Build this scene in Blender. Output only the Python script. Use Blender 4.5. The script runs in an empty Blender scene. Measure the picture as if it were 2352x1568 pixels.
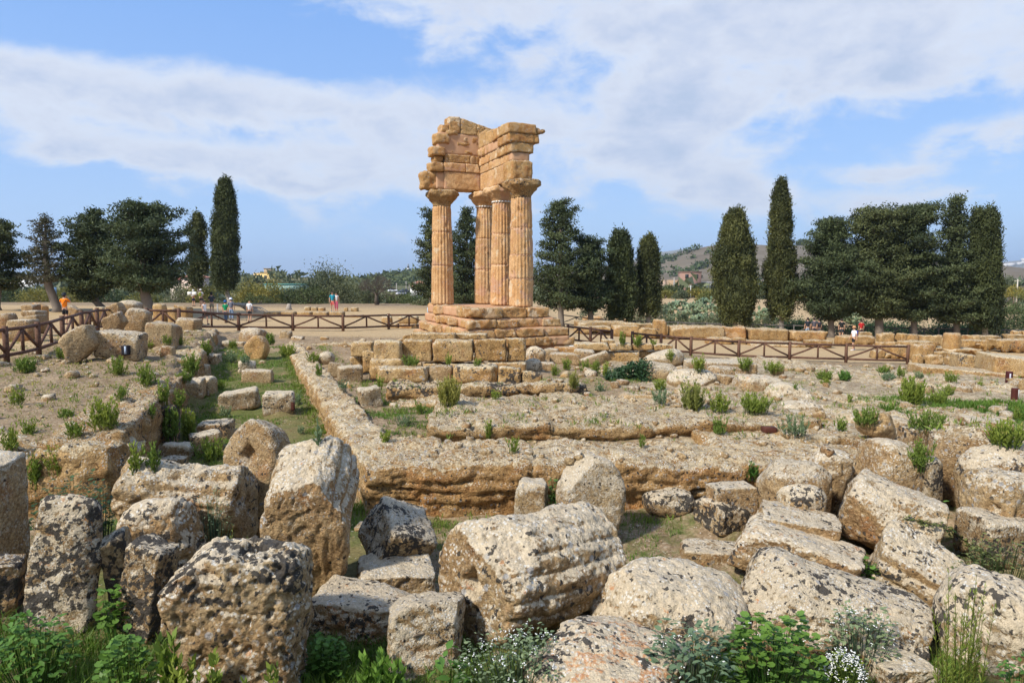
import bpy, math, random
import numpy as np
from mathutils import Vector, Matrix, Euler

scene = bpy.context.scene
COL = scene.collection
PI = math.pi
rng = np.random.default_rng(7)
random.seed(7)

# ---------------------------------------------------------------- camera
F, CX, CY = 1568.0, 1176.0, 784.0        # measuring frame of the photograph, 2352 x 1568
TH = math.atan(136.0 / F)
ZC = 4.0
CT, ST = math.cos(TH), math.sin(TH)
cam_d = bpy.data.cameras.new('camera')
cam_d.lens = 24.0
cam_d.sensor_width = 36.0
cam_d.clip_start = 0.1
cam_d.clip_end = 40000.0
cam = bpy.data.objects.new('camera', cam_d)
COL.objects.link(cam)
cam.location = (0, 0, ZC)
cam.rotation_euler = (PI / 2 - TH, 0, 0)
scene.camera = cam

# ---------------------------------------------------------------- sun, exposure
SUN_DIR = Vector((-0.60, -0.50, 0.72)).normalized()      # towards the sun
sun_d = bpy.data.lights.new('sun', 'SUN')
sun_d.energy = 3.75
sun_d.angle = math.radians(5.0)
sun_d.color = (1.0, 0.935, 0.84)
sun = bpy.data.objects.new('sun', sun_d)
COL.objects.link(sun)
sun.rotation_euler = SUN_DIR.to_track_quat('Z', 'Y').to_euler()
sun.location = (-30, -20, 40)
SUN_EL = math.asin(SUN_DIR.z)
SUN_AZ = math.atan2(SUN_DIR.x, SUN_DIR.y)

scene.view_settings.view_transform = 'Standard'
scene.view_settings.look = 'None'
scene.view_settings.gamma = 1.0
scene.view_settings.exposure = 0.50
scene.view_settings.use_curve_mapping = False
scene.cycles.max_bounces = 6
scene.cycles.diffuse_bounces = 3
scene.cycles.transparent_max_bounces = 8
scene.cycles.volume_bounces = 0
scene.cycles.use_denoising = True

# ---------------------------------------------------------------- node helper
class NT:
    def __init__(self, tree):
        self.t = tree
        tree.nodes.clear()
    def n(self, kind, _in=None, **props):
        nd = self.t.nodes.new(kind)
        for k, v in props.items():
            setattr(nd, k, v)
        for k, v in (_in or {}).items():
            s = nd.inputs[k]
            if isinstance(v, bpy.types.NodeSocket):
                self.t.links.new(v, s)
            else:
                s.default_value = v
        return nd
    def math(self, op, a, b=0.0, c=0.0, clamp=False):
        nd = self.n('ShaderNodeMath', {0: a, 1: b, 2: c}, operation=op)
        nd.use_clamp = clamp
        return nd.outputs[0]
    def ramp(self, fac, stops, interp='LINEAR'):
        nd = self.n('ShaderNodeValToRGB', {0: fac})
        cr = nd.color_ramp
        cr.interpolation = interp
        while len(cr.elements) > 1:
            cr.elements.remove(cr.elements[-1])
        cr.elements[0].position = stops[0][0]
        cr.elements[0].color = tuple(stops[0][1]) + (1,)
        for p, c in stops[1:]:
            e = cr.elements.new(p)
            e.color = tuple(c) + (1,)
        return nd.outputs[0]
    def rng(self, v, a, b, lo=0.0, hi=1.0, smooth=True):
        nd = self.n('ShaderNodeMapRange', {0: v, 1: a, 2: b, 3: lo, 4: hi})
        nd.interpolation_type = 'SMOOTHSTEP' if smooth else 'LINEAR'
        nd.clamp = True
        return nd.outputs[0]
    def mix(self, f, a, b, blend='MIX'):
        nd = self.t.nodes.new('ShaderNodeMix')
        nd.data_type = 'RGBA'
        nd.blend_type = blend
        for s, v in ((nd.inputs[0], f), (nd.inputs[6], a), (nd.inputs[7], b)):
            if isinstance(v, bpy.types.NodeSocket):
                self.t.links.new(v, s)
            else:
                s.default_value = v if not isinstance(v, tuple) or len(v) == 4 else tuple(v) + (1,)
        return nd.outputs[2]
    def noise(self, vec, scale, detail=4.0, rough=0.55, dist=0.0):
        return self.n('ShaderNodeTexNoise', {'Vector': vec, 'Scale': scale, 'Detail': detail, 'Roughness': rough, 'Distortion': dist}).outputs[0]
    def vor(self, vec, scale, feature='F1', out=0, rand=1.0):
        return self.n('ShaderNodeTexVoronoi', {'Vector': vec, 'Scale': scale, 'Randomness': rand}, feature=feature).outputs[out]
    def link(self, a, b):
        self.t.links.new(a, b)

# ---------------------------------------------------------------- sky and clouds
world = bpy.data.worlds.new('World')
scene.world = world
world.use_nodes = True
w = NT(world.node_tree)
geo = w.n('ShaderNodeTexCoord').outputs['Generated']
sky = w.n('ShaderNodeTexSky', sky_type='NISHITA', sun_disc=False)
sky.sun_elevation = SUN_EL
sky.sun_rotation = SUN_AZ
sky.altitude = 50
sky.air_density = 1.0
sky.dust_density = 1.0
sky.ozone_density = 1.6
sep = w.n('ShaderNodeSeparateXYZ', {0: geo})
dx, dy, dz = sep.outputs
az = w.math('ARCTAN2', dx, dy)
el = w.math('ARCSINE', dz)
# flat cloud layer seen from below
inv = w.math('DIVIDE', 1.0, w.math('ADD', w.math('MAXIMUM', dz, 0.0), 0.22))
lay = w.n('ShaderNodeCombineXYZ', {0: w.math('MULTIPLY', dx, inv), 1: w.math('MULTIPLY', dy, inv), 2: 0.0}).outputs[0]
n1 = w.noise(lay, 1.15, 9.0, 0.56, 0.35)
n2 = w.noise(lay, 4.2, 8.0, 0.6, 0.2)
ang = w.n('ShaderNodeCombineXYZ', {0: az, 1: w.math('MULTIPLY', el, 1.8), 2: 0.0}).outputs[0]
n3 = w.noise(ang, 7.0, 9.0, 0.58, 0.3)
# cloud banks by where they float: azimuth, elevation, half widths (degrees), weight
BANKS = [(-32, 12.3, 9, 2.4, .72), (-22, 14.0, 8, 2.4, .68), (-36, 14.5, 5, 1.5, .4), (-27, 10.6, 9, 1.3, .25), (-8, 20.5, 7, 1.6, .5), (-3, 22.5, 8, 2.0, .4), (-14, 24.0, 9, 2.0, .3),
         (10, 19.0, 9, 3.2, .70), (22, 17.0, 10, 3.4, .75), (33, 14.2, 8, 2.6, .62), (20, 24.0, 14, 4.0, .6), (36, 19.5, 8, 3.0, .5), (16, 13.5, 8, 2.2, .45),
         (-7, 13.5, 9, 2.2, .68), (-15, 9.2, 6.5, 2.0, .78), (-28, 8.7, 5.5, 1.1, .85), (-9, 7.2, 6, 1.4, .42), (18, 7.0, 6, 1.6, .45), (-5, 9.5, 6, 2.0, .35), (9, 11.0, 7, 3.0, .76), (16, 9.0, 6, 2.4, .52), (5, 7.0, 7, 1.5, .25),
         (29, 7.8, 3.6, .8, .8), (34.5, 9.8, 5, .9, .85), (30, 5.8, 4.2, .7, .65), (-16, 5.0, 3, 1.0, .32), (20, 5.2, 6, 1.0, .25), (-34, 19.5, 2.5, .8, .25),
         (-30, 17.6, 8, 1.5, -.75), (-16.5, 17.6, 5, 1.7, -.6), (29, 11.0, 5.5, 1.1, -.5), (-30, 4.5, 9, 2.6, -.5), (-10, 16.5, 4, .8, -.2), (26, 9.3, 5, .7, -.35), (37, 7.0, 5, 1.2, -.3), (-24, 10.9, 6, .7, -.45), (22, 12.0, 3, 1.0, -.25)]
dens = None
wob = w.math('MULTIPLY_ADD', n3, 0.075, -0.0375)
azw = w.math('ADD', az, w.math('MULTIPLY_ADD', n2, 0.16, -0.08))
elw = w.math('ADD', el, wob)
for (a0, e0, sa, se, wt) in BANKS:
    qa = w.math('MULTIPLY', w.math('SUBTRACT', azw, math.radians(a0)), 1 / math.radians(sa))
    qe = w.math('MULTIPLY', w.math('SUBTRACT', elw, math.radians(e0)), 1 / math.radians(se))
    r2 = w.math('ADD', w.math('MULTIPLY', qa, qa), w.math('MULTIPLY', qe, qe))
    g = w.math('MULTIPLY', w.math('EXPONENT', w.math('MULTIPLY', r2, -0.8)), wt)
    dens = g if dens is None else w.math('ADD', dens, g)
behind = w.rng(dy, 0.45, -0.1, 0.0, 0.42)        # the same broken cover goes on outside the view
dens = w.math('ADD', dens, behind)
dens = w.math('ADD', dens, w.math('MULTIPLY_ADD', n1, 0.55, -0.32))
dens = w.math('ADD', dens, w.math('MULTIPLY_ADD', n3, 1.75, -0.90))
dens = w.math('ADD', dens, w.math('MULTIPLY_ADD', w.noise(ang, 15.0, 9.0, 0.64, 0.5), 1.05, -0.525))
alpha = w.rng(dens, -0.04, 0.70)
alpha = w.math('MULTIPLY', alpha, 0.88)
thick = w.rng(dens, 0.35, 1.25)
shade = w.math('ADD', thick, w.math('MULTIPLY_ADD', n2, 1.3, -0.72))
cloud_col = w.ramp(shade, [(0.0, (.70, .75, .84)), (0.35, (.66, .70, .79)), (0.75, (.56, .62, .75)), (1.0, (.47, .55, .70))])
cloud_col = w.mix(1.0, cloud_col, (6.0, 6.0, 6.0), 'MULTIPLY')
clear = w.ramp(w.math('MULTIPLY', el, 1 / 1.2), [(0.0, (.40, .595, .92)), (0.14, (.30, .50, .89)), (0.32, (.20, .41, .87)), (1.0, (.12, .30, .72))])
clear = w.mix(1.0, clear, (6.0, 6.0, 6.0), 'MULTIPLY')
skyc = w.mix(0.78, sky.outputs[0], clear)
skymix = w.mix(alpha, skyc, cloud_col)
skymix = w.mix(w.rng(el, 0.0, 0.11, 0.5, 0.0), skymix, (2.1, 3.4, 5.7))
bg = w.n('ShaderNodeBackground', {0: skymix, 1: 0.135})
w.link(bg.outputs[0], w.n('ShaderNodeOutputWorld').inputs[0])

# ---------------------------------------------------------------- picture <-> place
def ray(u, v):
    a, b = (u - CX) / F, (CY - v) / F
    return np.array((a, CT + b * ST, -ST + b * CT))
def at(u, v, Y):
    d = ray(u, v)
    s = Y / d[1]
    return np.array((d[0] * s, Y, ZC + d[2] * s))
def at_z(u, v, z):
    d = ray(u, v)
    s = (z - ZC) / d[2]
    return np.array((d[0] * s, d[1] * s, z))
def proj(P):
    P = np.asarray(P, float)
    x, y, z = P[..., 0], P[..., 1], P[..., 2] - ZC
    f = y * CT - z * ST
    return CX + F * x / f, CY - F * (y * ST + z * CT) / f

# ---------------------------------------------------------------- noise in numpy
_perm = np.random.default_rng(3).permutation(256)
_perm = np.concatenate([_perm, _perm]).astype(np.int32)
_grad = np.array([(1,1,0),(-1,1,0),(1,-1,0),(-1,-1,0),(1,0,1),(-1,0,1),(1,0,-1),(-1,0,-1),(0,1,1),(0,-1,1),(0,1,-1),(0,-1,-1),(1,1,0),(-1,1,0),(0,-1,1),(0,-1,-1)], np.float32)
def pnoise(p):
    p = np.asarray(p, np.float32)
    fl = np.floor(p)
    i = fl.astype(np.int32) & 255
    f = p - fl
    u = f * f * f * (f * (f * 6 - 15) + 10)
    def corner(ox, oy, oz):
        h = _perm[_perm[_perm[(i[:, 0] + ox) & 255] + ((i[:, 1] + oy) & 255)] + ((i[:, 2] + oz) & 255)] & 15
        g = _grad[h]
        return g[:, 0] * (f[:, 0] - ox) + g[:, 1] * (f[:, 1] - oy) + g[:, 2] * (f[:, 2] - oz)
    def lerp(a, b, t): return a + t * (b - a)
    x00 = lerp(corner(0,0,0), corner(1,0,0), u[:, 0]); x10 = lerp(corner(0,1,0), corner(1,1,0), u[:, 0])
    x01 = lerp(corner(0,0,1), corner(1,0,1), u[:, 0]); x11 = lerp(corner(0,1,1), corner(1,1,1), u[:, 0])
    return lerp(lerp(x00, x10, u[:, 1]), lerp(x01, x11, u[:, 1]), u[:, 2])
def fbm(p, octaves=4, gain=0.5, lac=2.03):
    s, a = 0, 1.0
    p = np.asarray(p, np.float32)
    for k in range(octaves):
        s = s + a * pnoise(p + 17.3 * k)
        p = p * lac
        a *= gain
    return s
def ridge(p, octaves=3):
    s, a = 0, 1.0
    p = np.asarray(p, np.float32)
    for k in range(octaves):
        s = s + a * (1 - 2 * np.abs(pnoise(p + 9.1 * k)))
        p = p * 2.1
        a *= 0.5
    return s
def sstep(a, b, x):
    t = np.clip((x - a) / (b - a), 0, 1)
    return t * t * (3 - 2 * t)

# ---------------------------------------------------------------- objects
def mesh_from(name, V, faces, mats=(), smooth=True, attrs=None):
    """faces: int array (n,3) or (n,4), or list of such arrays"""
    V = np.asarray(V, np.float32)
    if not isinstance(faces, list):
        faces = [faces]
    faces = [np.asarray(f, np.int32) for f in faces if len(f)]
    me = bpy.data.meshes.new(name)
    nl = sum(f.size for f in faces)
    npoly = sum(len(f) for f in faces)
    me.vertices.add(len(V)); me.loops.add(nl); me.polygons.add(npoly)
    me.vertices.foreach_set('co', V.ravel())
    me.loops.foreach_set('vertex_index', np.concatenate([f.ravel() for f in faces]))
    tot = np.concatenate([np.full(len(f), f.shape[1], np.int32) for f in faces])
    st = np.concatenate([[0], np.cumsum(tot)[:-1]]).astype(np.int32)
    me.polygons.foreach_set('loop_start', st)
    me.polygons.foreach_set('loop_total', tot)
    if smooth:
        me.polygons.foreach_set('use_smooth', np.ones(npoly, bool))
    for k, a in (attrs or {}).items():
        at_ = me.attributes.new(k, 'FLOAT', 'POINT')
        at_.data.foreach_set('value', np.asarray(a, np.float32))
    for m in (mats if isinstance(mats, (list, tuple)) else [mats]):
        me.materials.append(m)
    me.update(calc_edges=True)
    return me
def link(name, data, parent=None, loc=None):
    o = bpy.data.objects.new(name, data)
    COL.objects.link(o)
    if parent is not None:
        o.parent = parent
    if loc is not None:
        o.location = loc
    return o
def tag(o, label=None, cat=None, group=None, kind=None):
    if label: o['label'] = label
    if cat: o['category'] = cat
    if group: o['group'] = group
    if kind: o['kind'] = kind
    return o
def empty(name, loc=(0, 0, 0), rz=0.0):
    o = link(name, None, None, tuple(float(c) for c in loc))
    o.rotation_euler = (0, 0, rz)
    o.empty_display_size = 0.2
    return o
def copy_tree(o, parent=None):
    c = o.copy()
    COL.objects.link(c)
    if parent is not None:
        c.parent = parent
    for ch in list(o.children):
        copy_tree(ch, c)
    return c
def rotm(rx=0, ry=0, rz=0):
    return np.array(Euler((math.radians(rx), math.radians(ry), math.radians(rz)), 'XYZ').to_matrix())

class MB:
    """collects simple shapes into one mesh"""
    def __init__(self):
        self.V, self.Q, self.T, self.n = [], [], [], 0
    def add(self, V, quads=None, tris=None):
        V = np.asarray(V, float)
        if quads is not None and len(quads): self.Q.append(np.asarray(quads) + self.n)
        if tris is not None and len(tris): self.T.append(np.asarray(tris) + self.n)
        self.V.append(V); self.n += len(V)
    def box(self, c, s, R=None):
        p = np.array([(x, y, z) for x in (-.5, .5) for y in (-.5, .5) for z in (-.5, .5)]) * np.asarray(s)
        if R is not None: p = p @ np.asarray(R).T
        self.add(p + np.asarray(c), [(0,1,3,2),(4,6,7,5),(0,4,5,1),(2,3,7,6),(0,2,6,4),(1,5,7,3)])
    def tube(self, pts, radii, seg=8, cap=True):
        pts = np.asarray(pts, float); k = len(pts)
        radii = np.broadcast_to(np.asarray(radii, float), (k,))
        d = np.gradient(pts, axis=0)
        d /= np.linalg.norm(d, axis=1, keepdims=True) + 1e-9
        up = np.array((0.13, 0.21, 0.97)) if abs(d[0][2]) < .9 else np.array((1.0, .1, 0))
        a = np.cross(d, up); a /= np.linalg.norm(a, axis=1, keepdims=True) + 1e-9
        b = np.cross(d, a)
        th = np.arange(seg) * 2 * PI / seg
        V = (pts[:, None] + radii[:, None, None] * (a[:, None] * np.cos(th)[None, :, None] + b[:, None] * np.sin(th)[None, :, None])).reshape(-1, 3)
        i = np.arange(seg); j = (i + 1) % seg
        Q = np.concatenate([np.stack([r * seg + i, r * seg + j, (r + 1) * seg + j, (r + 1) * seg + i], 1) for r in range(k - 1)])
        T = []
        if cap:
            V = np.concatenate([V, pts[:1], pts[-1:]])
            c0, c1 = k * seg, k * seg + 1
            T = np.concatenate([np.stack([j, i, np.full(seg, c0)], 1), np.stack([(k - 1) * seg + i, (k - 1) * seg + j, np.full(seg, c1)], 1)])
        self.add(V, Q, T)
    def build(self, name, mat, parent=None, loc=None, smooth=False):
        fs = []
        if self.Q: fs.append(np.concatenate(self.Q))
        if self.T: fs.append(np.concatenate(self.T))
        return link(name, mesh_from(name, np.concatenate(self.V), fs, mat, smooth), parent, loc)
# ---------------------------------------------------------------- materials
def new_mat(name, rough=0.9, spec=0.2):
    m = bpy.data.materials.new(name)
    m.use_nodes = True
    t = NT(m.node_tree)
    b = t.n('ShaderNodeBsdfPrincipled', {'Roughness': rough, 'Specular IOR Level': spec})
    t.link(b.outputs[0], t.n('ShaderNodeOutputMaterial').inputs[0])
    return m, t, b
def plain(name, col, rough=0.8, spec=0.25, var=0.12, scale=6.0):
    m, t, b = new_mat(name, rough, spec)
    co = t.n('ShaderNodeTexCoord').outputs['Object']
    nz = t.noise(co, scale, 5, .6)
    t.link(t.mix(nz, tuple(c * (1 - var) for c in col), tuple(min(1, c * (1 + var)) for c in col)), b.inputs['Base Color'])
    return m

def stone_mat(name, deep, mid, light, crust, dark0=0.0, bump=0.6, red=(.33, .15, .06), bands=0.0, stucco=None):
    """weathered shelly limestone; obj props 'dark' (black lichen), 'pale' (white crust), 'rust' (orange lichen)"""
    m, t, b = new_mat(name, 0.92, 0.15)
    tc = t.n('ShaderNodeTexCoord').outputs['Object']
    oi = t.n('ShaderNodeObjectInfo').outputs['Random']
    off = t.n('ShaderNodeCombineXYZ', {0: t.math('MULTIPLY', oi, 91.0), 1: t.math('MULTIPLY', oi, 37.0), 2: t.math('MULTIPLY', oi, 53.0)}).outputs[0]
    co = t.n('ShaderNodeVectorMath', {0: tc, 1: off}, operation='ADD').outputs[0]
    co = t.n('ShaderNodeVectorMath', {0: co, 'Scale': t.math('MULTIPLY_ADD', t.math('FRACT', t.math('MULTIPLY', oi, 3.71)), .75, .68)}, operation='SCALE').outputs[0]
    dk = t.n('ShaderNodeAttribute', attribute_type='OBJECT', attribute_name='dark').outputs['Fac']
    pl = t.n('ShaderNodeAttribute', attribute_type='OBJECT', attribute_name='pale').outputs['Fac']
    ru = t.n('ShaderNodeAttribute', attribute_type='OBJECT', attribute_name='rust').outputs['Fac']
    nz = t.n('ShaderNodeSeparateXYZ', {0: t.n('ShaderNodeNewGeometry').outputs['Normal']}).outputs[2]
    big = t.noise(co, 0.9, 4, .55)
    mid_n = t.noise(co, 4.5, 8, .65)
    fine = t.noise(co, 26.0, 6, .68)
    base = t.mix(t.rng(mid_n, .34, .66), deep, mid)
    base = t.mix(t.math('MULTIPLY', t.rng(big, .40, .66), .75), base, light)
    base = t.mix(t.math('MULTIPLY', t.rng(t.noise(co, 1.6, 5, .6), .54, .70), .6), base, red)
    if bands:
        strat = t.n('ShaderNodeMapping', {0: co, 'Scale': (.5, .5, 7.0)}).outputs[0]
        base = t.mix(t.math('MULTIPLY', t.rng(t.noise(strat, 1.6, 5, .6), .5, .66), bands), base, tuple(c * .6 for c in deep))
    fleck = t.rng(fine, .38, .62)
    base = t.mix(1.0, base, t.mix(fleck, (.80, .77, .74) if stucco else (.62, .58, .54), (1.08, 1.08, 1.08) if stucco else (1.15, 1.15, 1.15)), 'MULTIPLY')
    base = t.mix(1.0, base, t.ramp(t.math('FRACT', t.math('MULTIPLY', oi, 7.31)), [(0, (.86, .83, .80)), (.35, (1.0, .98, .95)), (.7, (1.06, 1.02, .96)), (1, (1.02, .94, .86))]), 'MULTIPLY')
    if stucco:
        pn = t.noise(co, 1.3, 5, .55, .4)
        base = t.mix(t.math('MULTIPLY', t.rng(pn, .57, .60), .8), base, stucco)
        pn2 = t.noise(t.n('ShaderNodeVectorMath', {0: co, 1: (7, 3, 5)}, operation='ADD').outputs[0], 1.8, 5, .55, .4)
        base = t.mix(t.math('MULTIPLY', t.rng(pn2, .62, .65), .75), base, (.66, .52, .34))
        base = t.mix(t.math('MULTIPLY', t.rng(t.noise(co, 2.4, 6, .65), .6, .72), .55), base, (.30, .20, .115))
    # pale crust in broken flakes, thickest on weathered upward faces
    cn = t.noise(co, 3.2, 7, .72, .3)
    cn2 = t.noise(co, 30.0, 7, .70, .25)
    cn3 = t.noise(co, 11.0, 7, .68, .3)
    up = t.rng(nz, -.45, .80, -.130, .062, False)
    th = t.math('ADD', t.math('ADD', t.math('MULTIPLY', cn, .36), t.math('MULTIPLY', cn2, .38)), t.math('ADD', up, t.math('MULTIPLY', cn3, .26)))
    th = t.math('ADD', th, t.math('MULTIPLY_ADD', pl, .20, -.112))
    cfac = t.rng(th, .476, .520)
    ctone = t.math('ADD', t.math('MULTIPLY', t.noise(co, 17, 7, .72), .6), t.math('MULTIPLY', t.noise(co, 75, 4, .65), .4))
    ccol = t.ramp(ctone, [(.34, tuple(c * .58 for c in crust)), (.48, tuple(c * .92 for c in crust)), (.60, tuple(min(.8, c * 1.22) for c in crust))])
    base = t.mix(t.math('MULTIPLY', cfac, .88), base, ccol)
    # white shells and grey-white rosettes
    v = t.vor(co, 30.0)
    vs = t.math('MULTIPLY', t.rng(v, .38, .30), t.rng(t.noise(co, 5.0, 5, .6), .45, .56))
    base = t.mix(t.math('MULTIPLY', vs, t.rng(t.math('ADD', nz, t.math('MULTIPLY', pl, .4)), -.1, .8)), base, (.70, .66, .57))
    gv = t.math('MULTIPLY', t.rng(t.math('ADD', t.vor(co, 9.0), t.math('MULTIPLY', fine, .25)), .40, .32), t.rng(t.noise(co, 1.9, 3, .5), .53, .6))
    base = t.mix(t.math('MULTIPLY', gv, .75), base, (.35, .35, .345))
    # orange lichen
    on = t.noise(co, 7.0, 7, .65)
    rf = t.math('MULTIPLY', t.rng(t.math('ADD', on, t.math('MULTIPLY', ru, .17)), .675, .72), t.rng(t.noise(co, 40, 4, .6), .38, .58))
    base = t.mix(t.math('MULTIPLY', rf, .75), base, (.50, .20, .06))
    # black lichen, crisp blots of several sizes
    b1 = t.noise(co, 7.5, 9, .58, .25)
    b2 = t.noise(co, 19.0, 6, .55)
    b3 = t.noise(co, 1.7, 3, .5)
    bsum = t.math('ADD', t.math('ADD', t.math('MULTIPLY', b1, .60), t.math('MULTIPLY', b2, .40)), t.math('MULTIPLY_ADD', b3, .40, -.20))
    bsum = t.math('ADD', bsum, t.math('MULTIPLY_ADD', t.math('ADD', dk, dark0), .215, -.195))
    bf = t.rng(bsum, .464, .486)
    dv = t.n('ShaderNodeTexVoronoi', {'Vector': t.mix(.06, co, t.n('ShaderNodeTexNoise', {'Vector': co, 'Scale': 30.0}).outputs[1]), 'Scale': 13.0})
    sel = t.rng(t.n('ShaderNodeSeparateColor', {0: dv.outputs[1]}).outputs[0], .70, .72)
    dots = t.math('MULTIPLY', t.math('MULTIPLY', t.rng(dv.outputs[0], .30, .26), sel), t.rng(t.math('ADD', t.math('ADD', dk, dark0), t.noise(co, 2.2, 3, .5)), .48, .62))
    bf = t.math('MAXIMUM', bf, dots)
    base = t.mix(t.math('MULTIPLY', bf, .94), base, t.mix(fine, (.026, .024, .022), (.085, .076, .066)))
    t.link(base, b.inputs['Base Color'])
    h = t.math('ADD', t.math('MULTIPLY', t.noise(co, 16, 9, .66), 1.0), t.math('MULTIPLY', t.rng(t.vor(co, 22), .0, .45), .35))
    h = t.math('ADD', h, t.math('MULTIPLY', cfac, .22))
    h = t.math('ADD', h, t.math('MULTIPLY', t.noise(co, 60, 5, .65), .6))
    h = t.math('ADD', h, t.math('MULTIPLY', t.noise(co, 5.5, 7, .6), 1.6))
    bp = t.n('ShaderNodeBump', {'Strength': bump, 'Distance': 0.045, 'Height': h})
    t.link(bp.outputs[0], b.inputs['Normal'])
    return m

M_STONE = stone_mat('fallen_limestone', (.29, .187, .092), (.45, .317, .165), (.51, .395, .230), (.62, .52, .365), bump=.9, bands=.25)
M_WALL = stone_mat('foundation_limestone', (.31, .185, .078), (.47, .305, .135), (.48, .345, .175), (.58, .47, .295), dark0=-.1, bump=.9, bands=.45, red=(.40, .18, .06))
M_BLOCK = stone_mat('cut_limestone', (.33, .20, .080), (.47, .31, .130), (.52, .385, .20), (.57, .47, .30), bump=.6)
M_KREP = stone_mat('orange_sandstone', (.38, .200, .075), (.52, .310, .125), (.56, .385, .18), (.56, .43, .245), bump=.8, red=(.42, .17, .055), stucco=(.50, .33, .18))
M_SHAFT = stone_mat('shaft_sandstone', (.48, .28, .125), (.62, .39, .19), (.66, .46, .26), (.68, .52, .33), dark0=-.35, bump=.65, red=(.50, .27, .135), stucco=(.53, .31, .19))
M_CAP = stone_mat('capital_sandstone', (.34, .205, .085), (.47, .295, .130), (.42, .31, .155), (.44, .36, .21), dark0=.05, bump=.8)
M_CLOD = stone_mat('loose_stone', (.36, .25, .125), (.48, .35, .18), (.54, .43, .27), (.58, .50, .35), dark0=-.2, bump=.6)

def mortar_mat():
    m, t, b = new_mat('pink_mortar', .95, .1)
    co = t.n('ShaderNodeTexCoord').outputs['Object']
    c = t.mix(t.rng(t.noise(co, 2.0, 6, .6), .35, .65), (.47, .265, .145), (.56, .345, .205))
    c = t.mix(t.math('MULTIPLY', t.rng(t.noise(co, 30, 4, .6), .3, .7), .35), c, (.42, .24, .13))
    t.link(c, b.inputs['Base Color'])
    bp = t.n('ShaderNodeBump', {'Strength': .3, 'Distance': .02, 'Height': t.noise(co, 30, 6, .65)})
    t.link(bp.outputs[0], b.inputs['Normal'])
    return m
M_MORTAR = mortar_mat()
M_PATCH = plain('cream_render', (.58, .44, .27), .9, .1, .1, 9)

def ground_mat():
    m, t, b = new_mat('earth_ground', .97, .08)
    co = t.n('ShaderNodeNewGeometry').outputs['Position']
    sand = t.n('ShaderNodeAttribute', attribute_name='sand').outputs['Fac']
    green = t.n('ShaderNodeAttribute', attribute_name='green').outputs['Fac']
    rock = t.n('ShaderNodeAttribute', attribute_name='rock').outputs['Fac']
    n1 = t.noise(co, .7, 7, .62); n2 = t.noise(co, 5.0, 7, .66); n3 = t.noise(co, 24, 5, .65)
    soil = t.mix(t.rng(n2, .32, .68), (.19, .130, .074), (.36, .265, .165))
    soil = t.mix(t.math('MULTIPLY', t.rng(n1, .45, .65), .5), soil, (.30, .215, .125))
    soil = t.mix(t.math('MULTIPLY', t.rng(t.noise(co, 15, 6, .7), .54, .60), .7), soil, (.45, .37, .26))
    sandc = t.mix(t.rng(n2, .3, .7), (.44, .312, .165), (.52, .385, .222))
    sandc = t.mix(t.math('MULTIPLY', t.rng(n1, .5, .7), .4), sandc, (.38, .255, .125))
    c = t.mix(sand, soil, sandc)
    rockc = t.mix(t.rng(n2, .36, .62), (.25, .185, .11), (.47, .385, .26))
    rockc = t.mix(t.math('MULTIPLY', t.rng(t.noise(co, 11, 8, .7), .58, .64), .8), rockc, (.07, .062, .055))
    rf = t.rng(t.math('ADD', rock, t.math('MULTIPLY_ADD', n2, .8, -.4)), .4, .6)
    c = t.mix(rf, c, rockc)
    gf = t.rng(t.math('ADD', green, t.math('MULTIPLY_ADD', t.noise(co, 2.6, 7, .68), 1.6, -.8)), .38, .72)
    gc = t.mix(n3, (.055, .085, .018), (.13, .16, .04))
    gc = t.mix(t.rng(n1, .4, .6), gc, (.17, .145, .055))
    c = t.mix(t.math('MULTIPLY', gf, .85), c, gc)
    shell = t.math('MULTIPLY', t.rng(t.vor(co, 15), .17, .12), t.rng(t.noise(co, 2.2, 4, .6), .5, .6))
    c = t.mix(t.math('MULTIPLY', shell, t.math('SUBTRACT', 1.0, t.math('MULTIPLY', sand, .8))), c, (.56, .52, .45))
    c = t.mix(1.0, c, t.mix(t.rng(n3, .35, .65), (.78, .77, .75), (1.12, 1.12, 1.12)), 'MULTIPLY')
    t.link(c, b.inputs['Base Color'])
    bp = t.n('ShaderNodeBump', {'Strength': .8, 'Distance': .05, 'Height': t.math('ADD', n2, t.math('MULTIPLY', n3, .5))})
    t.link(bp.outputs[0], b.inputs['Normal'])
    return m
M_GROUND = ground_mat()

def wood_mat(name, a, bcol):
    m, t, b = new_mat(name, .75, .25)
    tc = t.n('ShaderNodeTexCoord').outputs['Object']
    co = t.n('ShaderNodeMapping', {0: tc, 'Scale': (6, 6, 6)}).outputs[0]
    t.link(t.mix(t.rng(t.noise(co, 2.2, 8, .7), .35, .65), a, bcol), b.inputs['Base Color'])
    return m
M_WOOD = wood_mat('brown_stained_timber', (.072, .034, .020), (.17, .090, .056))
M_GREYWOOD = wood_mat('weathered_timber', (.07, .062, .055), (.17, .155, .14))

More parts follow.
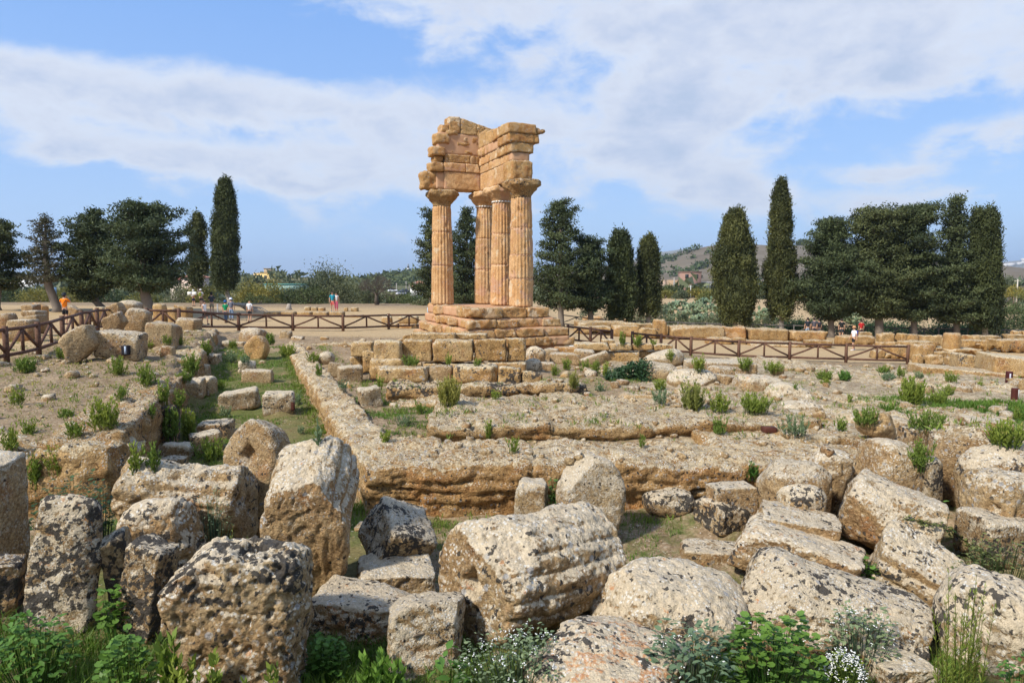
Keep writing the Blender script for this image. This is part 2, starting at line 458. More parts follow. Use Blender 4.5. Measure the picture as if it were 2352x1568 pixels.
def leaf_mat(name, dark, light, rough=.6, trans=.25, spec=.3):
    m, t, b = new_mat(name, rough, spec)
    tn = t.n('ShaderNodeAttribute', attribute_name='tint').outputs['Fac']
    oi = t.n('ShaderNodeObjectInfo').outputs['Random']
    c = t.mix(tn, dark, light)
    c = t.mix(1.0, c, t.mix(oi, (.80, .86, .88), (1.24, 1.10, .98)), 'MULTIPLY')
    t.link(c, b.inputs['Base Color'])
    out = [n for n in t.t.nodes if n.type == 'OUTPUT_MATERIAL'][0]
    if trans:
        tr = t.n('ShaderNodeBsdfTranslucent', {0: t.mix(1.0, c, (1.1, 1.15, .6), 'MULTIPLY')})
        mx = t.n('ShaderNodeMixShader', {0: trans})
        t.link(b.outputs[0], mx.inputs[1]); t.link(tr.outputs[0], mx.inputs[2])
        t.link(mx.outputs[0], out.inputs[0])
    return m
M_CYP = leaf_mat('cypress_foliage', (.028, .040, .014), (.105, .122, .040), .7, .12)
M_CED = leaf_mat('conifer_foliage', (.026, .041, .018), (.100, .128, .052), .7, .12)
M_LARCH = leaf_mat('dry_conifer_foliage', (.055, .055, .026), (.115, .10, .05), .7, .12)
M_BUSH = leaf_mat('bush_foliage', (.038, .060, .022), (.115, .150, .055), .7, .15)
M_OLIVE = leaf_mat('olive_foliage', (.065, .085, .042), (.175, .200, .110), .7, .15)
M_YELLOW = leaf_mat('yellowing_foliage', (.090, .105, .024), (.30, .27, .070), .7, .2)
M_DRYTWIG = plain('dry_twigs', (.105, .088, .070), .9, .1)
M_BARK = plain('grey_bark', (.20, .165, .13), .95, .1, .3, 5)
M_PALEBARK = plain('pale_bark', (.34, .30, .25), .95, .1, .25, 5)
M_WEED = leaf_mat('weed_leaves', (.092, .148, .024), (.25, .325, .058), .65, .3)
M_WEEDY = leaf_mat('yellowing_weed_leaves', (.15, .18, .035), (.36, .35, .10), .65, .3)
M_GRASS = leaf_mat('grass_blades', (.060, .135, .015), (.19, .31, .045), .6, .35)
M_DARKLEAF = leaf_mat('dark_leaves', (.022, .055, .022), (.055, .115, .045), .5, .2)
M_GREYLEAF = leaf_mat('grey_green_leaves', (.095, .150, .080), (.21, .29, .160), .65, .25)
M_BRIGHT = leaf_mat('fresh_leaves', (.055, .130, .022), (.15, .29, .055), .5, .3)
M_VINE = leaf_mat('creeper_leaves', (.07, .10, .028), (.19, .22, .075), .6, .25)
M_FLOWER = plain('white_petals', (.78, .78, .74), .7, .2, .04)
M_YFLOWER = plain('yellow_petals', (.75, .55, .04), .7, .2, .04)
M_CACTUS = leaf_mat('prickly_pear_pads', (.10, .15, .085), (.235, .30, .175), .6, .0)
# ---------------------------------------------------------------- ground heights
_gx = np.array([-80, -40, -27, -20, -12, -6, 0, 6, 12, 20, 30, 60, 90.])
_gy = np.array([0, 3, 5.5, 9, 10.8, 14, 20, 28, 36, 44, 52, 60, 70, 80, 90, 115, 160, 240.])
_gz = np.array([
 [2.3]*13, [1.6]*13,
 [.3, .3, .3, .3, .3, .25, .2, .2, .2, .25, .3, .3, .3],
 [.25, .25, .25, .2, .2, .2, .2, .28, .35, .4, .4, .4, .4],
 [.4, .4, .4, .3, .25, .2, .25, .5, .6, .6, .5, .4, .4],
 [.9, .8, .7, .6, .4, .85, .88, .95, .85, .75, .6, .4, .4],
 [1.3, 1.2, 1.1, 1.0, .7, .8, .98, 1.0, .75, .6, .4, .2, .2],
 [1.6, 1.5, 1.4, 1.3, .95, .95, 1.0, .7, .35, .2, .1, 0, 0],
 [1.8, 1.7, 1.65, 1.4, 1.05, .95, .95, .3, -.25, -.5, -.7, -1, -1],
 [1.9, 1.8, 1.6, 1.05, .8, .65, .55, 0, -.4, -.66, -.85, -1.3, -1.3],
 [2.0, 1.9, 1.5, .9, .8, .6, .5, -.1, -.42, -.6, -.8, -1.4, -1.6],
 [2.1, 1.9, 1.7, 1.5, 1.3, 1.3, .9, -.2, -.5, -.7, -.95, -1.6, -1.7],
 [2.1, 1.6, 1.5, 1.5, 1.6, 1.5, .8, -.6, -1.0, -1.3, -1.5, -1.8, -1.8],
 [1.8, 1.6, 1.5, 1.5, 1.5, 1.4, .4, -1.2, -1.6, -1.8, -1.9, -2.0, -2.0],
 [1.2, 1.2, 1.2, 1.2, 1.2, 1.0, .2, -.9, -1.1, -1.0, -1.1, -1.3, -1.3],
 [-.5, -.5, -.4, -.4, -.2, 0, .1, .3, .5, .6, .5, .2, 0],
 [-4, -4, -4, -4, -3, -2, -1, -.2, .4, .6, .5, .2, 0],
 [-9, -9, -9, -9, -8, -7, -6, -5, -4, -4, -4, -4, -4]], float)
def _bil(x, y):
    x = np.clip(x, _gx[0], _gx[-1]); y = np.clip(y, _gy[0], _gy[-1])
    i = np.clip(np.searchsorted(_gx, x) - 1, 0, len(_gx) - 2); j = np.clip(np.searchsorted(_gy, y) - 1, 0, len(_gy) - 2)
    a = (x - _gx[i]) / (_gx[i + 1] - _gx[i]); b = (y - _gy[j]) / (_gy[j + 1] - _gy[j])
    return (_gz[j, i] * (1 - a) * (1 - b) + _gz[j, i + 1] * a * (1 - b) + _gz[j + 1, i] * (1 - a) * b + _gz[j + 1, i + 1] * a * b)
def wall_x(y): return -2.35 - 0.3926 * (y - 10.65)           # outer face of the long foundation wall
def bank_x(y): return -6.75 - 0.362 * (y - 11.6)             # rim of the earth bank across the trench
def ground(x, y):
    x = np.asarray(x, float); y = np.asarray(y, float)
    z = _bil(x, y)
    # trench between bank and wall
    tr = np.interp(y, [10, 20, 28, 34], [.2, .62, .88, 1.0])
    m = sstep(0.15, -0.15, x - (wall_x(y) + .35)) * sstep(36, 30, y) * sstep(9.5, 10.5, y)
    z = z * (1 - m) + tr * m
    # bank
    bz = np.interp(y, [11, 20, 30, 37], [1.38, 1.5, 1.62, 1.45]) + 0.012 * np.clip(-x - 8, 0, 30)
    wob = .25 * np.sin(y * 1.7) + .15 * np.sin(y * 3.9 + 1)
    m = sstep(0.22, -0.22, x - bank_x(y) - wob * .6) * sstep(10.5, 11.1, y + .35 * np.sin(x * 1.9)) * sstep(40, 33, y)
    z = z * (1 - m) + bz * m
    # far country
    r = np.maximum(y, 0)
    far = sstep(170, 420, y)
    zf = -16 + 6 * np.sin(x * .004 + 1)
    z = z * (1 - far) + zf * far
    side = sstep(75, 200, np.abs(x))
    z = z - side * 4 * (1 - far)
    return z
def ground_hit(u, v):
    d = ray(u, v)
    s = np.linspace(3, 260, 3000) / d[1]
    x, y, z = d[0] * s, d[1] * s, ZC + d[2] * s
    k = np.nonzero(z <= ground(x, y))[0]
    k = k[0] if len(k) else len(s) - 1
    return np.array((x[k], y[k], ground(x[k], y[k]).item()))

# ---------------------------------------------------------------- stone shapes
def lattice(nx, ny, nz):
    """surface of a box as shared lattice points; coords in [-1,1]^3 and quads"""
    keys, quads = [], []
    def grid(a, b):
        A, B = np.meshgrid(np.arange(a + 1), np.arange(b + 1), indexing='ij')
        return A, B
    sx, sy = (ny + 1) * (nz + 1), (nz + 1)
    def add(I, J, K, flip):
        k = I * sx + J * sy + K
        a, b, c, d = k[:-1, :-1].ravel(), k[1:, :-1].ravel(), k[1:, 1:].ravel(), k[:-1, 1:].ravel()
        quads.append(np.stack([a, d, c, b] if flip else [a, b, c, d], 1))
    A, B = grid(nx, ny); add(A, B, 0 * A, True); add(A, B, 0 * A + nz, False)
    A, B = grid(ny, nz); add(0 * A, A, B, True); add(0 * A + nx, A, B, False)
    A, B = grid(nx, nz); add(A, 0 * A, B, False); add(A, 0 * A + ny, B, True)
    Q = np.concatenate(quads)
    uk, invq = np.unique(Q, return_inverse=True)
    I, J, K = uk // sx, (uk % sx) // sy, uk % sy
    P = np.stack([I / nx, J / ny, K / nz], 1) * 2 - 1
    return P.astype(float), invq.reshape(Q.shape)

def stone(dims, kind='block', sp=.05, seed=0, rnd=.12, amp=.05, cuts=3, cut_depth=.12, flutes=0, flute_depth=.05, hole=0.0, pits=0.0, strata=0.0, fine=.012, hole_end=-1, taper=0.0, lump=1.0, ncrack=0):
    W, D, H = dims
    R = np.random.default_rng(seed + 1000)
    nx, ny, nz = [int(np.clip(round(d / sp), 5, 300)) for d in dims]
    P, Q = lattice(nx, ny, nz)
    half = np.array(dims) / 2
    if kind == 'drum':               # axis along x
        yz = P[:, 1:]
        e = np.stack([yz[:, 0] * np.sqrt(1 - yz[:, 1] ** 2 / 2), yz[:, 1] * np.sqrt(1 - yz[:, 0] ** 2 / 2)], 1)
        rho = np.linalg.norm(e, axis=1)
        ang = np.arctan2(e[:, 1], e[:, 0])
        rr = rnd
        x = P[:, 0] * half[0]
        # rounded rim in (rho, x)
        rim = np.minimum(half[1], half[2])
        rad = rho * rim
        qx = np.clip(x, -half[0] + rr, half[0] - rr); qr = np.clip(rad, 0, rim - rr)
        ddx, ddr = x - qx, rad - qr
        ln = np.maximum(np.hypot(ddx, ddr), 1e-6)
        x2, r2 = qx + rr * ddx / ln, qr + rr * ddr / ln
        nrm_x, nrm_r = ddx / ln, ddr / ln
        if flutes:
            fl = np.abs(np.sin(ang * flutes / 2)) ** .75
            worn = np.clip(.75 + 1.5 * pnoise(np.stack([x2 * 1.3, np.cos(ang) * 1.6, np.sin(ang) * 1.6], 1) + seed), .1, 1)
            r2 = r2 - flute_depth * worn * (1 - fl) * (rho ** 3)
        tp = 1 - taper * (x2 / half[0] * .5 + .5)
        ca, sa = np.cos(ang), np.sin(ang)
        V = np.stack([x2, r2 * ca * half[1] / rim * tp, r2 * sa * half[2] / rim * tp], 1)
        N = np.stack([nrm_x, nrm_r * ca, nrm_r * sa], 1)
        if hole:
            k = (np.sign(nrm_x) == hole_end) & (np.abs(nrm_x) > .9)
            yy, zz = V[:, 1], V[:, 2]
            dd = np.maximum(np.abs(yy * .707 + zz * .707), np.abs(yy * .707 - zz * .707))
            V[:, 0] -= hole_end * k * sstep(hole, hole * .7, dd) * hole * 1.1
    elif kind == 'boulder':
        n = np.linalg.norm(P, axis=1, keepdims=True)
        S = P / n
        pw = 2.6
        k = (np.abs(S) ** pw).sum(1, keepdims=True) ** (-1 / pw)
        V = S * k * half
        N = V / half ** 2
        N /= np.linalg.norm(N, axis=1, keepdims=True)
    else:
        rr = min(rnd, half.min() * .95)
        p = P * half
        q = np.clip(p, -half + rr, half - rr)
        d = p - q
        ln = np.maximum(np.linalg.norm(d, axis=1, keepdims=True), 1e-6)
        N = d / ln
        V = q + rr * N
        if taper:
            V[:, :2] *= (1 - taper * (V[:, 2:3] / half[2] * .5 + .5))
    o = R.uniform(-50, 50, 3)
    sc = float(np.mean(dims))
    # large unevenness, then broken corners, then erosion
    V = V + N * (amp * lump * fbm(V * (1.6 / sc) + o, 3))[:, None]
    for _ in range(cuts):
        n = R.normal(size=3); n /= np.linalg.norm(n)
        if R.random() < .6: n[2] = abs(n[2])
        s = V @ n
        c = s.max() - R.uniform(.25, 1.0) * cut_depth * sc
        ex = np.clip(s - c, 0, None)
        V = V - n * (ex * .88)[:, None]
    det = fbm(V * 3.6 + o, 3) * amp * .48 + fbm(V * 12.0 + o, 2) * fine * 1.3
    det = det - fine * 1.8 * sstep(.2, .42, pnoise(V * 11.0 + o * 1.3)) - amp * .3 * np.clip(ridge(V * 2.3 + o, 2) - .8, 0, None)
    if strata:
        zz = V * np.array((.55, .55, 6.5)) + o
        det = det + strata * (-.5 * np.clip(ridge(zz, 2) - .75, 0, None) - .35 * np.abs(pnoise(zz * .6)))
        bl = ridge(V * np.array((1.1, 1.1, .5)) + o * 1.7, 1)
        det = det - strata * .9 * np.clip(bl - .86, 0, None) * 3
    if pits:
        pn = pnoise(V * 7.5 + o); pn2 = pnoise(V * 3.7 + o * 2)
        loc = sstep(-.15, .25, pnoise(V * 1.3 + o * 3) - .25 * V[:, 2] / max(H, .1))
        det = det - pits * loc * (sstep(.14, .40, pn) * .7 + sstep(.2, .45, pn2) * 1.2)
    if ncrack:
        for q in range(ncrack):
            n = R.normal(size=3); n /= np.linalg.norm(n)
            dd = V @ n - R.uniform(-.3, .3) * sc + .06 * sc * pnoise(V * (3.0 / sc) + o + q)
            det = det - .022 * np.exp(-(dd / max(.014, sp * .6)) ** 2) * sstep(-.2, .15, pnoise(V * (1.6 / sc) + o * 2 + q))
    V = V + N * det[:, None]
    return V, Q

SMOOTH_ANGLE = 0
def place_fit(V, bbox, Yc, rot=(0, 0, 0), contact=True, fit=True):
    """turn, then size and move a stone so that it spans what was measured in the photograph, at depth Yc"""
    l, t_, r, b = bbox
    V = V @ rotm(*rot).T
    V = V - (V.max(0) + V.min(0)) / 2
    c = at((l + r) / 2, (t_ + b) / 2, Yc)
    for _ in range(6 if fit else 0):
        u, v = proj(V + c)
        su = np.clip((r - l) / (u.max() - u.min()), .5, 2); sv = np.clip((b - t_) / (v.max() - v.min()), .55, 1.8)
        V = V * np.array((su, math.sqrt(su * sv) ** .6, sv))
        u, v = proj(V + c)
        k = Yc / F
        c = c + np.array((((l + r) / 2 - (u.max() + u.min()) / 2) * k, 0, -((t_ + b) / 2 - (v.max() + v.min()) / 2) * k))
    W = V + c
    lo = W[:, 2].min()
    bx, by = c[0], c[1]
    g = ground(bx, by).item()
    if contact and lo - g > .22: print('STRETCH', bbox, round(lo - g, 2), 'Y', round(Yc, 1))
    if contact and lo > g - .03:
        H = W[:, 2].max() - lo
        k = sstep(lo + .45 * H, lo, W[:, 2])
        W[:, 2] -= k * (lo - g + .06)
        lo = W[:, 2].min()
    org = np.array((c[0], c[1], max(lo, min(g, lo + .3)) if contact else lo))
    return W - org, org

FOOT = []
def add_stone(name, bbox, kind='block', depth=1.0, Y=None, rot=(0, 0, 0), mat=None, label='', cat='stone block', group=None, dark=.15, pale=.3, rust=.1, px=6.2, parent=None, contact=True, drop=0, dims=None, **kw):
    l, t_, r, b = bbox
    if Y is None:
        h = ground_hit((l + r) / 2, b - drop)
        w0 = (r - l) / F * h[1]
        Y = h[1] + .32 * depth * w0
    Wm = (r - l) / F * Y
    Hm = (b - t_) / F * Y * .92
    Dm = Wm * depth
    dims0 = dims
    rz = abs(rot[2]) % 180
    if 55 < rz < 125: dims = (Dm, Wm, Hm)
    else: dims = (Wm, Dm, Hm)
    if abs(abs(rot[1]) - 90) < 35: dims = (Hm, Dm, Wm)
    if dims0: dims = dims0
    sp = max(px, 4.7) / F * Y
    if sp < .034: kw.setdefault('ncrack', 3)
    kw.setdefault('seed', int(abs(l * 7 + t_ * 13)))
    kw.setdefault('amp', .05 * min(dims))
    kw.setdefault('rnd', .10 * min(dims))
    kw.setdefault('cuts', 4); kw.setdefault('cut_depth', .15)
    kw.setdefault('fine', .010 * min(1, min(dims) * 1.6))
    V, Q = stone(dims, kind, sp, **kw)
    V, org = place_fit(V, bbox, Y, rot, contact)
    if contact: FOOT.append((org[0] + (V[:, 0].max() + V[:, 0].min()) / 2, org[1] + (V[:, 1].max() + V[:, 1].min()) / 2, np.ptp(V[:, 0]) / 2, np.ptp(V[:, 1]) / 2))
    if parent is not None:
        org = org - np.array(parent.location)
    o = link(name, mesh_from(name, V, Q, mat or M_STONE), parent, tuple(org))
    if parent is None:
        tag(o, label, cat, group)
    o['dark'] = float(dark); o['pale'] = float(pale); o['rust'] = float(rust)
    return o
# ---------------------------------------------------------------- the ground
def axis_lines(lo, hi, step, ends, g=1.13):
    a = list(np.arange(lo, hi + step / 2, step))
    s = step
    while a[-1] < ends[1]:
        s *= g; a.append(a[-1] + s)
    s = step
    b = [lo]
    while b[-1] > ends[0]:
        s *= g; b.append(b[-1] - s)
    return np.array(b[:0:-1] + a)
xs = axis_lines(-17, 16, .17, (-9000, 9000))
ys = axis_lines(4.5, 42, .17, (-200, 12000))
X, Y_ = np.meshgrid(xs, ys, indexing='ij')
gx, gy = X.ravel(), Y_.ravel()
gz = ground(gx, gy)
near = sstep(120, 60, gy) * sstep(100, 50, np.abs(gx))
P3 = np.stack([gx, gy, gz * 0], 1)
rough = fbm(P3 * 1.1, 4) * .07 + fbm(P3 * 5.2 + 3, 3) * .022
slope_x = np.abs(gx - bank_x(gy)) < .9
rough = rough + np.where(slope_x & (gy > 10) & (gy < 36), fbm(np.stack([gx * 2.2, gy * 2.2, gz * 4], 1), 3) * .12, 0)
pathy = sstep(37, 40, gy + .12 * np.clip(gx, -5, 20) * 0) * sstep(72, 62, gy)
pathy = np.maximum(pathy, sstep(-15.5, -17.5, gx + .25 * (gy - 22)) * sstep(18, 20, gy) * sstep(72, 62, gy))
rightsand = sstep(70, 80, gy) * sstep(-5, 5, gx) * sstep(190, 150, gy)
rough *= (1 - .72 * pathy)
gz = gz + rough * near
sand = np.maximum(pathy, rightsand * .9)
intrench = sstep(.2, -.3, gx - wall_x(gy)) * sstep(-.2, .3, gx - bank_x(gy)) * sstep(34, 28, gy)
front = sstep(11.0, 10.6, gy) * sstep(-8.5, -7, gx)
court = sstep(0, .4, gx - wall_x(gy) - 1) * sstep(11.5, 12.5, gy) * sstep(24, 20, gy) * sstep(6, 2, gx)
rightlow = sstep(8.5, 9.5, gx) * sstep(13, 14, gy) * sstep(19, 16, gy)
green = np.clip(intrench * .78 + front * .50 + court * .42 + rightlow * .7 + sstep(7.5, 6.5, gy) * .5 + sstep(200, 300, gy) * .45, 0, 1)
green = green * (1 - sand)
bankm = sstep(.1, -.4, gx - bank_x(gy)) * sstep(36, 32, gy) * sstep(10.5, 11.5, gy)
green = np.maximum(green, bankm * .16)
rockm = sstep(2.0, 3.5, gx) * sstep(12, 13, gy) * sstep(37.5, 35, gy) * sstep(26, 16, gx) * .62
rockm = np.maximum(rockm, bankm * .22)
rockm = np.maximum(rockm, court * .18)
nx_, ny_ = len(xs), len(ys)
idx = np.arange(nx_ * ny_).reshape(nx_, ny_)
Qg = np.stack([idx[:-1, :-1].ravel(), idx[1:, :-1].ravel(), idx[1:, 1:].ravel(), idx[:-1, 1:].ravel()], 1)
tag(link('ground', mesh_from('ground', np.stack([gx, gy, gz], 1), Qg, M_GROUND, attrs={'sand': sand, 'green': green, 'rock': rockm * (1 - sand)})), kind='structure')

# ---------------------------------------------------------------- rock-cut foundation, terraces
def ledge(name, p0, p1, width, z0, z1, mat=M_WALL, label='', cat='stone wall', sp=.055, strata=.09, seed=1, amp=.06, rnd=.12, side=1, pits=.0, kind=None, dark=.2, pale=.35, rust=.1, cuts=0, parent=None, rough=1.0, cracks=(), **kw):
    """a long run of rough stone from p0 to p1 (front lower edge), its body lying to the left of the run"""
    p0, p1 = np.array(p0, float), np.array(p1, float)
    d = p1 - p0; L = np.linalg.norm(d); d /= L
    nrm = np.array((-d[1], d[0])) * side
    dims = (L, width, z1 - z0)
    V, Q = stone(dims, 'block', sp, seed, rnd=rnd, amp=amp, cuts=cuts, strata=strata, fine=.018, lump=rough, pits=pits, **kw)
    for q, (zc, dep, wd) in enumerate(cracks):
        zl = V[:, 2] + (z1 - z0) / 2
        line = zc + .05 * np.sin(V[:, 0] * .9 + q) + .05 * pnoise(V * np.array((1.7, 1.7, 0)) + q * 5)
        on = sstep(-.25, .12, pnoise(V * np.array((.8, .8, 0)) + q * 9.1 + seed))
        fr = sstep(-width * .5 + .45, -width * .5 + .1, V[:, 1]) if side > 0 else sstep(width * .5 - .45, width * .5 - .1, V[:, 1])
        cut = dep * on * fr * np.exp(-((zl - line) / wd) ** 2)
        under = dep * .8 * on * fr * sstep(line, line - .05, zl) if False else 0
        low = .55 * dep * fr * sstep(line + .02, line - .03, zl)
        V[:, 1] += (cut + low) * (1 if side > 0 else -1)
    RJ = random.Random(seed)
    xj = -L / 2 + RJ.uniform(.8, 1.6)
    while xj < L / 2 - .5:
        dd = V[:, 0] - xj - .10 * pnoise(V * np.array((.3, 2.2, 2.2)) + xj) - RJ.uniform(-.1, .1) * V[:, 1] / max(width, 1)
        g = np.exp(-(dd / .028) ** 2) * RJ.uniform(.04, .11) * sstep(-.3, .1, pnoise(V * np.array((0, 1.3, .6)) + xj * 3))
        V[:, 1] -= np.sign(V[:, 1]) * g * sstep(width * .5 - .5, width * .5 - .2, np.abs(V[:, 1]))
        V[:, 2] -= g * sstep(0, (z1 - z0) / 2 - .08, V[:, 2])
        xj += RJ.uniform(1.0, 2.3)
    top = sstep(0, (z1 - z0) / 2 - .1, V[:, 2])
    V[:, 2] += top * (fbm(V * np.array((.8, .8, 0)) + seed * 3.7, 3) * .09 - .05 * sstep(.1, .35, pnoise(V * np.array((1.9, 1.9, 0)) + seed)))
    a = math.atan2(d[1], d[0])
    V = V @ rotm(0, 0, math.degrees(a)).T
    c = (p0 + p1) / 2 + nrm * width / 2
    o = link(name, mesh_from(name, V + np.array((0, 0, (z1 - z0) / 2)), Q, mat), parent, (c[0], c[1], z0))
    if parent is None:
        if kind or name.startswith('rock_'): tag(o, None, None, None, 'structure')
        else: tag(o, label, cat, None, 'thing')
    o['dark'], o['pale'], o['rust'] = dark, pale, rust
    return o

ledge('foundation_wall', (-2.42, 10.62), (6.2, 10.55), 1.85, -.1, 1.15, label='long low foundation wall of layered rock behind the fallen column drums', cat='foundation wall', seed=11, amp=.10, strata=.07, sp=.042, rnd=.12, cracks=[(.78, .13, .022), (.62, .10, .02), (.95, .05, .02)])
ledge('foundation_wall', (-2.40, 10.75), (-10.9, 32.3), .85, .0, 1.12, side=-1, label='narrow stone foundation wall running from the corner back towards the fence', cat='foundation wall', seed=12, amp=.10, strata=.07, sp=.07, rnd=.15)
ledge('foundation_wall', (-10.9, 32.4), (-4.6, 32.0), .9, .6, 1.12, label='low cross wall of worn stone joining the far end of the narrow wall', cat='foundation wall', seed=13, amp=.10, strata=.05, sp=.09, rnd=.15)
# stepped terraces of the temple platform
ledge('rock_terrace', (-1.72, 13.35), (6.3, 13.7), 3.9, .55, 1.16, label='wide flat rock terrace stepping up behind the long foundation wall', cat='rock terrace', seed=21, amp=.10, strata=.07, sp=.062, rnd=.08, dark=.3, cracks=[(.32, .13, .03), (.45, .05, .02)])
ledge('rock_terrace', (-3.3, 17.5), (2.0, 17.75), 1.3, .6, 1.33, label='narrow rock step with a black lichened edge below the row of blocks', cat='rock terrace', seed=22, amp=.10, strata=.06, sp=.062, rnd=.08, dark=.62, cracks=[(.45, .12, .03)])
ledge('rock_terrace', (-3.15, 16.9), (-1.7, 16.6), 1.0, .5, 1.0, label='short broken rock step at the corner of the courtyard', cat='rock terrace', seed=23, amp=.08, strata=.08, sp=.06, rnd=.1)
ledge('rock_terrace', (3.9, 12.2), (11.2, 13.9), 5.2, .3, 1.02, label='broad sloping rock flat behind the brown light box', cat='rock terrace', seed=24, amp=.12, strata=.10, sp=.10, rnd=.12)
ledge('rock_terrace', (9.6, 17.6), (16.6, 20.2), 6.0, .0, .72, label='broad rock flat with weeds below the timber fence end', cat='rock terrace', seed=25, amp=.12, strata=.10, sp=.12, rnd=.12)
ledge('rock_terrace', (5.8, 22.0), (15.5, 25.5), 9.0, -.3, .38, label='wide grey rock flat sloping up to the timber fence beside the path', cat='rock terrace', seed=26, amp=.12, strata=.08, sp=.15, rnd=.12)
ledge('rock_ledge', (-6.42, 11.2), (-10.1, 22.0), 1.3, -.1, 1.5, side=1, label='dark overhanging rock edge of the earth bank beside the trench', cat='rock ledge', seed=31, amp=.16, strata=.14, sp=.08, rnd=.16, dark=.45, pale=.25)
ledge('rock_ledge', (-10.1, 22.1), (-15.1, 35.0), 1.3, .3, 1.62, side=1, label='far rock edge of the earth bank running towards the path', cat='rock ledge', seed=32, amp=.14, strata=.1, sp=.09, rnd=.16, dark=.35)
ledge('rock_ledge', (-16.5, 10.6), (-6.4, 10.7), 1.5, -.1, 1.36, label='crumbling front edge of the earth bank with weeds on top', cat='rock ledge', seed=33, amp=.2, strata=.12, sp=.07, rnd=.16, dark=.2, rough=1.6)
# ---------------------------------------------------------------- fallen drums and blocks in the trench
S = add_stone
S('stone_block', (-170, 1030, 68, 1275), depth=.6, Y=8.3, rot=(4, 5, 18), label='pale crusted block cut off by the picture edge beside a spotted slab', pale=.7, dark=.12, cuts=4)
S('stone_block', (-120, 1270, 62, 1440), depth=.7, Y=7.4, rot=(0, 8, 30), label='dark block half hidden in shade under the pale crusted block', dark=.6)
S('column_drum', (52, 1132, 238, 1475), 'block', depth=.30, Y=7.15, rot=(-14, 4, 8), label='tall rounded slab on edge with big black lichen blots', cat='column drum', dark=.66, pale=.8, rust=.45, rnd=.26, cuts=2, taper=.10, amp=.05)
S('column_drum', (258, 1138, 482, 1400), 'boulder', depth=.55, Y=8.1, rot=(0, 0, 12), label='round topped drum with black and cream lichen behind a nearly black block', cat='column drum', dark=.62, pale=.65)
S('stone_block', (226, 1208, 330, 1445), depth=.8, Y=7.5, rot=(8, -10, 25), label='narrow dark block wedged behind the nearly black block', dark=.7, pale=.4)
S('stone_block', (262, 1222, 412, 1480), depth=.8, Y=7.0, rot=(-8, 10, -12), label='nearly black lichened block leaning beside the honeycombed boulder', dark=.82, pale=.6, cuts=4)
S('column_drum', (253, 1045, 598, 1235), 'drum', depth=.62, Y=8.9, rot=(0, 6, 4), label='long lying drum with eroded flutes and fine black specks', cat='column drum', dark=.42, pale=.45, pits=.05, flutes=14, flute_depth=.04, rnd=.25, amp=.09)
S('column_drum', (512, 960, 672, 1135), 'drum', depth=.55, Y=9.8, rot=(0, 14, 76), label='drum standing on edge with a square socket in its brown face', cat='column drum', pale=.35, dark=.08, hole=.12, hole_end=-1, rnd=.12)
S('column_drum', (596, 998, 826, 1312), 'drum', depth=1.0, dims=(1.15, 1.30, 1.15), Y=8.15, rot=(0, -30, 96), label='large tilted drum with sharp white flutes and a broken brown face', cat='column drum', pale=.55, dark=.06, flutes=18, flute_depth=.055, rnd=.10, cuts=3, cut_depth=.14, amp=.07, px=3.2)
S('stone_block', (822, 1138, 1006, 1335), depth=1.3, Y=8.75, rot=(18, 26, 30), label='tilted slab with a dark speckled top sliding against the tall foundation corner', dark=.62, pale=.55, cuts=2)
S('stone_block', (818, 1266, 1002, 1395), depth=.9, Y=8.05, rot=(4, 3, 14), label='small pale flat topped block behind the twin lizard blocks', pale=.6, dark=.1)
S('stone_block', (690, 1318, 968, 1500), depth=.75, Y=7.25, rot=(-4, 5, -8), label='wide flat block with pale top and dark front right of the honeycombed boulder', pale=.62, dark=.45, rust=.4, pits=.03)
S('stone_block', (360, 1228, 722, 1640), depth=.72, Y=6.15, rot=(-5, 2, 8), label='huge honeycombed boulder full of holes above the tall weeds', cat='boulder', dark=.52, pale=.5, pits=.10, rnd=.2, amp=.07, cuts=3, px=3.0, fine=.016, rust=.25)
S('stone_block', (884, 1356, 1070, 1580), depth=.8, Y=6.55, rot=(-14, 4, 12), label='upright pale block with a lizard on its sunny face', pale=.75, dark=.3, rust=.2, cuts=4)
S('column_drum', (1006, 1150, 1440, 1492), 'drum', depth=.74, Y=7.55, rot=(0, 5, 40), label='huge lying drum with a round socket in its bare end', cat='column drum', pale=.58, dark=.24, rust=.3, flutes=18, flute_depth=.05, hole=.17, hole_end=-1, rnd=.12, cuts=3, px=3.2, amp=.065)
S('stone_block', (1180, 1094, 1260, 1200), depth=.8, Y=10.2, rot=(0, 3, -10), label='small upright cream block against the foundation wall', pale=.8, dark=.0, rust=.0)
S('column_drum', (1276, 1042, 1438, 1232), 'drum', depth=.5, Y=9.6, rot=(0, 12, 104), label='drum showing its round pale disc against the foundation wall', cat='column drum', pale=.75, dark=.1, rnd=.12)
S('column_drum', (1352, 1276, 1726, 1545), 'boulder', depth=.85, Y=7.15, rot=(0, 12, -14), label='big smooth pale drum beside the drum with the socket', cat='column drum', pale=.72, dark=.28, rust=.35)
S('column_drum', (1200, 1412, 1600, 1680), 'drum', depth=1.2, Y=6.0, rot=(0, 14, -38), label='rounded drum with orange lichen along its ridge above grey green plants', cat='column drum', pale=.75, dark=.45, rust=.95, rnd=.25, amp=.07, px=3.4)
S('stone_block', (1474, 1114, 1598, 1192), 'boulder', depth=.8, label='small rounded stone with a black cap on the grass', dark=.75, pale=.6)
S('stone_block', (1592, 1126, 1744, 1232), depth=.8, rot=(0, 4, 24), label='low block with a black face and pale top on the grass', dark=.72, pale=.7)
S('stone_block', (1620, 1102, 1744, 1150), depth=.6, Y=9.95, rot=(0, 2, 10), label='thin pale stone lying behind the black faced block', dark=.4, pale=.7)
S('boulder', (1736, 1052, 1912, 1178), 'boulder', depth=.8, Y=9.65, label='rounded brown boulder leaning on the end of the foundation wall', cat='boulder', pale=.5, dark=.08)
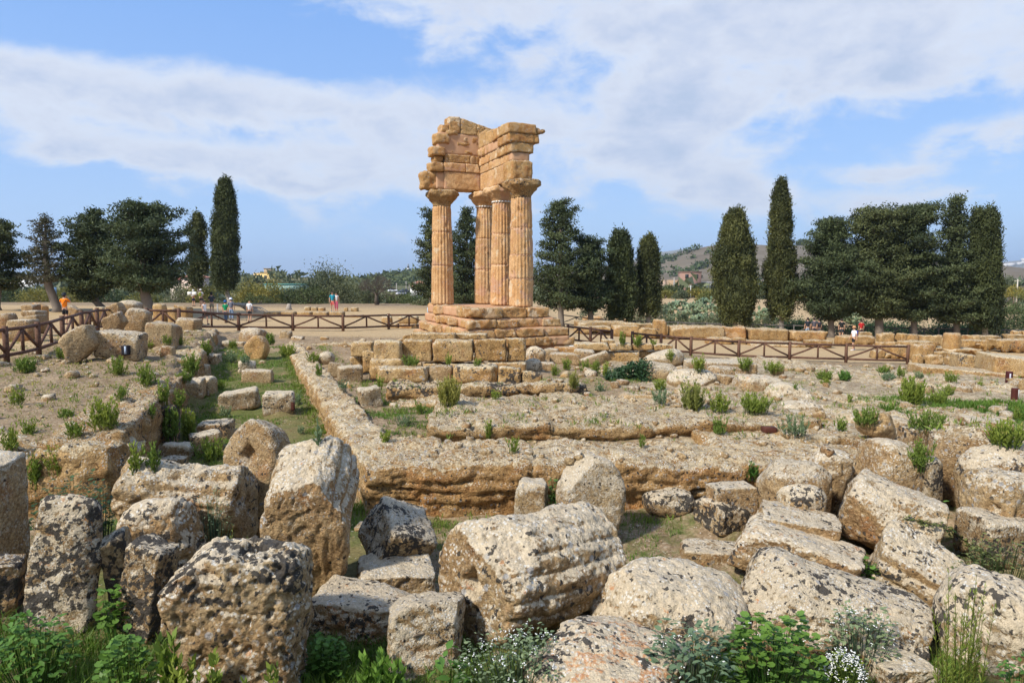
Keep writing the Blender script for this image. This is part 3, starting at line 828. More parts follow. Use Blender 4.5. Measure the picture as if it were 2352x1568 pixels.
S('boulder', (1842, 1026, 1966, 1128), 'block', depth=.8, Y=10.2, rot=(0, 6, 20), label='boulder with a dark hollow low on its side', cat='boulder', pale=.5, dark=.05, pits=.06, rnd=.3)
S('boulder', (1782, 1110, 1900, 1182), 'boulder', depth=.7, Y=9.2, label='small stone with bold black and white lichen beside the rounded brown boulder', cat='boulder', pale=.8, dark=.62)
S('stone_block', (1730, 1146, 1934, 1272), depth=.8, Y=8.8, rot=(0, 12, -16), label='flat pinkish slab sloping down under the bold lichened stone', pale=.5, dark=.2, rust=.3)
S('stone_block', (1668, 1176, 1990, 1390), depth=.55, Y=8.3, rot=(0, 18, -28), label='long squared block falling away beside the speckled drum', pale=.5, dark=.22, rust=.4, flutes=0)
S('stone_block', (1560, 1234, 1745, 1310), depth=.6, rot=(0, 4, -8), label='low broken stone between the smooth pale drum and the long squared block', pale=.5, dark=.45, rust=.3)
S('column_drum', (1686, 1254, 2150, 1580), 'drum', depth=.8, Y=7.2, rot=(0, 17, -22), label='long speckled drum with grey and black lichen sinking into leafy plants', cat='column drum', pale=.65, dark=.52, rust=.3, rnd=.25, amp=.07, px=3.6)
S('stone_block', (1690, 1392, 1915, 1545), depth=.8, Y=6.75, rot=(0, 20, -14), label='orange tinted stone in front of the long speckled drum', pale=.45, dark=.35, rust=.9)
S('boulder', (1962, 1004, 2125, 1140), 'boulder', depth=.9, Y=10.3, rot=(0, 8, 0), label='humped boulder behind the huge drum with the bare grey patch', cat='boulder', pale=.45, dark=.06)
S('stone_block', (2106, 1046, 2168, 1140), depth=.7, Y=9.95, rot=(0, -8, 20), label='small bluish stone with black freckles beside the humped boulder', pale=.8, dark=.5)
S('column_drum', (1914, 1076, 2182, 1318), 'drum', depth=1.0, Y=9.0, rot=(0, 16, -34), label='huge drum with a bare grey patch on its broken face', cat='column drum', pale=.58, dark=.12, rust=.3, rnd=.10, cuts=4, cut_depth=.2)
S('column_drum', (1972, 1192, 2232, 1480), 'drum', depth=1.0, Y=7.95, rot=(0, 18, -36), label='fluted drum sloping down with a creeper over its top', cat='column drum', pale=.62, dark=.40, flutes=18, flute_depth=.08, rnd=.10)
S('boulder', (2128, 1294, 2460, 1620), 'boulder', depth=1.0, Y=6.7, rot=(0, 16, -25), label='big pale boulder behind the feathery plant', cat='boulder', pale=.85, dark=.45, rust=.2)
S('stone_block', (1950, 1472, 2160, 1600), depth=.9, Y=6.25, rot=(0, 3, 10), label='low flat pale rock among white flowers and feathery stalks', pale=.75, dark=.12, rust=.4)
S('column_drum', (2132, 970, 2296, 1140), 'drum', depth=.8, Y=10.4, rot=(0, 16, 130), label='broad broken drum rising behind the boulder with the orange hollow', cat='column drum', pale=.4, dark=.1, rnd=.14)
S('boulder', (2190, 1006, 2420, 1150), 'boulder', depth=.7, Y=9.9, rot=(0, -10, 16), label='long grey boulder crossing behind the boulder with the orange hollow', cat='boulder', pale=.6, dark=.3)
S('boulder', (2200, 1072, 2410, 1200), 'block', depth=.8, Y=9.2, rot=(0, 3, 12), label='boulder with a deep orange hollow in its front', cat='boulder', pale=.5, dark=.15, rust=.3, pits=.12, rnd=.3)
S('stone_block', (2190, 1162, 2410, 1262), depth=.6, Y=8.8, rot=(0, 4, 8), label='flat cream slab below the boulder with the orange hollow', pale=.7, dark=.4)
S('stone_block', (2198, 1222, 2296, 1268), depth=.7, rot=(0, 0, 14), label='small low stone with a striped black top in the grass', dark=.85, pale=.7)
S('stone_block', (2300, 1238, 2400, 1285), depth=.7, label='flat black stone at the picture edge in the creeper', dark=.9, pale=.4)
S('boulder', (1962, 945, 2060, 1012), 'block', depth=.8, Y=12.9, rot=(0, 14, 20), label='golden boulder perched on the rock flat', cat='boulder', pale=.05, dark=.0, rnd=.25, mat=M_CLOD, contact=False)
S('stone_block', (2055, 975, 2135, 1060), depth=.8, Y=11.6, rot=(0, 3, 5), label='low spotted ledge stone right behind the golden boulder', pale=.6, dark=.45)
# ---------------------------------------------------------------- stones on the trench floor
GT = 'small blocks scattered along the grassy trench'
S('stone_block', (455, 811, 511, 840), depth=.7, label='small speckled grey block beside tall weeds in the trench', dark=.55, pale=.7, group=GT)
S('stone_block', (440, 835, 486, 868), depth=.9, label='squared block half sunk by the trench bank weeds', pale=.6, dark=.1, group=GT)
S('stone_block', (409, 866, 474, 920), depth=.9, rot=(0, 0, 14), label='squared cream block at the foot of the bank', pale=.6, dark=.05, group=GT)
S('stone_block', (452, 862, 500, 910), depth=.9, rot=(0, 0, -12), label='squared cream block touching the one at the foot of the bank', pale=.6, dark=.05, group=GT)
S('stone_block', (500, 886, 600, 946), depth=.6, rot=(0, -8, 18), label='pointed pale block lying across the trench grass', pale=.75, dark=.25, group=GT)
S('stone_block', (601, 896, 678, 955), depth=.9, rot=(0, 0, 14), label='cube of pale stone with black freckles near the narrow wall', pale=.75, dark=.42, group=GT)
S('stone_block', (554, 846, 630, 882), depth=.6, rot=(0, 2, 8), label='flat oblong block raised on one edge in the trench', pale=.5, dark=.08, group=GT)
S('stone_block', (546, 827, 589, 857), depth=.9, rot=(0, 0, 20), label='small bluish grey block behind the flat oblong one', pale=.85, dark=.1, group=GT)
S('column_drum', (560, 770, 620, 828), 'drum', depth=.5, rot=(0, 4, 86), label='round drum with a diamond socket facing the trench', cat='column drum', pale=.1, dark=.0, rust=.1, hole=.09, mat=M_BLOCK, hole_end=-1, rnd=.07)
S('stone_block', (548, 752, 616, 800), 'boulder', depth=.8, Y=34, label='rounded stone standing right behind the drum with the diamond socket', pale=.5, dark=.1)
S('stone_block', (640, 757, 672, 790), depth=.8, Y=36, rot=(0, 10, 0), label='small orange stone with a slate coloured side by the far fence', pale=.2, dark=.3)
S('stone_block', (667, 771, 700, 788), depth=.8, Y=35, label='low grey stone on sand by the far fence', pale=.4, dark=.3)
S('stone_block', (508, 781, 532, 799), 'boulder', depth=.8, label='little white stone in weeds at the trench end', pale=.9, dark=0)
S('stone_block', (536, 784, 566, 815), depth=.6, Y=32, label='little block propped beside the drum with the diamond socket', pale=.6, dark=.2)
S('stone_block', (452, 960, 542, 1012), depth=.8, rot=(0, 0, 10), label='upper spotted block behind yellowish weeds in the trench', pale=.6, dark=.45)
S('stone_block', (432, 984, 514, 1044), depth=.8, rot=(0, -8, 30), label='lower leaning spotted block hidden in yellowish weeds', pale=.6, dark=.5)
S('stone_block', (368, 1013, 446, 1060), depth=.6, rot=(0, 2, 12), label='smooth cream slab in weeds beside the shaded bank', pale=.7, dark=.1)
S('stone_block', (366, 1044, 434, 1082), depth=.7, label='small spotted stone beneath the smooth cream slab', pale=.5, dark=.6)
S('stone_block', (352, 928, 414, 975), depth=.8, Y=14.8, label='nearly black stone in shaded weeds at the bank foot', dark=.98, pale=.1)
# court between the narrow wall and the terraces
S('boulder', (727, 806, 770, 842), 'boulder', depth=.9, label='rounded grey boulder in the courtyard by the narrow wall', cat='boulder', pale=.7, dark=.35)
S('stone_block', (750, 830, 800, 870), depth=.8, rot=(0, 14, 10), label='sloping tan block behind a squared one in the courtyard', pale=.2, dark=.05)
S('stone_block', (774, 836, 834, 882), depth=.9, rot=(0, 0, 20), label='squared pale block with a shaded side at the platform corner', pale=.6, dark=.15)
S('stone_block', (820, 883, 880, 938), depth=.9, rot=(0, -5, 18), label='upright pale block alone on the courtyard grass', pale=.75, dark=.1)
# ---------------------------------------------------------------- stones on the bank
S('boulder', (133, 745, 232, 828), 'block', depth=.8, Y=20.6, rot=(0, -28, 18), label='tilted brown boulder on the bank with a raw orange scar', cat='boulder', pale=.1, dark=.0, mat=M_STONE, rnd=.15, cuts=5)
S('boulder', (214, 755, 340, 822), 'block', depth=.6, Y=21.4, rot=(0, 5, 8), label='wide grey block on the bank with a tray shaped top', cat='boulder', pale=.45, dark=.35, cuts=3)
S('boulder', (332, 736, 420, 785), 'block', depth=.8, Y=24.5, rot=(0, 3, 6), label='flat topped block overhanging its foot beside the fence post', cat='boulder', pale=.3, dark=.1, cuts=3)
S('boulder', (232, 714, 296, 764), 'block', depth=.8, Y=25.5, rot=(0, -30, 10), label='steep brown boulder breaking the line of the timber fence', cat='boulder', pale=.15, dark=.0, cuts=4)
S('boulder', (280, 706, 350, 756), 'boulder', depth=.8, Y=27, rot=(0, 10, 0), label='rounded split boulder behind the steep brown one', cat='boulder', pale=.45, dark=.1, cuts=4)
S('stone_block', (367, 793, 404, 824), depth=.9, Y=22, rot=(0, 8, 20), label='small tan stone on the rim of the bank', pale=.2, dark=.0)
S('boulder', (240, 694, 292, 726), 'block', depth=.8, Y=34, rot=(0, -20, 0), label='brown boulder behind the fence with a dark side', cat='boulder', pale=.1, dark=0)
S('boulder', (266, 689, 330, 722), 'boulder', depth=.8, Y=36, label='large rounded boulder topping the pile behind the fence', cat='boulder', pale=.5, dark=.05)
S('stone_block', (212, 704, 252, 732), depth=.8, Y=40, label='squared block with a notch on top behind the fence', pale=.4, dark=0, mat=M_BLOCK)
S('stone_block', (350, 697, 386, 734), 'block', depth=.8, Y=43, label='upright fluted block left of two others behind the fence', pale=.2, dark=0, mat=M_BLOCK, pits=.06)
S('stone_block', (384, 706, 414, 734), depth=.8, Y=43, label='greyish squared block in the middle of three behind the fence', pale=.3, dark=.1, mat=M_BLOCK)
S('stone_block', (398, 700, 444, 728), depth=.8, Y=46, rot=(0, 10, 0), label='wedge shaped tan block lying at the far end of the pile', pale=.2, dark=0, mat=M_BLOCK)
S('stone_block', (400, 728, 466, 764), depth=.8, Y=33.5, rot=(0, 6, 0), label='flat tan stone behind the fence just past its corner post', pale=.3, dark=0)
S('stone_block', (150, 700, 190, 728), depth=.7, Y=42, rot=(0, 28, 0), label='slanting slab with a dark underside next to the man in orange', pale=.2, dark=0)
S('stone_block', (168, 716, 216, 738), depth=.8, Y=39, rot=(0, -8, 0), label='pointed low stone behind the fence near the man in orange', pale=.2, dark=0)
GL = 'ruined blocks heaped behind the fence on sand'
S('stone_block', (48, 698, 96, 720), depth=.8, Y=31, label='topmost rounded stone of the heap on the sand', pale=.3, dark=0, contact=False, group=GL)
S('stone_block', (48, 712, 110, 732), depth=.8, Y=30, label='flat slab in the middle of the heap on the sand', pale=.5, dark=0, contact=False, group=GL)
S('stone_block', (42, 722, 112, 752), depth=.7, Y=28.5, rot=(0, -6, 0), label='sloping block low in the heap on the sand', pale=.3, dark=.05, group=GL)
S('stone_block', (14, 732, 92, 758), depth=.6, Y=26.5, rot=(0, 0, 8), label='long flat slab resting at the front of the heap', pale=.5, dark=.05, group=GL)
S('stone_block', (-14, 718, 42, 756), 'boulder', depth=.8, Y=27, label='rounded stones at the picture edge beside the heap', pale=.3, dark=.05, group=GL)
S('stone_block', (70, 694, 112, 716), depth=.7, Y=34, rot=(0, 18, 0), label='reddish slab leaning behind the heap on the sand', pale=0, dark=0, mat=M_KREP, group=GL)
# ---------------------------------------------------------------- boulders on the rock flats
S('boulder', (1459, 828, 1566, 884), 'boulder', depth=.9, Y=21.5, rot=(0, 8, 0), label='smooth pale boulder next to the dark green shrub', cat='boulder', pale=.4, dark=.08)
S('boulder', (1530, 846, 1648, 902), 'boulder', depth=.8, Y=20, label='crusted boulder with black specks behind the bushy weed', cat='boulder', pale=.6, dark=.35)
S('boulder', (1622, 838, 1706, 882), 'block', depth=.8, Y=22.5, rnd=.2, rot=(0, 4, 10), label='squarish brown boulder at the back of the row', cat='boulder', pale=.35, dark=.12)
S('boulder', (1628, 856, 1708, 914), 'block', depth=.9, Y=20.3, rot=(0, 6, 24), label='brown boulder with a broad shaded face in the row', cat='boulder', pale=.35, dark=.0)
S('boulder', (1676, 858, 1798, 928), 'block', depth=.8, Y=19.4, rnd=.25, rot=(0, 4, 12), label='wide boulder with orange flecks in the middle of the row', cat='boulder', pale=.6, dark=.15, rust=.5)
S('boulder', (1745, 876, 1872, 962), 'boulder', depth=.9, Y=18.2, rot=(0, 14, 0), label='peaked boulder with a tan scar at the end of the row', cat='boulder', pale=.6, dark=.05)
S('boulder', (1770, 918, 1890, 970), 'boulder', depth=.7, Y=16.4, label='low reddish boulder below the peaked one', cat='boulder', pale=.45, dark=.15)
S('stone_block', (1690, 926, 1842, 978), depth=.6, Y=15.6, rot=(0, 9, -14), label='long pale slab lying in front of the bright green weeds', pale=.65, dark=.05)
S('stone_block', (1418, 900, 1508, 932), depth=.6, Y=17.2, rot=(0, 0, 6), label='loose tan block lying alone on the rock flat', pale=.15, dark=.0, mat=M_CLOD)
S('stone_block', (1648, 926, 1706, 962), depth=.8, Y=16.6, label='small pale stone between two weed clumps', pale=.6, dark=.1)
S('boulder', (1830, 938, 1898, 980), 'block', depth=.8, Y=14.9, rot=(0, -8, 10), label='yellowish rounded stone beside weeds near the golden boulder', cat='boulder', pale=.05, dark=0, mat=M_CLOD)
S('stone_block', (1770, 842, 1802, 862), depth=.8, Y=24, rot=(0, 4, 0), label='low brown stone under a rounded weed', pale=.1, dark=.1)
S('boulder', (1478, 800, 1572, 856), 'boulder', depth=.8, Y=24.5, rot=(0, -12, 0), label='pointed pale boulder below the ruined low wall', cat='boulder', pale=.55, dark=.05)
S('stone_block', (1550, 822, 1740, 862), depth=.5, Y=24.5, rot=(0, 3, 4), label='long worn rock hump beneath the fence weeds', pale=.6, dark=.15)
S('boulder', (2070, 872, 2106, 918), 'block', depth=.7, Y=19.5, rot=(0, -14, 0), label='leaning tan stone behind the tallest weed', cat='boulder', pale=.1, dark=0, mat=M_CLOD)
# rubble at the temple foot
GR = 'rubble heaped at the temple foot'
S('stone_block', (1206, 794, 1254, 836), 'boulder', depth=.9, Y=25, label='rounded grey block leaning on the end of the ashlar wall', pale=.6, dark=.2, group=GR)
S('stone_block', (1204, 822, 1246, 864), 'boulder', depth=.9, Y=22.8, label='hollowed grey stone at the foot of the ashlar wall', pale=.8, dark=.2, group=GR)
S('stone_block', (1248, 798, 1284, 830), depth=.9, Y=26.5, label='upright tan stone in the rubble', pale=.4, dark=.05, group=GR)
S('stone_block', (1262, 808, 1334, 832), depth=.7, Y=25.5, rot=(0, 2, -6), label='flat slab lying across the rubble', pale=.4, dark=.05, group=GR)
S('stone_block', (1270, 795, 1330, 812), depth=.6, Y=27, label='reddish slab below the temple steps', pale=.1, dark=.05, mat=M_KREP, group=GR)
S('stone_block', (1318, 800, 1366, 838), depth=.8, Y=25.5, label='spotted block under the low ruined wall end', pale=.6, dark=.35, group=GR)
S('stone_block', (1330, 804, 1406, 846), depth=.35, Y=24, rot=(0, -26, 8), label='narrow slab propped up like a ramp', pale=.5, dark=.05, group=GR)
S('stone_block', (1226, 830, 1278, 858), depth=.7, Y=23.5, label='low pale stone behind the green weed row', pale=.4, dark=.1, group=GR)
# ---------------------------------------------------------------- the temple corner
TA = math.radians(-67.3)
TZ = 2.88
temple = empty('temple_ruin', (-1.40, 35.9, TZ), TA)
tag(temple, 'orange temple corner of four fluted columns carrying a broken entablature on stepped blocks', 'temple ruin')
def tblock(name, s0, s1, t0, t1, z0, z1, mat, parent=temple, seed=0, sp=.07, rnd=.014, amp=.024, cuts=1, gap=.002, dark=.0, pale=.15, pits=0.0, cut_depth=.12, fine=.012, strata=0.0, rot=(0, 0, 0)):
    dims = (s1 - s0 - gap, t1 - t0 - gap, z1 - z0 - gap)
    V, Q = stone(dims, 'block', sp, seed, rnd=rnd, amp=amp, cuts=cuts, cut_depth=cut_depth, pits=pits, fine=fine, strata=strata)
    V = V @ rotm(*rot).T
    o = link(name, mesh_from(name, V + np.array((0, 0, dims[2] / 2)), Q, mat), parent, ((s0 + s1) / 2, -(t0 + t1) / 2, z0 - TZ))
    o['dark'], o['pale'], o['rust'] = dark, pale, 0.0
    return o
COLS = [(4.72, 0.0, 3), (2.36, 0.0, 2), (0.0, 0.0, 1), (0.0, 2.33, 4)]
def shaft(seed, z0, z1, H, worn):
    na, nz = 120, max(4, int((z1 - z0) / .075))
    th = np.linspace(0, 2 * PI, na, endpoint=False)
    zz = np.linspace(z0 + .006, z1 - .006, nz)
    A, Z = np.meshgrid(th, zz, indexing='ij')
    tt = Z / H
    r = .585 - .115 * tt + .018 * np.sin(PI * tt)
    P = np.stack([np.cos(A) * r, np.sin(A) * r, Z], -1).reshape(-1, 3)
    er = np.clip(fbm(P * np.array((1.5, 1.5, .9)) + seed * 7.7, 3) * 1.5 + worn, 0, 1).reshape(A.shape)
    fl = np.abs(np.sin(A * 10)) ** .7
    r = r - .055 * (1 - fl) * (1 - .85 * er) * 1.0
    r = r - er * .035 + (fbm(P * 4 + seed, 3) * .022 + fbm(P * 12 + seed, 2) * .010).reshape(A.shape) * (.35 + er)
    chip = np.clip(fbm(P * 2.6 + seed * 3.1, 2) - .42, 0, 1).reshape(A.shape)
    r = r - chip * .22
    edge = np.minimum(Z - z0, z1 - Z)
    r = r - .02 * np.clip(1 - edge / .05, 0, 1)
    V = np.stack([np.cos(A) * r, np.sin(A) * r, Z], -1).reshape(-1, 3)
    i = np.arange(na * nz).reshape(na, nz)
    ii = np.roll(i, -1, 0)
    Q = np.stack([i[:, :-1].ravel(), ii[:, :-1].ravel(), ii[:, 1:].ravel(), i[:, 1:].ravel()], 1)
    V = np.concatenate([V, [(0, 0, z0 + .01), (0, 0, z1 - .01)]])
    n = na * nz
    T = np.concatenate([np.stack([ii[:, 0], i[:, 0], np.full(na, n)], 1), np.stack([i[:, -1], ii[:, -1], np.full(na, n + 1)], 1)])
    return V, [Q, T]
def capital(seed):
    na, nz = 72, 18
    zz = np.linspace(0, .80, nz)
    prof = np.interp(zz, [0, .10, .14, .20, .34, .46, .52, .70, .80], [.455, .455, .50, .53, .66, .76, .80, .80, .72])
    th = np.linspace(0, 2 * PI, na, endpoint=False)
    A, Z = np.meshgrid(th, zz, indexing='ij')
    sq = sstep(.42, .56, Z)
    m = np.maximum(np.abs(np.cos(A)), np.abs(np.sin(A)))
    r = prof[None] * (1 - sq + sq * np.minimum(1 / m * .93, 1.13))
    P = np.stack([np.cos(A) * r, np.sin(A) * r, Z], -1).reshape(-1, 3)
    n = (fbm(P * 1.6 + seed * 5, 3) * .10 + fbm(P * 6 + seed, 3) * .045).reshape(A.shape)
    r = r + n * sstep(.1, .3, Z)
    Z2 = Z - sstep(.5, .8, Z) * np.abs(fbm(P * 1.3 + seed * 2, 2)).reshape(A.shape) * .16
    V = np.stack([np.cos(A) * r, np.sin(A) * r, Z2], -1).reshape(-1, 3)
    i = np.arange(na * nz).reshape(na, nz); ii = np.roll(i, -1, 0)
    Q = np.stack([i[:, :-1].ravel(), ii[:, :-1].ravel(), ii[:, 1:].ravel(), i[:, 1:].ravel()], 1)
    V = np.concatenate([V, [(0, 0, 0), (0, 0, .74)]])
    k = na * nz
    T = np.concatenate([np.stack([ii[:, 0], i[:, 0], np.full(na, k)], 1), np.stack([i[:, -1], ii[:, -1], np.full(na, k + 1)], 1)])
    return V, [Q, T]
joints = {3: [0, 1.28, 2.35, 3.55, 4.95], 2: [0, 1.95, 3.45, 4.95], 1: [0, 1.75, 3.35, 4.95], 4: [0, 1.95, 3.62, 4.95]}
for (s, t, k) in COLS:
    c = link('column', None, temple, (s, -t, 0)); c.empty_display_size = .2
    J = joints[k]
    for q in range(len(J) - 1):
        V, fs = shaft(k * 11 + q * 3, J[q], J[q + 1], 4.95, {3: .12, 2: -.05, 1: .05, 4: -.12}[k] + (.25 if (k == 3 and q == 0) else 0))
        o = link('drum', mesh_from('drum', V, fs, M_SHAFT), c)
        o['dark'], o['pale'], o['rust'] = 0.0, .12, 0.0
        if q:
            V, fs = shaft(k * 11 + q * 3, J[q] - .05, J[q] + .05, 4.95, -.6)
            V[:, :2] *= .985
            o = link('mortar_joint', mesh_from('mortar_joint', V, fs, M_MORTAR), c)
    V, fs = capital(k)
    o = link('capital', mesh_from('capital', V, fs, M_CAP if k in (3, 4) else M_SHAFT), c, (0, 0, 4.93))
    o['dark'], o['pale'], o['rust'] = (.3 if k == 3 else .1), .2, 0.0
    mb = MB()
    if k in (1, 2):
        for a in np.arange(0, 2 * PI, 2 * PI / 20):
            mb.box((math.cos(a) * .475, math.sin(a) * .475, 4.99), (.05, .10, .06), rotm(0, 0, math.degrees(a)))
        mb.build('plaster_band', M_FLOWER, c)

def core(s0, s1, t0, t1, z0, z1, name='mortar_core', seed=5):
    return tblock(name, s0, s1, t0, t1, z0, z1, M_MORTAR, seed=seed, rnd=.03, amp=.012, cuts=0, sp=.12, fine=.004)
B = lambda *a, **k: tblock('stone_block', *a, **k)
H = .46
# architrave: three beams
B(-.46, .46, .40, 2.32, 8.62, 9.50, M_SHAFT, seed=1, rnd=.03, amp=.012, cuts=0, pale=.1)
B(-.50, .30, 2.62, 3.42, 8.58, 9.48, M_KREP, seed=2, rnd=.15, amp=.08, cuts=3, pits=.03, strata=.05)
core(-.40, .38, 2.2, 2.72, 8.64, 9.46)
B(-.50, .22, -.46, .42, 8.60, 9.48, M_SHAFT, seed=3, rnd=.05)
B(.48, 2.45, -.44, .44, 8.62, 9.46, M_SHAFT, seed=4, rnd=.03, amp=.015, cuts=0)
core(.15, .55, -.40, .40, 8.62, 9.46)
B(2.45, 3.7, -.44, .46, 8.62, 9.46, M_SHAFT, seed=5, rnd=.03, amp=.015, cuts=0)
B(3.7, 4.84, -.54, .50, 8.60, 9.50, M_KREP, seed=6, rnd=.08, amp=.05, cuts=2, pits=.02, pale=.25)
# course above the architrave
for (a, b_, sd) in ((.46, 1.2, 11), (1.2, 2.35, 12)):
    B(-.46, .50, a, b_, 9.50, 9.93, M_SHAFT, seed=sd)
B(-.40, .56, 2.35, 3.02, 9.46, 9.96, M_KREP, seed=13, rnd=.08, amp=.04, cuts=2)
for (a, b_, sd) in ((-.46, .55, 14), (.55, 1.75, 15), (1.75, 3.3, 16), (3.3, 4.30, 17)):
    B(a, b_, -.44, .46, 9.46, 9.85, M_SHAFT, seed=sd, pale=.1)
core(4.30, 4.72, -.42, .46, 9.48, 9.85)
# second course
for (a, b_, sd) in ((.46, .95, 21), (.95, 2.3, 22)):
    B(-.42, .47, a, b_, 9.93, 10.36, M_KREP, seed=sd, rnd=.03, amp=.04, strata=.04)
B(-.42, .34, 2.34, 2.78, 9.96, 10.30, M_KREP, seed=23, rnd=.1, amp=.05, cuts=3)
for (a, b_, sd) in ((-.46, .7, 24), (.7, 1.9, 25), (1.9, 3.0, 26), (3.0, 3.9, 27), (3.9, 4.78, 28)):
    B(a, b_, -.50 - .1 * (a > 3.8), .49 + .05 * (a > 2.5), 9.85, 10.28, M_SHAFT if a < 2.5 else M_KREP, seed=sd, rnd=.025, amp=.03, pale=.2)
# rubble core of the tall wing with stones showing
core(-.42, .40, .30, 2.62, 10.34, 11.42, seed=6)
core(-.42, .40, -.42, .42, 9.9, 11.30, seed=7)
for (t0, t1, z0, z1, p, sd) in ((2.25, 2.95, 10.26, 10.72, .16, 31), (2.05, 2.75, 10.86, 11.36, .12, 32), (.5, .85, 10.8, 11.3, .03, 33), (.95, 1.65, 10.78, 11.02, .03, 34), (1.0, 1.3, 11.0, 11.3, .03, 35),
                                (.85, 1.25, 10.42, 10.62, .05, 36), (1.75, 1.98, 10.44, 10.62, .03, 37), (1.55, 2.2, 11.30, 11.54, .06, 38)):
    B(-.40, .40 + p, t0, t1, z0, z1, M_KREP, seed=sd, rnd=.09, amp=.05, cuts=3)
# raking top of the tall wing: block tops cut to a slope
def raked(t0, t1, z0, za, zb, sd, mat=M_KREP):
    dims = (.84, t1 - t0, 1.0)
    V, Q = stone(dims, 'block', .07, sd, rnd=.05, amp=.03, cuts=1)
    f = (V[:, 1] + dims[1] / 2) / dims[1]             # local y runs against t
    top = zb + (za - zb) * (1 - f) if False else za + (zb - za) * f
    V[:, 2] = (V[:, 2] + .5) * (top - z0)
    o = link('raking_block', mesh_from('raking_block', V, Q, mat), temple, (0, -(t0 + t1) / 2, z0 - TZ))
    o['dark'], o['pale'], o['rust'] = .1, .25, .1
raked(1.45, 2.05, 11.42, 12.22, 12.22, 41)
raked(.55, 1.45, 11.38, 12.20, 11.98, 42)
raked(-.45, .55, 11.28, 11.97, 11.72, 43)
B(-.38, .42, 2.02, 2.42, 11.40, 11.85, M_KREP, seed=44, rnd=.12, amp=.06, cuts=3)
# upper courses of the near wing
core(.30, 4.6, -.42, .52, 10.26, 10.72, seed=8)
for (a, b_, t1, sd) in ((.45, .85, .52, 51), (1.0, 1.35, .50, 52), (1.7, 1.9, .47, 53)):
    B(a, b_, .1, t1 + .08, 10.28, 10.66, M_KREP, seed=sd, rnd=.1, amp=.05, cuts=2)
B(3.3, 4.82, -.60, .63, 10.28, 10.68, M_KREP, seed=54, rnd=.05, amp=.035, dark=.1)
B(3.7, 4.84, -.86, -.58, 10.30, 10.70, M_KREP, seed=55, rnd=.06, amp=.03, cuts=2)
for (a, b_, sd) in ((.42, 1.5, 61), (1.5, 2.5, 62), (2.5, 3.6, 63), (3.6, 4.86, 64)):
    B(a, b_, -.50 - .2 * (a > 3), .52 + .10 * (a > 2.4) + .07 * (a > 3), 10.68, 11.13 + .12 * max(0, 3.2 - a), M_KREP, seed=sd, rnd=.03, amp=.03, pale=.3, dark=.05)
B(3.9, 4.82, -.92, -.66, 10.72, 11.02, M_CAP, seed=65, rnd=.1, amp=.05, cuts=3)
B(4.2, 4.65, -1.26, -.9, 10.80, 10.98, M_CAP, seed=66, rnd=.08, amp=.03, rot=(20, 0, 0), dark=.3)
# stepped base
RB = random.Random(5)
def run(vals0, vals1, lo, hi):
    out = [vals0]
    while out[-1] < vals1 - lo * 1.2:
        out.append(min(vals1, out[-1] + RB.uniform(lo, hi)))
    out[-1] = vals1
    return out
steps = [(2.42, 2.88, 5.70, -.95, 2.92), (2.0, 2.42, 5.86, -1.5, 3.08), (1.58, 2.0, 6.02, -1.82, 3.40), (1.16, 1.58, 6.12, -2.15, 3.66), (.62, 1.16, 5.95, -2.0, 3.8)]
for k, (z0, z1, sf, ta, tb) in enumerate(steps):
    core(-1.2, sf - .10, ta + .3, tb - .12, z0 + .01, z1 - (.02 if k == 0 else .0) - .005, seed=70 + k)
    if k == 4:
        continue
    cuts_ = run(ta, tb, .75, 1.35)
    for a, b_ in zip(cuts_[:-1], cuts_[1:]):
        if k and RB.random() < .10: continue
        p = RB.uniform(-.12, .10) + (.1 if b_ > 1.6 else 0)
        h = RB.uniform(-.07, .0)
        B(sf - .85, sf + p, a, b_, z0, z1 + h * (k > 0), M_KREP, seed=RB.randrange(999), rnd=.03, amp=.06, cuts=4, cut_depth=.14, strata=.04, pale=RB.uniform(0, .3))
    cuts_ = run(-1.2, sf - .86, .5, 1.05)
    for a, b_ in zip(cuts_[:-1], cuts_[1:]):
        if RB.random() < .2: continue
        p = RB.uniform(-.22, .18)
        B(a, b_, tb - .6, tb + p, z0 + RB.uniform(0, .08) * (k > 0), z1 - (RB.uniform(0, .06) if k else 0), M_KREP, seed=RB.randrange(999), rnd=.06, amp=.07, cuts=4, strata=.03, pale=RB.uniform(0, .3))
    if k:
        B(sf - 1.9, sf - .86, ta - .02, ta + .7, z0, z1, M_KREP, seed=80 + k, rnd=.08, amp=.04)

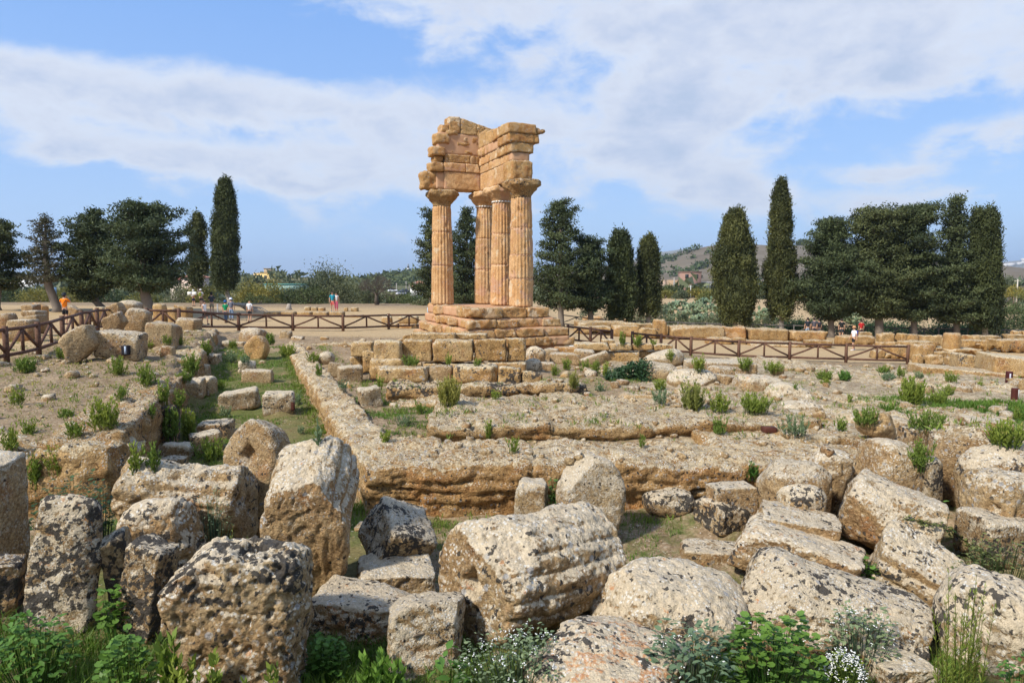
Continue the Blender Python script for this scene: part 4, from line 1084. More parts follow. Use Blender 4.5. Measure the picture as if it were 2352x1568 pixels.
# ---------------------------------------------------------------- low walls built of blocks
WJ = random.Random(4)
def wall_of(name, label, loc, blocks, mat=M_BLOCK, **kw):
    g = ground(loc[0], loc[1]).item()
    e = empty(name, (loc[0], loc[1], g))
    tag(e, label, 'stone wall', None, 'thing')
    for bb in blocks:
        o = dict(kw)
        if len(bb) > 5: o.update(bb[5])
        jit = o.pop('jit', 1.2)
        o.setdefault('rot', (WJ.uniform(-jit, jit) * .4, WJ.uniform(-jit, jit) * .5, WJ.uniform(-jit, jit)))
        add_stone('stone_block', bb[:4], 'block', Y=bb[4], parent=e, mat=o.pop('mat', mat), contact=o.pop('contact', False), cat=None, **o)
    return e
A = dict(depth=.55, rnd=.025, cuts=4, cut_depth=.11, amp=.042, dark=.18, pale=.25, px=4.5)
wall_of('ashlar_wall', 'straight wall of two courses of big cut blocks below the temple steps', (-2.2, 22.3), [
    (804, 782, 862, 820, 22.6, dict(dark=.05)), (858, 779, 927, 840, 21.9, dict(pits=.06, rnd=.1, pale=.5)), (924, 777, 995, 832, 22.2), (994, 777, 1089, 832, 22.2, dict(dark=.35)), (1088, 776, 1165, 831, 22.2, dict(dark=.1)), (1164, 775, 1209, 830, 22.2, dict(pale=.4)),
    (925, 829, 972, 868, 22.1), (971, 829, 1033, 867, 22.15), (1032, 829, 1118, 866, 22.15), (1117, 827, 1210, 868, 22.1, dict(dark=.3, pale=.4)),
    (804, 817, 838, 856, 22.8), (832, 805, 864, 858, 22.0), (848, 822, 930, 872, 21.5, dict(depth=.4)), (868, 838, 900, 880, 21.2)], **A)
wall_of('block_row', 'row of worn blocks with black lichen on a rock step', (-1.9, 19.3), [
    (866, 838, 990, 880, 18.7, dict(rnd=.08)), (986, 837, 1042, 880, 18.7, dict(mat=M_STONE, dark=0.)), (1040, 834, 1144, 881, 18.7, dict(dark=.5, pale=.5, rnd=.12, cuts=2)), (1143, 840, 1198, 884, 18.6, dict(dark=.6, pale=.4, rot=(0, 5, 0))), (1194, 850, 1246, 888, 18.6, dict(dark=.7, pale=.4, rot=(0, 12, 0), rnd=.12))], **A)
wall_of('foundation_course', 'flat worn foundation course lying just below the temple steps', (-3.0, 27.5), [
    (942, 762, 1048, 782, 27.0), (1040, 764, 1120, 780, 27.4, dict(pale=.5)), (925, 768, 945, 784, 27.0)], **A)
wall_of('retaining_wall', 'straight row of cut blocks below the sandy terrace of the couple', (-16, 57), [
    (605, 715, 646, 732, 57), (645, 715, 683, 732, 57), (682, 715, 719, 732, 57), (718, 715, 757, 732, 57), (756, 715, 793, 732, 57, dict(dark=.3)), (793, 722, 836, 732, 57), (605, 732, 700, 740, 56.6, dict(mat=M_KREP)), (699, 732, 858, 742, 56.6, dict(mat=M_KREP)), (836, 731, 858, 742, 57)], **dict(A, depth=.8))
wall_of('ruined_block_pile', 'block pile of old masonry behind the timber rail near the temple steps', (-8, 48), [
    (876, 725, 902, 744, 50.5, dict(pale=.5)), (915, 725, 962, 744, 50.5, dict(pale=.5)), (876, 741, 918, 764, 50), (917, 742, 962, 764, 50, dict(mat=M_KREP)), (860, 758, 880, 772, 49.5, dict(mat=M_KREP))], **dict(A, depth=.8, rnd=.09, cuts=3))
wall_of('ruined_low_wall', 'ruined low wall with a worn coping right of the temple steps', (5, 27), [
    (1316, 784, 1400, 806, 27.5, dict(pale=.4, dark=.3)), (1398, 786, 1452, 806, 27.5, dict(dark=.1)), (1451, 787, 1500, 805, 27.5, dict(dark=.3)), (1499, 788, 1545, 806, 27.5, dict(pale=.4)), (1380, 804, 1470, 836, 27.7), (1468, 804, 1488, 822, 27.6), (1486, 805, 1508, 820, 27.6), (1470, 820, 1508, 836, 27.6), (1506, 804, 1546, 836, 27.6), (1318, 802, 1384, 838, 27.9)], **dict(A, rnd=.06))
tag(add_stone('stone_block', (1380, 778, 1412, 791), 'block', Y=28, mat=M_BLOCK, contact=False, pale=.5, dark=.4), 'small loose stone lying on the ruined low wall', 'stone block')
GP = dict(A, pits=.02, depth=.6, rnd=.05, cuts=4, cut_depth=.14, amp=.12, jit=2.5, strata=.05, dark=.22, pale=.22, contact=True)
wall_of('path_wall', 'long low wall of tan blocks between the sandy path and the pines', (17, 55), [
    (1318, 734, 1440, 752, 57), (1432, 740, 1502, 757, 55.5), (1318, 746, 1404, 758, 54.5), (1402, 745, 1470, 764, 54), (1466, 752, 1508, 766, 53), (1498, 732, 1532, 760, 53.5, dict(rnd=.2)), (1528, 745, 1664, 771, 54), (1650, 748, 1714, 772, 53.6, dict(mat=M_KREP)), (1704, 751, 1812, 775, 53.5), (1800, 757, 1902, 778, 53), (1618, 772, 1682, 792, 50), (1678, 774, 1714, 794, 50), (1708, 780, 1852, 798, 49.5), (1844, 778, 1914, 800, 49)], **GP)
wall_of('path_wall', 'row of broad flat blocks on the sand behind the woman in white', (28, 52), [
    (1916, 768, 2010, 782, 51), (1968, 761, 2004, 776, 53), (2010, 762, 2056, 790, 51.5), (2054, 764, 2110, 780, 51.5, dict(dark=.1)), (2106, 768, 2168, 786, 51), (2008, 784, 2060, 804, 45), (2058, 780, 2150, 794, 48), (2160, 776, 2180, 800, 47), (2206, 768, 2302, 780, 50), (2200, 778, 2270, 792, 47.5), (2262, 776, 2380, 790, 48), (2300, 766, 2380, 780, 50), (2318, 758, 2348, 768, 50.5), (2340, 758, 2390, 770, 50.5)], **GP)
wall_of('broken_wall', 'broken wall of big blocks behind the end of the timber fence', (22, 42), [
    (1996, 800, 2034, 820, 42), (2030, 790, 2092, 812, 42), (2028, 810, 2062, 822, 41.8), (2058, 808, 2096, 824, 41.8, dict(mat=M_KREP)), (2090, 788, 2146, 812, 40.5), (2092, 812, 2122, 838, 37.6), (2118, 812, 2168, 840, 37.5, dict(dark=.2)), (2164, 818, 2212, 836, 38), (2150, 796, 2260, 808, 42, dict(pale=.4)), (2144, 804, 2190, 818, 41)], **dict(GP, contact=True, rnd=.08, depth=.7))
# column stump
st = S('column_stump', (2164, 763, 2208, 806), 'drum', depth=1.0, Y=42.0, rot=(0, 90, 0), mat=M_BLOCK, label='upright fluted column stump among the low walls by the pines', cat='column stump', pale=.15, dark=.02, flutes=18, flute_depth=.05, rnd=.08, taper=-.08)
# great slabs by the picture edge
GB = dict(A, rnd=.05, amp=.03, cuts=1, contact=True, mat=M_BLOCK)
S('stone_slab', (2180, 808, 2246, 846), depth=1.2, Y=30.5, rot=(0, 3, -14), label='dark block butted against the great moulded slab', cat='stone slab', dark=.3, pale=.4, mat=M_BLOCK, rnd=.06, amp=.04)
S('stone_slab', (2238, 806, 2420, 874), depth=.9, Y=27.5, rot=(0, 5, -20), label='great moulded slab lying high on other stones by the picture edge', cat='stone slab', dark=.05, pale=.5, mat=M_BLOCK, rnd=.06, amp=.03, cuts=0, contact=False)
S('stone_slab', (2082, 832, 2340, 884), depth=.5, Y=27.5, rot=(0, 6, -12), label='long brown faced beam beneath the great moulded slab', cat='stone slab', dark=.0, pale=.3, mat=M_BLOCK, rnd=.06, amp=.03, cuts=0)
S('stone_slab', (1985, 846, 2036, 868), depth=.8, Y=30, label='thin step of pale blocks under the grey green plants', cat='stone slab', dark=.0, pale=.5, mat=M_BLOCK)
S('stone_slab', (1988, 858, 2100, 890), depth=.7, Y=27.5, rot=(0, 3, -6), label='long pale step stones behind the tallest weed', cat='stone slab', dark=.0, pale=.4, mat=M_BLOCK)
S('stone_slab', (2100, 868, 2330, 906), depth=.7, Y=24.5, rot=(0, 4, -10), label='long rough ledge stone below the brown faced beam', cat='stone slab', dark=.05, pale=.4)
S('stone_slab', (2186, 890, 2240, 910), depth=.8, Y=21.5, label='small squared step stone by the thick rough beam', cat='stone slab', pale=.4, dark=0, mat=M_BLOCK)
S('stone_slab', (2218, 886, 2260, 912), depth=.8, Y=21.8, rot=(0, 10, 0), label='tan wedge stone between two step stones', cat='stone slab', pale=.05, dark=0, mat=M_CLOD)
S('stone_slab', (2256, 890, 2344, 946), depth=1.0, Y=20.5, rot=(0, 3, -12), label='squared block end beside the upright brown light box', cat='stone slab', pale=.35, dark=0, mat=M_BLOCK)
S('stone_slab', (2148, 906, 2320, 962), depth=.7, Y=19.2, rot=(0, 3, -5), label='thick rough beam with a ragged underside above the bright grass', cat='stone slab', pale=.4, dark=.0, strata=.1, amp=.08)
S('stone_slab', (2334, 868, 2420, 960), depth=1.0, Y=20.8, label='tall brown block cut off by the picture edge near the light boxes', cat='stone slab', pale=.2, dark=.05, mat=M_BLOCK)
S('stone_slab', (2060, 916, 2152, 950), depth=.7, Y=18.6, rot=(0, 4, -8), label='flat broken ledge stone left of the thick rough beam', cat='stone slab', pale=.5, dark=.05)
S('stone_slab', (2200, 952, 2330, 985), depth=.8, Y=14.2, rot=(0, 6, -14), label='flat shelf of pale rock in front of the bright grass', cat='stone slab', pale=.6, dark=.1)

# ---------------------------------------------------------------- timber fences
def fence(name, label, posts, mat, h=1.05, r=.07, rr=.045, mids=True, brace=True):
    posts = [np.array((x, y, ground(x, y).item())) for (x, y) in posts]
    e = empty(name, posts[0]); tag(e, label, 'fence', None, 'thing')
    o0 = posts[0]
    def piece(kind, pts, rad, seg=8):
        mb = MB(); pts = np.array(pts) - o0
        c = pts.mean(0)
        mb.tube(pts - c, rad, seg); return mb.build(kind, mat, e, tuple(c), smooth=True)
    up = np.array((0, 0, 1.0))
    for p in posts:
        piece('post', [p - .2 * up, p + h * .5 * up, p + (h + .05) * up], [r, r * .98, r * .95], 10)
    for a, b in zip(posts[:-1], posts[1:]):
        zt, zb = h - .06, .22
        ln = np.linalg.norm(b - a)
        piece('rail', [a + zt * up, (a + b) / 2 + (zt - .012) * up, b + zt * up], rr)
        piece('rail', [a + zb * up, (a + b) / 2 + (zb - .01) * up, b + zb * up], rr)
        m = (a + b) / 2
        if mids:
            piece('short_post', [m + zb * up, m + (zb + zt) / 2 * up, m + zt * up], rr * .9)
        if brace:
            piece('brace', [m + (zt - .05) * up, (m + a) / 2 + ((zt + zb) / 2 - .02) * up, a + (zb + .06) * up], rr * .85)
            piece('brace', [m + (zt - .05) * up, (m + b) / 2 + ((zt + zb) / 2 - .02) * up, b + (zb + .06) * up], rr * .85)
    return e
def gp(u, Y): return (ray(u, 800)[0] / ray(u, 800)[1] * Y, Y)
fence('timber_fence', 'dark brown timber fence running beside the man in orange', [gp(-58, 19.2), gp(14, 20.4), gp(89, 22.2), gp(146, 25.2), gp(191, 28.4), gp(227, 31.4), gp(259, 34.0)], M_WOOD, r=.085, rr=.058)
fence('timber_fence', 'dark brown timber fence in front of the strolling visitors', [gp(340, 34), gp(414, 34.6), gp(550, 42), gp(674, 44), gp(789, 45), gp(893.6, 48), gp(985, 50.5)], M_WOOD, r=.10, rr=.065)
fence('timber_fence', 'short stretch of dark brown fence right beside the temple steps', [gp(1304, 41), gp(1356, 40), gp(1405, 38.5)], M_WOOD, r=.09, rr=.06)
fence('timber_fence', 'dark brown timber fence along the path of the woman in white', [gp(1452, 38.5), gp(1518, 38.2), gp(1587, 38), gp(1697, 38), gp(1814, 38), gp(1944, 38), gp(2086, 38)], M_WOOD, r=.09, rr=.06)
fence('grey_fence', 'weathered grey timber fence along the trees and the cactus slope', [gp(u, Yf) for u, Yf in zip(np.linspace(1290, 2420, 18), np.linspace(66, 60, 18))], M_GREYWOOD, h=1.1, r=.06, rr=.05)
# ---------------------------------------------------------------- far country
def far_mat(name, stops, scale, band=0.0, rough=.95):
    m, t, b = new_mat(name, rough, .05)
    co = t.n('ShaderNodeNewGeometry').outputs['Position']
    f = t.noise(co, scale, 8, .65)
    if band:
        mp = t.n('ShaderNodeMapping', {0: co, 'Scale': (.12, .12, 1.0)}).outputs[0]
        f = t.math('ADD', t.math('MULTIPLY', f, .55), t.math('MULTIPLY', t.noise(mp, band, 5, .6), .45))
    t.link(t.ramp(f, stops), b.inputs['Base Color'])
    return m
M_HILL = far_mat('terraced_hill', [(.34, (.105, .088, .062)), (.46, (.155, .128, .092)), (.56, (.185, .155, .115)), (.68, (.115, .115, .065))], .012, .16)
M_SCRUB = far_mat('scrub_hill', [(.36, (.045, .058, .028)), (.47, (.085, .098, .045)), (.56, (.19, .165, .085)), (.68, (.07, .085, .04))], .03)
M_MOUNT = far_mat('far_mountain', [(.35, (.12, .125, .10)), (.5, (.20, .185, .14)), (.65, (.26, .24, .20))], .002)
def hill(name, prof, Ycrest, Yfoot, mat, zfoot=-18, nu=160, ns=26, bump=1.0, seed=0, back=1.6):
    us = np.linspace(prof[0][0], prof[-1][0], nu)
    vs = np.interp(us, [p[0] for p in prof], [p[1] for p in prof])
    crest = np.stack([at(u, v, Ycrest) for u, v in zip(us, vs)])
    tt = np.concatenate([np.linspace(0, 1, ns), [1.06, 1.3, back]])
    V = []
    for t in tt:
        Yv = Yfoot + (Ycrest - Yfoot) * t
        x = crest[:, 0] * (1 if t >= 1 else (Yv / Ycrest) ** .25)
        k = sstep(0, 1, t) if t <= 1 else sstep(back + .4, 1.0, t)
        z = zfoot + (crest[:, 2] - zfoot) * k
        V.append(np.stack([x, np.full(nu, Yv), z], 1))
    V = np.concatenate(V)
    sc = (crest[:, 2].max() - zfoot)
    n = fbm(V / (sc * 1.4) + seed, 4) * sc * .05 * bump
    V[:, 2] += n * (np.repeat(np.abs(tt - 1) > .001, nu) * .8 + .25)
    i = np.arange(len(tt) * nu).reshape(len(tt), nu)
    Q = np.stack([i[:-1, :-1].ravel(), i[:-1, 1:].ravel(), i[1:, 1:].ravel(), i[1:, :-1].ravel()], 1)
    o = tag(link(name, mesh_from(name, V, Q, mat)), kind='structure')
    def surf(u, t):
        c = at(u, np.interp(u, [p[0] for p in prof], [p[1] for p in prof]), Ycrest)
        Yv = Yfoot + (Ycrest - Yfoot) * t
        return np.array((c[0] * (Yv / Ycrest) ** .25, Yv, zfoot + (c[2] - zfoot) * sstep(0, 1, t)))
    return surf
R_HILL = hill('hill', [(1050, 650), (1180, 638), (1330, 618), (1440, 606), (1515, 590), (1560, 579), (1620, 569), (1700, 567), (1900, 568), (2000, 582), (2150, 604), (2350, 640), (2500, 655)], 1000, 330, M_HILL, seed=1)
L_HILL = hill('hill', [(-200, 655), (60, 647), (240, 650), (390, 643), (470, 640), (560, 640), (620, 638), (700, 636), (790, 643), (880, 655), (960, 660)], 420, 150, M_SCRUB, seed=2, zfoot=-10)
LH_HILL = hill('hill', [(800, 660), (860, 650), (900, 640), (937, 634), (985, 633), (1050, 636), (1150, 648), (1230, 660)], 900, 300, M_SCRUB, seed=3, zfoot=-14)
hill('mountain', [(1300, 640), (1420, 606), (1515, 581), (1560, 573), (1600, 571), (1650, 578), (1760, 610), (1900, 640)], 5200, 3000, M_MOUNT, seed=4, zfoot=-60)
R_MOUNT = hill('mountain', [(1950, 640), (2150, 626), (2270, 612), (2330, 599), (2420, 592), (2600, 580), (2800, 600)], 4600, 2500, M_MOUNT, seed=5, zfoot=-60)

# ---------------------------------------------------------------- foliage
def leaf_tris(P, size, bias=(0, 0, .4), width=.45, tint=None, R=rng):
    P = np.asarray(P); n = len(P)
    d = R.normal(size=(n, 3)) + np.asarray(bias)
    d /= np.linalg.norm(d, axis=1, keepdims=True)
    s = np.cross(d, R.normal(size=(n, 3))); s /= np.linalg.norm(s, axis=1, keepdims=True) + 1e-9
    L = size * R.uniform(.6, 1.3, n)[:, None]
    V = np.stack([P - s * L * width * .5, P + s * L * width * .5, P + d * L], 1).reshape(-1, 3)
    T = np.arange(3 * n).reshape(n, 3)
    if tint is None: tint = R.random(n)
    return V, T, np.repeat(tint, 3)
def tufts(C, per, spread, size, bias, ct=None, R=rng, width=.45):
    """leaf tufts at centres C, each with its own tone"""
    n = len(C)
    if ct is None: ct = R.random(n)
    P = np.repeat(C, per, 0) + R.normal(size=(n * per, 3)) * np.asarray(spread)
    t = np.clip(np.repeat(ct, per) * .75 + R.normal(size=n * per) * .14 + .12, 0, 1)
    return leaf_tris(P, size, bias, width, t, R)
def widths(fr, prof):
    return np.interp(fr, np.linspace(0, 1, len(prof)), prof)
def tree_root(name, label, cat, u, Y, group=None):
    x, y = gp(u, Y)
    z = ground(x, y).item() - .05
    e = empty(name, (x, y, z)); tag(e, label, cat, group)
    return e, np.array((x, y, z))
def columnar(label, u, Y, vtop, vbot, prof, mat=M_CYP, ubase=None, bark=M_PALEBARK, seed=0, n=620, trunk_r=.22, bump=.2, gaps=0.0, name='cypress_tree', size=.27):
    R = np.random.default_rng(seed)
    ub = u if ubase is None else ubase
    e, b = tree_root(name, label, 'tree', ub, Y)
    top = at(u, vtop, Y) - b; bot = at(u, vbot, Y) - b
    k = Y / F
    H = top[2] - bot[2]
    h = R.random(n) ** .9
    a = R.uniform(0, 2 * PI, n)
    w = widths(h, prof) * k * .88
    cx = np.interp(h, [0, 1], [bot[0], top[0]])
    bm = 1 + bump * 2.2 * fbm(np.stack([np.cos(a) * 1.3, np.sin(a) * 1.3, h * 7 + seed], 1), 3)
    if gaps: bm *= 1 - gaps * np.clip(fbm(np.stack([np.cos(a) * 1.1, np.sin(a) * 1.1, h * 5 + 9 + seed], 1), 2) * 3 - .1, 0, 1)
    rr = w * bm * R.uniform(.78, 1.0, n) * np.where(R.random(n) < .16, R.uniform(1.02, 1.2, n), 1)
    C = np.stack([cx + np.cos(a) * rr, np.sin(a) * rr, bot[2] + H * h - .1], 1)
    ct = np.clip(.5 + 1.1 * fbm(C * .55 + seed, 2) + R.normal(size=n) * .18, 0, 1)
    V, T, tn = tufts(C, 46, (.16, .16, .30), size * .9, (0, 0, 1.3), ct, R, .42)
    # inner mass
    na, nz = 14, 26
    hh = np.linspace(0, .985, nz)
    A, Z = np.meshgrid(np.linspace(0, 2 * PI, na, endpoint=False), hh, indexing='ij')
    ww = widths(Z, prof) * k * .71 * (1 + bump * 2.2 * fbm(np.stack([np.cos(A).ravel() * 1.3, np.sin(A).ravel() * 1.3, Z.ravel() * 7 + seed], 1), 3).reshape(A.shape))
    if gaps: ww *= 1 - .6 * gaps
    Vc = np.stack([np.interp(Z, [0, 1], [bot[0], top[0]]) + np.cos(A) * ww, np.sin(A) * ww, bot[2] + H * Z], -1).reshape(-1, 3)
    i = np.arange(na * nz).reshape(na, nz); ii = np.roll(i, -1, 0)
    Qc = np.stack([i[:, :-1].ravel(), ii[:, :-1].ravel(), ii[:, 1:].ravel(), i[:, 1:].ravel()], 1)
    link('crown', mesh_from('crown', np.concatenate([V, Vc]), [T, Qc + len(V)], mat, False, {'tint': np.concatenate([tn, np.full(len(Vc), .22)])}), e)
    mb = MB()
    mb.tube([(0, 0, -.1), (.02, 0, .4), (bot[0] * .6, 0, bot[2] * .7), (bot[0], 0, bot[2] + H * .5)], [trunk_r * 1.5, trunk_r * 1.05, trunk_r, trunk_r * .3], 10)
    mb.build('trunk', bark, e, smooth=True)
    return e
def conifer(label, u, Y, vtop, vbot, prof, mat=M_CED, ubase=None, bark=M_BARK, seed=0, nb=80, per=44, rise=.25, clump=.30, flat=.45, trunk_r=.26, name='conifer_tree', cat='tree', size=.25, inner=.25, core=True):
    """trunk, limbs and boughs: every limb ends in a few dense sprays with air between them"""
    R = np.random.default_rng(seed)
    ub = u if ubase is None else ubase
    e, b = tree_root(name, label, cat, ub, Y)
    top = at(u, vtop, Y) - b; bot = at(u, vbot, Y) - b
    k = Y / F; H = top[2] - bot[2]
    C, bt = [], []
    mbb = MB()
    nl = max(26, int(nb * .68))
    for q in range(nl):
        h = ((q + R.random()) / nl) ** 1.08
        a = q * 2.39996 + R.normal() * .35
        ln = widths(h, prof) * k * (R.uniform(.55, 1.18) if R.random() > .14 else R.uniform(1.15, 1.4))
        z0 = bot[2] + H * h - ln * rise * .5
        z0 = min(z0, top[2] - ln * (rise + .12) * R.uniform(.8, 1.5))
        z0 = max(z0, bot[2] + .15)
        base = np.array((np.interp(h, [0, 1], [bot[0], top[0]]), 0, z0))
        d = np.array((math.cos(a), math.sin(a), rise + R.normal() * .10))
        f = lambda s: base + d * ln * s + np.array((0, 0, .12 * ln * s * s))
        mbb.tube([f(0), f(.35), f(.7), f(.95)], [max(.03, .014 * ln + .03), .04, .026, .012], 4, False)
        side = np.array((-math.sin(a), math.cos(a), 0))
        for s in np.arange(inner + R.uniform(0, .1), 1.02, .42 / max(ln, .5)):
            spread_s = ln * .20 * s + .12
            for j in range(3 if s > .4 else 2):
                c = f(s) + side * R.normal() * spread_s + np.array((0, 0, R.normal() * .10 + .06))
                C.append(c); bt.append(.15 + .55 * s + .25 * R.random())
    # spire
    for q in range(12):
        C.append(np.array((top[0], 0, top[2] - .1 - q * .12)) + R.normal(size=3) * np.array((.06 + .03 * q, .06 + .03 * q, .05))); bt.append(.7)
    C = np.array(C); bt = np.array(bt)
    C[:, 2] = np.minimum(C[:, 2], top[2] + .25 * R.random(len(C)))
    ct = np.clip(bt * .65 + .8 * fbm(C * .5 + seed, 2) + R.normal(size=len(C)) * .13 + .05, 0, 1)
    V, T, tn = tufts(C, int(per * .95), (clump * .78, clump * .78, clump * flat * .85), size * .88, (0, 0, .45), ct, R, .5)
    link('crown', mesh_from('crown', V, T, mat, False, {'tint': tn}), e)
    mb = MB()
    mb.tube([(0, 0, -.1), (.02, 0, .35), (bot[0] * .7, 0, bot[2]), (np.interp(.5, [0, 1], [bot[0], top[0]]), 0, bot[2] + H * .5), (top[0], 0, top[2] - .3)], [trunk_r * 1.7, trunk_r * 1.1, trunk_r, trunk_r * .6, .03], 10)
    mb.build('trunk', bark, e, smooth=True)
    mbb.build('branches', bark, e)
    return e
def bush(label, u0, u1, vtop, Y, mat=M_BUSH, seed=0, n=None, per=28, name='shrub', cat='shrub', group=None, size=None, base_drop=0.0, depth=.8, density=1.0, trunk=False, vbase=None):
    R = np.random.default_rng(seed)
    u = (u0 + u1) / 2
    e, b = tree_root(name, label, cat, u, Y, group)
    k = Y / F
    W = (u1 - u0) * k; top = at(u, vtop, Y)[2] - b[2]
    z0 = 0 if vbase is None else max(0, at(u, vbase, Y)[2] - b[2])
    H = max(.4, top - z0)
    if n is None: n = int(np.clip(W * H * 9 * density, 40, 420))
    a = R.uniform(0, 2 * PI, n); el_ = np.arcsin(R.uniform(-.25 if z0 else 0, 1, n))
    rad = R.uniform(.45, 1, n) ** .5
    D = np.stack([np.cos(a) * np.cos(el_), np.sin(a) * np.cos(el_) * depth, np.sin(el_)], 1)
    bm = 1 + .55 * fbm(D * 1.9 + seed * 3.3, 3)
    C = D * rad[:, None] * bm[:, None] * np.array((W / 2, W / 2, H * .92 if not z0 else H * .55))
    C[:, 2] = C[:, 2] + (z0 + H * .4 if z0 else 0)
    C[:, 2] = np.maximum(C[:, 2], .05)
    ct = np.clip(.42 + .9 * fbm(C * .7 + seed, 2) + R.normal(size=n) * .18, 0, 1)
    sp = np.clip(.12 * math.sqrt(W * H), .10, .75)
    V, T, tn = tufts(C, per, (sp, sp, sp * .8), size or np.clip(.0028 * Y, .09, .6), (0, 0, .5), ct, R, .5)
    if trunk:
        o = link('crown', mesh_from('crown', V, T, mat, False, {'tint': tn}), e)
        mb = MB(); mb.tube([(0, 0, -.1), (.05, 0, (z0 + H * .5) * .5), (0, 0, z0 + H * .5)], [.16, .12, .06], 7); mb.build('trunk', M_BARK, e, smooth=True)
    else:
        link('foliage', mesh_from('foliage', V, T, mat, False, {'tint': tn}), e)
        mb = MB()
        for q in range(5):
            aa = q * 1.3; mb.tube([(0, 0, -.1), (math.cos(aa) * W * .1, math.sin(aa) * W * .1, H * .3), (math.cos(aa) * W * .25, math.sin(aa) * W * .25, H * .6)], [.03 + .01 * W, .02 + .006 * W, .01], 5)
        mb.build('stems', M_BARK, e)
    return e

# trees beside the sandy terrace
conifer('dark drooping conifer cut off by the picture edge', -5, 52, 508, 668, [38, 62, 60, 55, 40, 12], seed=1, nb=60, rise=-.05, trunk_r=.3)
conifer('thin brownish conifer with see through whorled branches', 104, 52, 495, 655, [46, 50, 46, 40, 33, 26, 24, 8], M_LARCH, ubase=136, seed=2, nb=78, per=22, rise=.08, clump=.25, flat=.3, inner=.35, trunk_r=.28, size=.2)
conifer('bushy dark cypress squeezed between the thin conifer and the widest tree', 212, 54, 486, 690, [46, 62, 66, 60, 52, 44, 30, 10], seed=3, nb=95, rise=.35, ubase=238)
conifer('widest dark tree with level spreading boughs and a leaning trunk', 330, 52, 473, 675, [58, 82, 88, 84, 80, 72, 62, 40], seed=4, nb=105, rise=.22, clump=.38, flat=.42, ubase=346, trunk_r=.36, per=46)
columnar('small ragged cypress with gaps near the tallest one', 453, 76, 494, 652, [15, 25, 27, 22, 19, 23, 17, 7], ubase=468, seed=5, n=330, bump=.35, gaps=.7, bark=M_BARK, trunk_r=.2)
columnar('tall dense columnar cypress by the strolling visitors', 518, 76, 414, 664, [16, 29, 32, 32, 31, 29, 27, 23, 17, 8], ubase=531, seed=6, n=760, bump=.10, bark=M_PALEBARK)
# trees behind the temple and along the grey fence
conifer('cypress peeping out beside the lone temple column', 992, 66, 484, 690, [34, 40, 36, 32, 24, 10], seed=7, nb=70, rise=.5)
conifer('dark conifer framed between the temple columns', 1072, 64, 480, 712, [44, 50, 48, 44, 34, 20, 7], seed=8, nb=90, rise=.45)
conifer('tall open conifer right beside the front column with level tiers', 1288, 62, 463, 716, [62, 66, 62, 58, 54, 50, 46, 44, 30, 10], seed=9, nb=92, rise=.3, clump=.33, flat=.5, per=42)
conifer('shorter bushy cypress beside the tall open conifer', 1356, 63, 546, 718, [34, 48, 50, 46, 40, 34, 26], seed=10, nb=85, rise=.6, bark=M_BARK)
columnar('broad cypress with a loose pointed top in the middle of the row', 1426, 64, 535, 728, [26, 40, 38, 36, 30, 26, 23, 12], seed=11, n=560, bump=.22, size=.3)
columnar('neat narrow cypress with a bare pale trunk', 1489, 65, 548, 718, [20, 27, 28, 27, 26, 24, 20, 9], seed=12, n=480, bump=.08)
columnar('wide slanting cypress on its own before the hill', 1688, 64, 486, 738, [30, 46, 58, 56, 50, 44, 37, 28, 14], seed=13, n=820, bump=.2)
columnar('tallest slender cypress with a tapering spire', 1794, 64, 419, 724, [26, 38, 40, 39, 34, 28, 24, 20, 16, 6], seed=14, n=800, bump=.2, gaps=.25)
conifer('rounded cypress at the near end of the dark tree group', 1908, 62, 503, 742, [56, 72, 78, 74, 66, 54, 42, 36, 28], seed=15, nb=150, rise=.5, clump=.4, per=48)
conifer('broad topped dark tree with sky gaps under its crown', 2018, 61, 478, 738, [54, 68, 64, 54, 44, 58, 60, 46], seed=16, nb=145, rise=.42, clump=.38, per=46, trunk_r=.34)
conifer('dense flat topped tree in the middle of the dark group', 2098, 61, 474, 740, [52, 68, 68, 60, 52, 44, 48, 38], seed=17, nb=145, rise=.3, clump=.38, per=46)
conifer('dark tree with a fir like tiered tip', 2196, 61, 454, 745, [64, 72, 66, 56, 48, 34, 36, 22, 10, 4], seed=18, nb=140, rise=.28, clump=.36, per=46)
columnar('green columnar cypress closing the end of the dark group', 2262, 60, 484, 752, [28, 40, 36, 33, 32, 31, 30, 28, 20], seed=19, n=760, bump=.15)

# shrubs and background bushes
for a in [
    ('dark green bush below the white flat roofed house', -10, 66, 658, 88, M_BUSH), ('yellow leaved bush behind the blue notice board', 54, 152, 660, 84, M_YELLOW), ('olive yellow bush beside the thin conifer trunk', 140, 225, 656, 90, M_YELLOW),
    ('dark bush filling the gap below the bushy dark cypress', 205, 300, 664, 86, M_BUSH), ('brownish yellow bush under the widest dark tree', 296, 372, 668, 80, M_YELLOW), ('pale green bush below the red roofed houses', 385, 470, 655, 96, M_OLIVE), ('yellow green bush behind the two hikers', 440, 500, 648, 90, M_YELLOW),
    ('tall yellow green bush right behind the tallest cypress trunk', 540, 610, 640, 96, M_YELLOW), ('brownish autumn bush behind the man in the patterned shirt', 580, 672, 652, 92, M_YELLOW), ('low dark bush at the terrace edge behind the old man', 556, 640, 680, 84, M_BUSH), ('fresh green bush next to the great round bush', 640, 716, 662, 90, M_BUSH),
    ('great round dark olive bush behind the couple', 700, 832, 611, 84, M_OLIVE), ('dense lower bush at the foot of the great round one', 668, 760, 654, 80, M_BUSH), ('grey green bush behind the bare tree trunk', 806, 884, 652, 82, M_OLIVE), ('dark green hedge like bush beside the temple steps', 856, 960, 674, 84, M_BUSH), ('light green bush touching the temple steps', 945, 996, 684, 74, M_OLIVE), ('dark bush in the corner behind the temple steps', 920, 1000, 668, 96, M_BUSH)]:
    bush(*a, seed=int(a[1]) + 300)
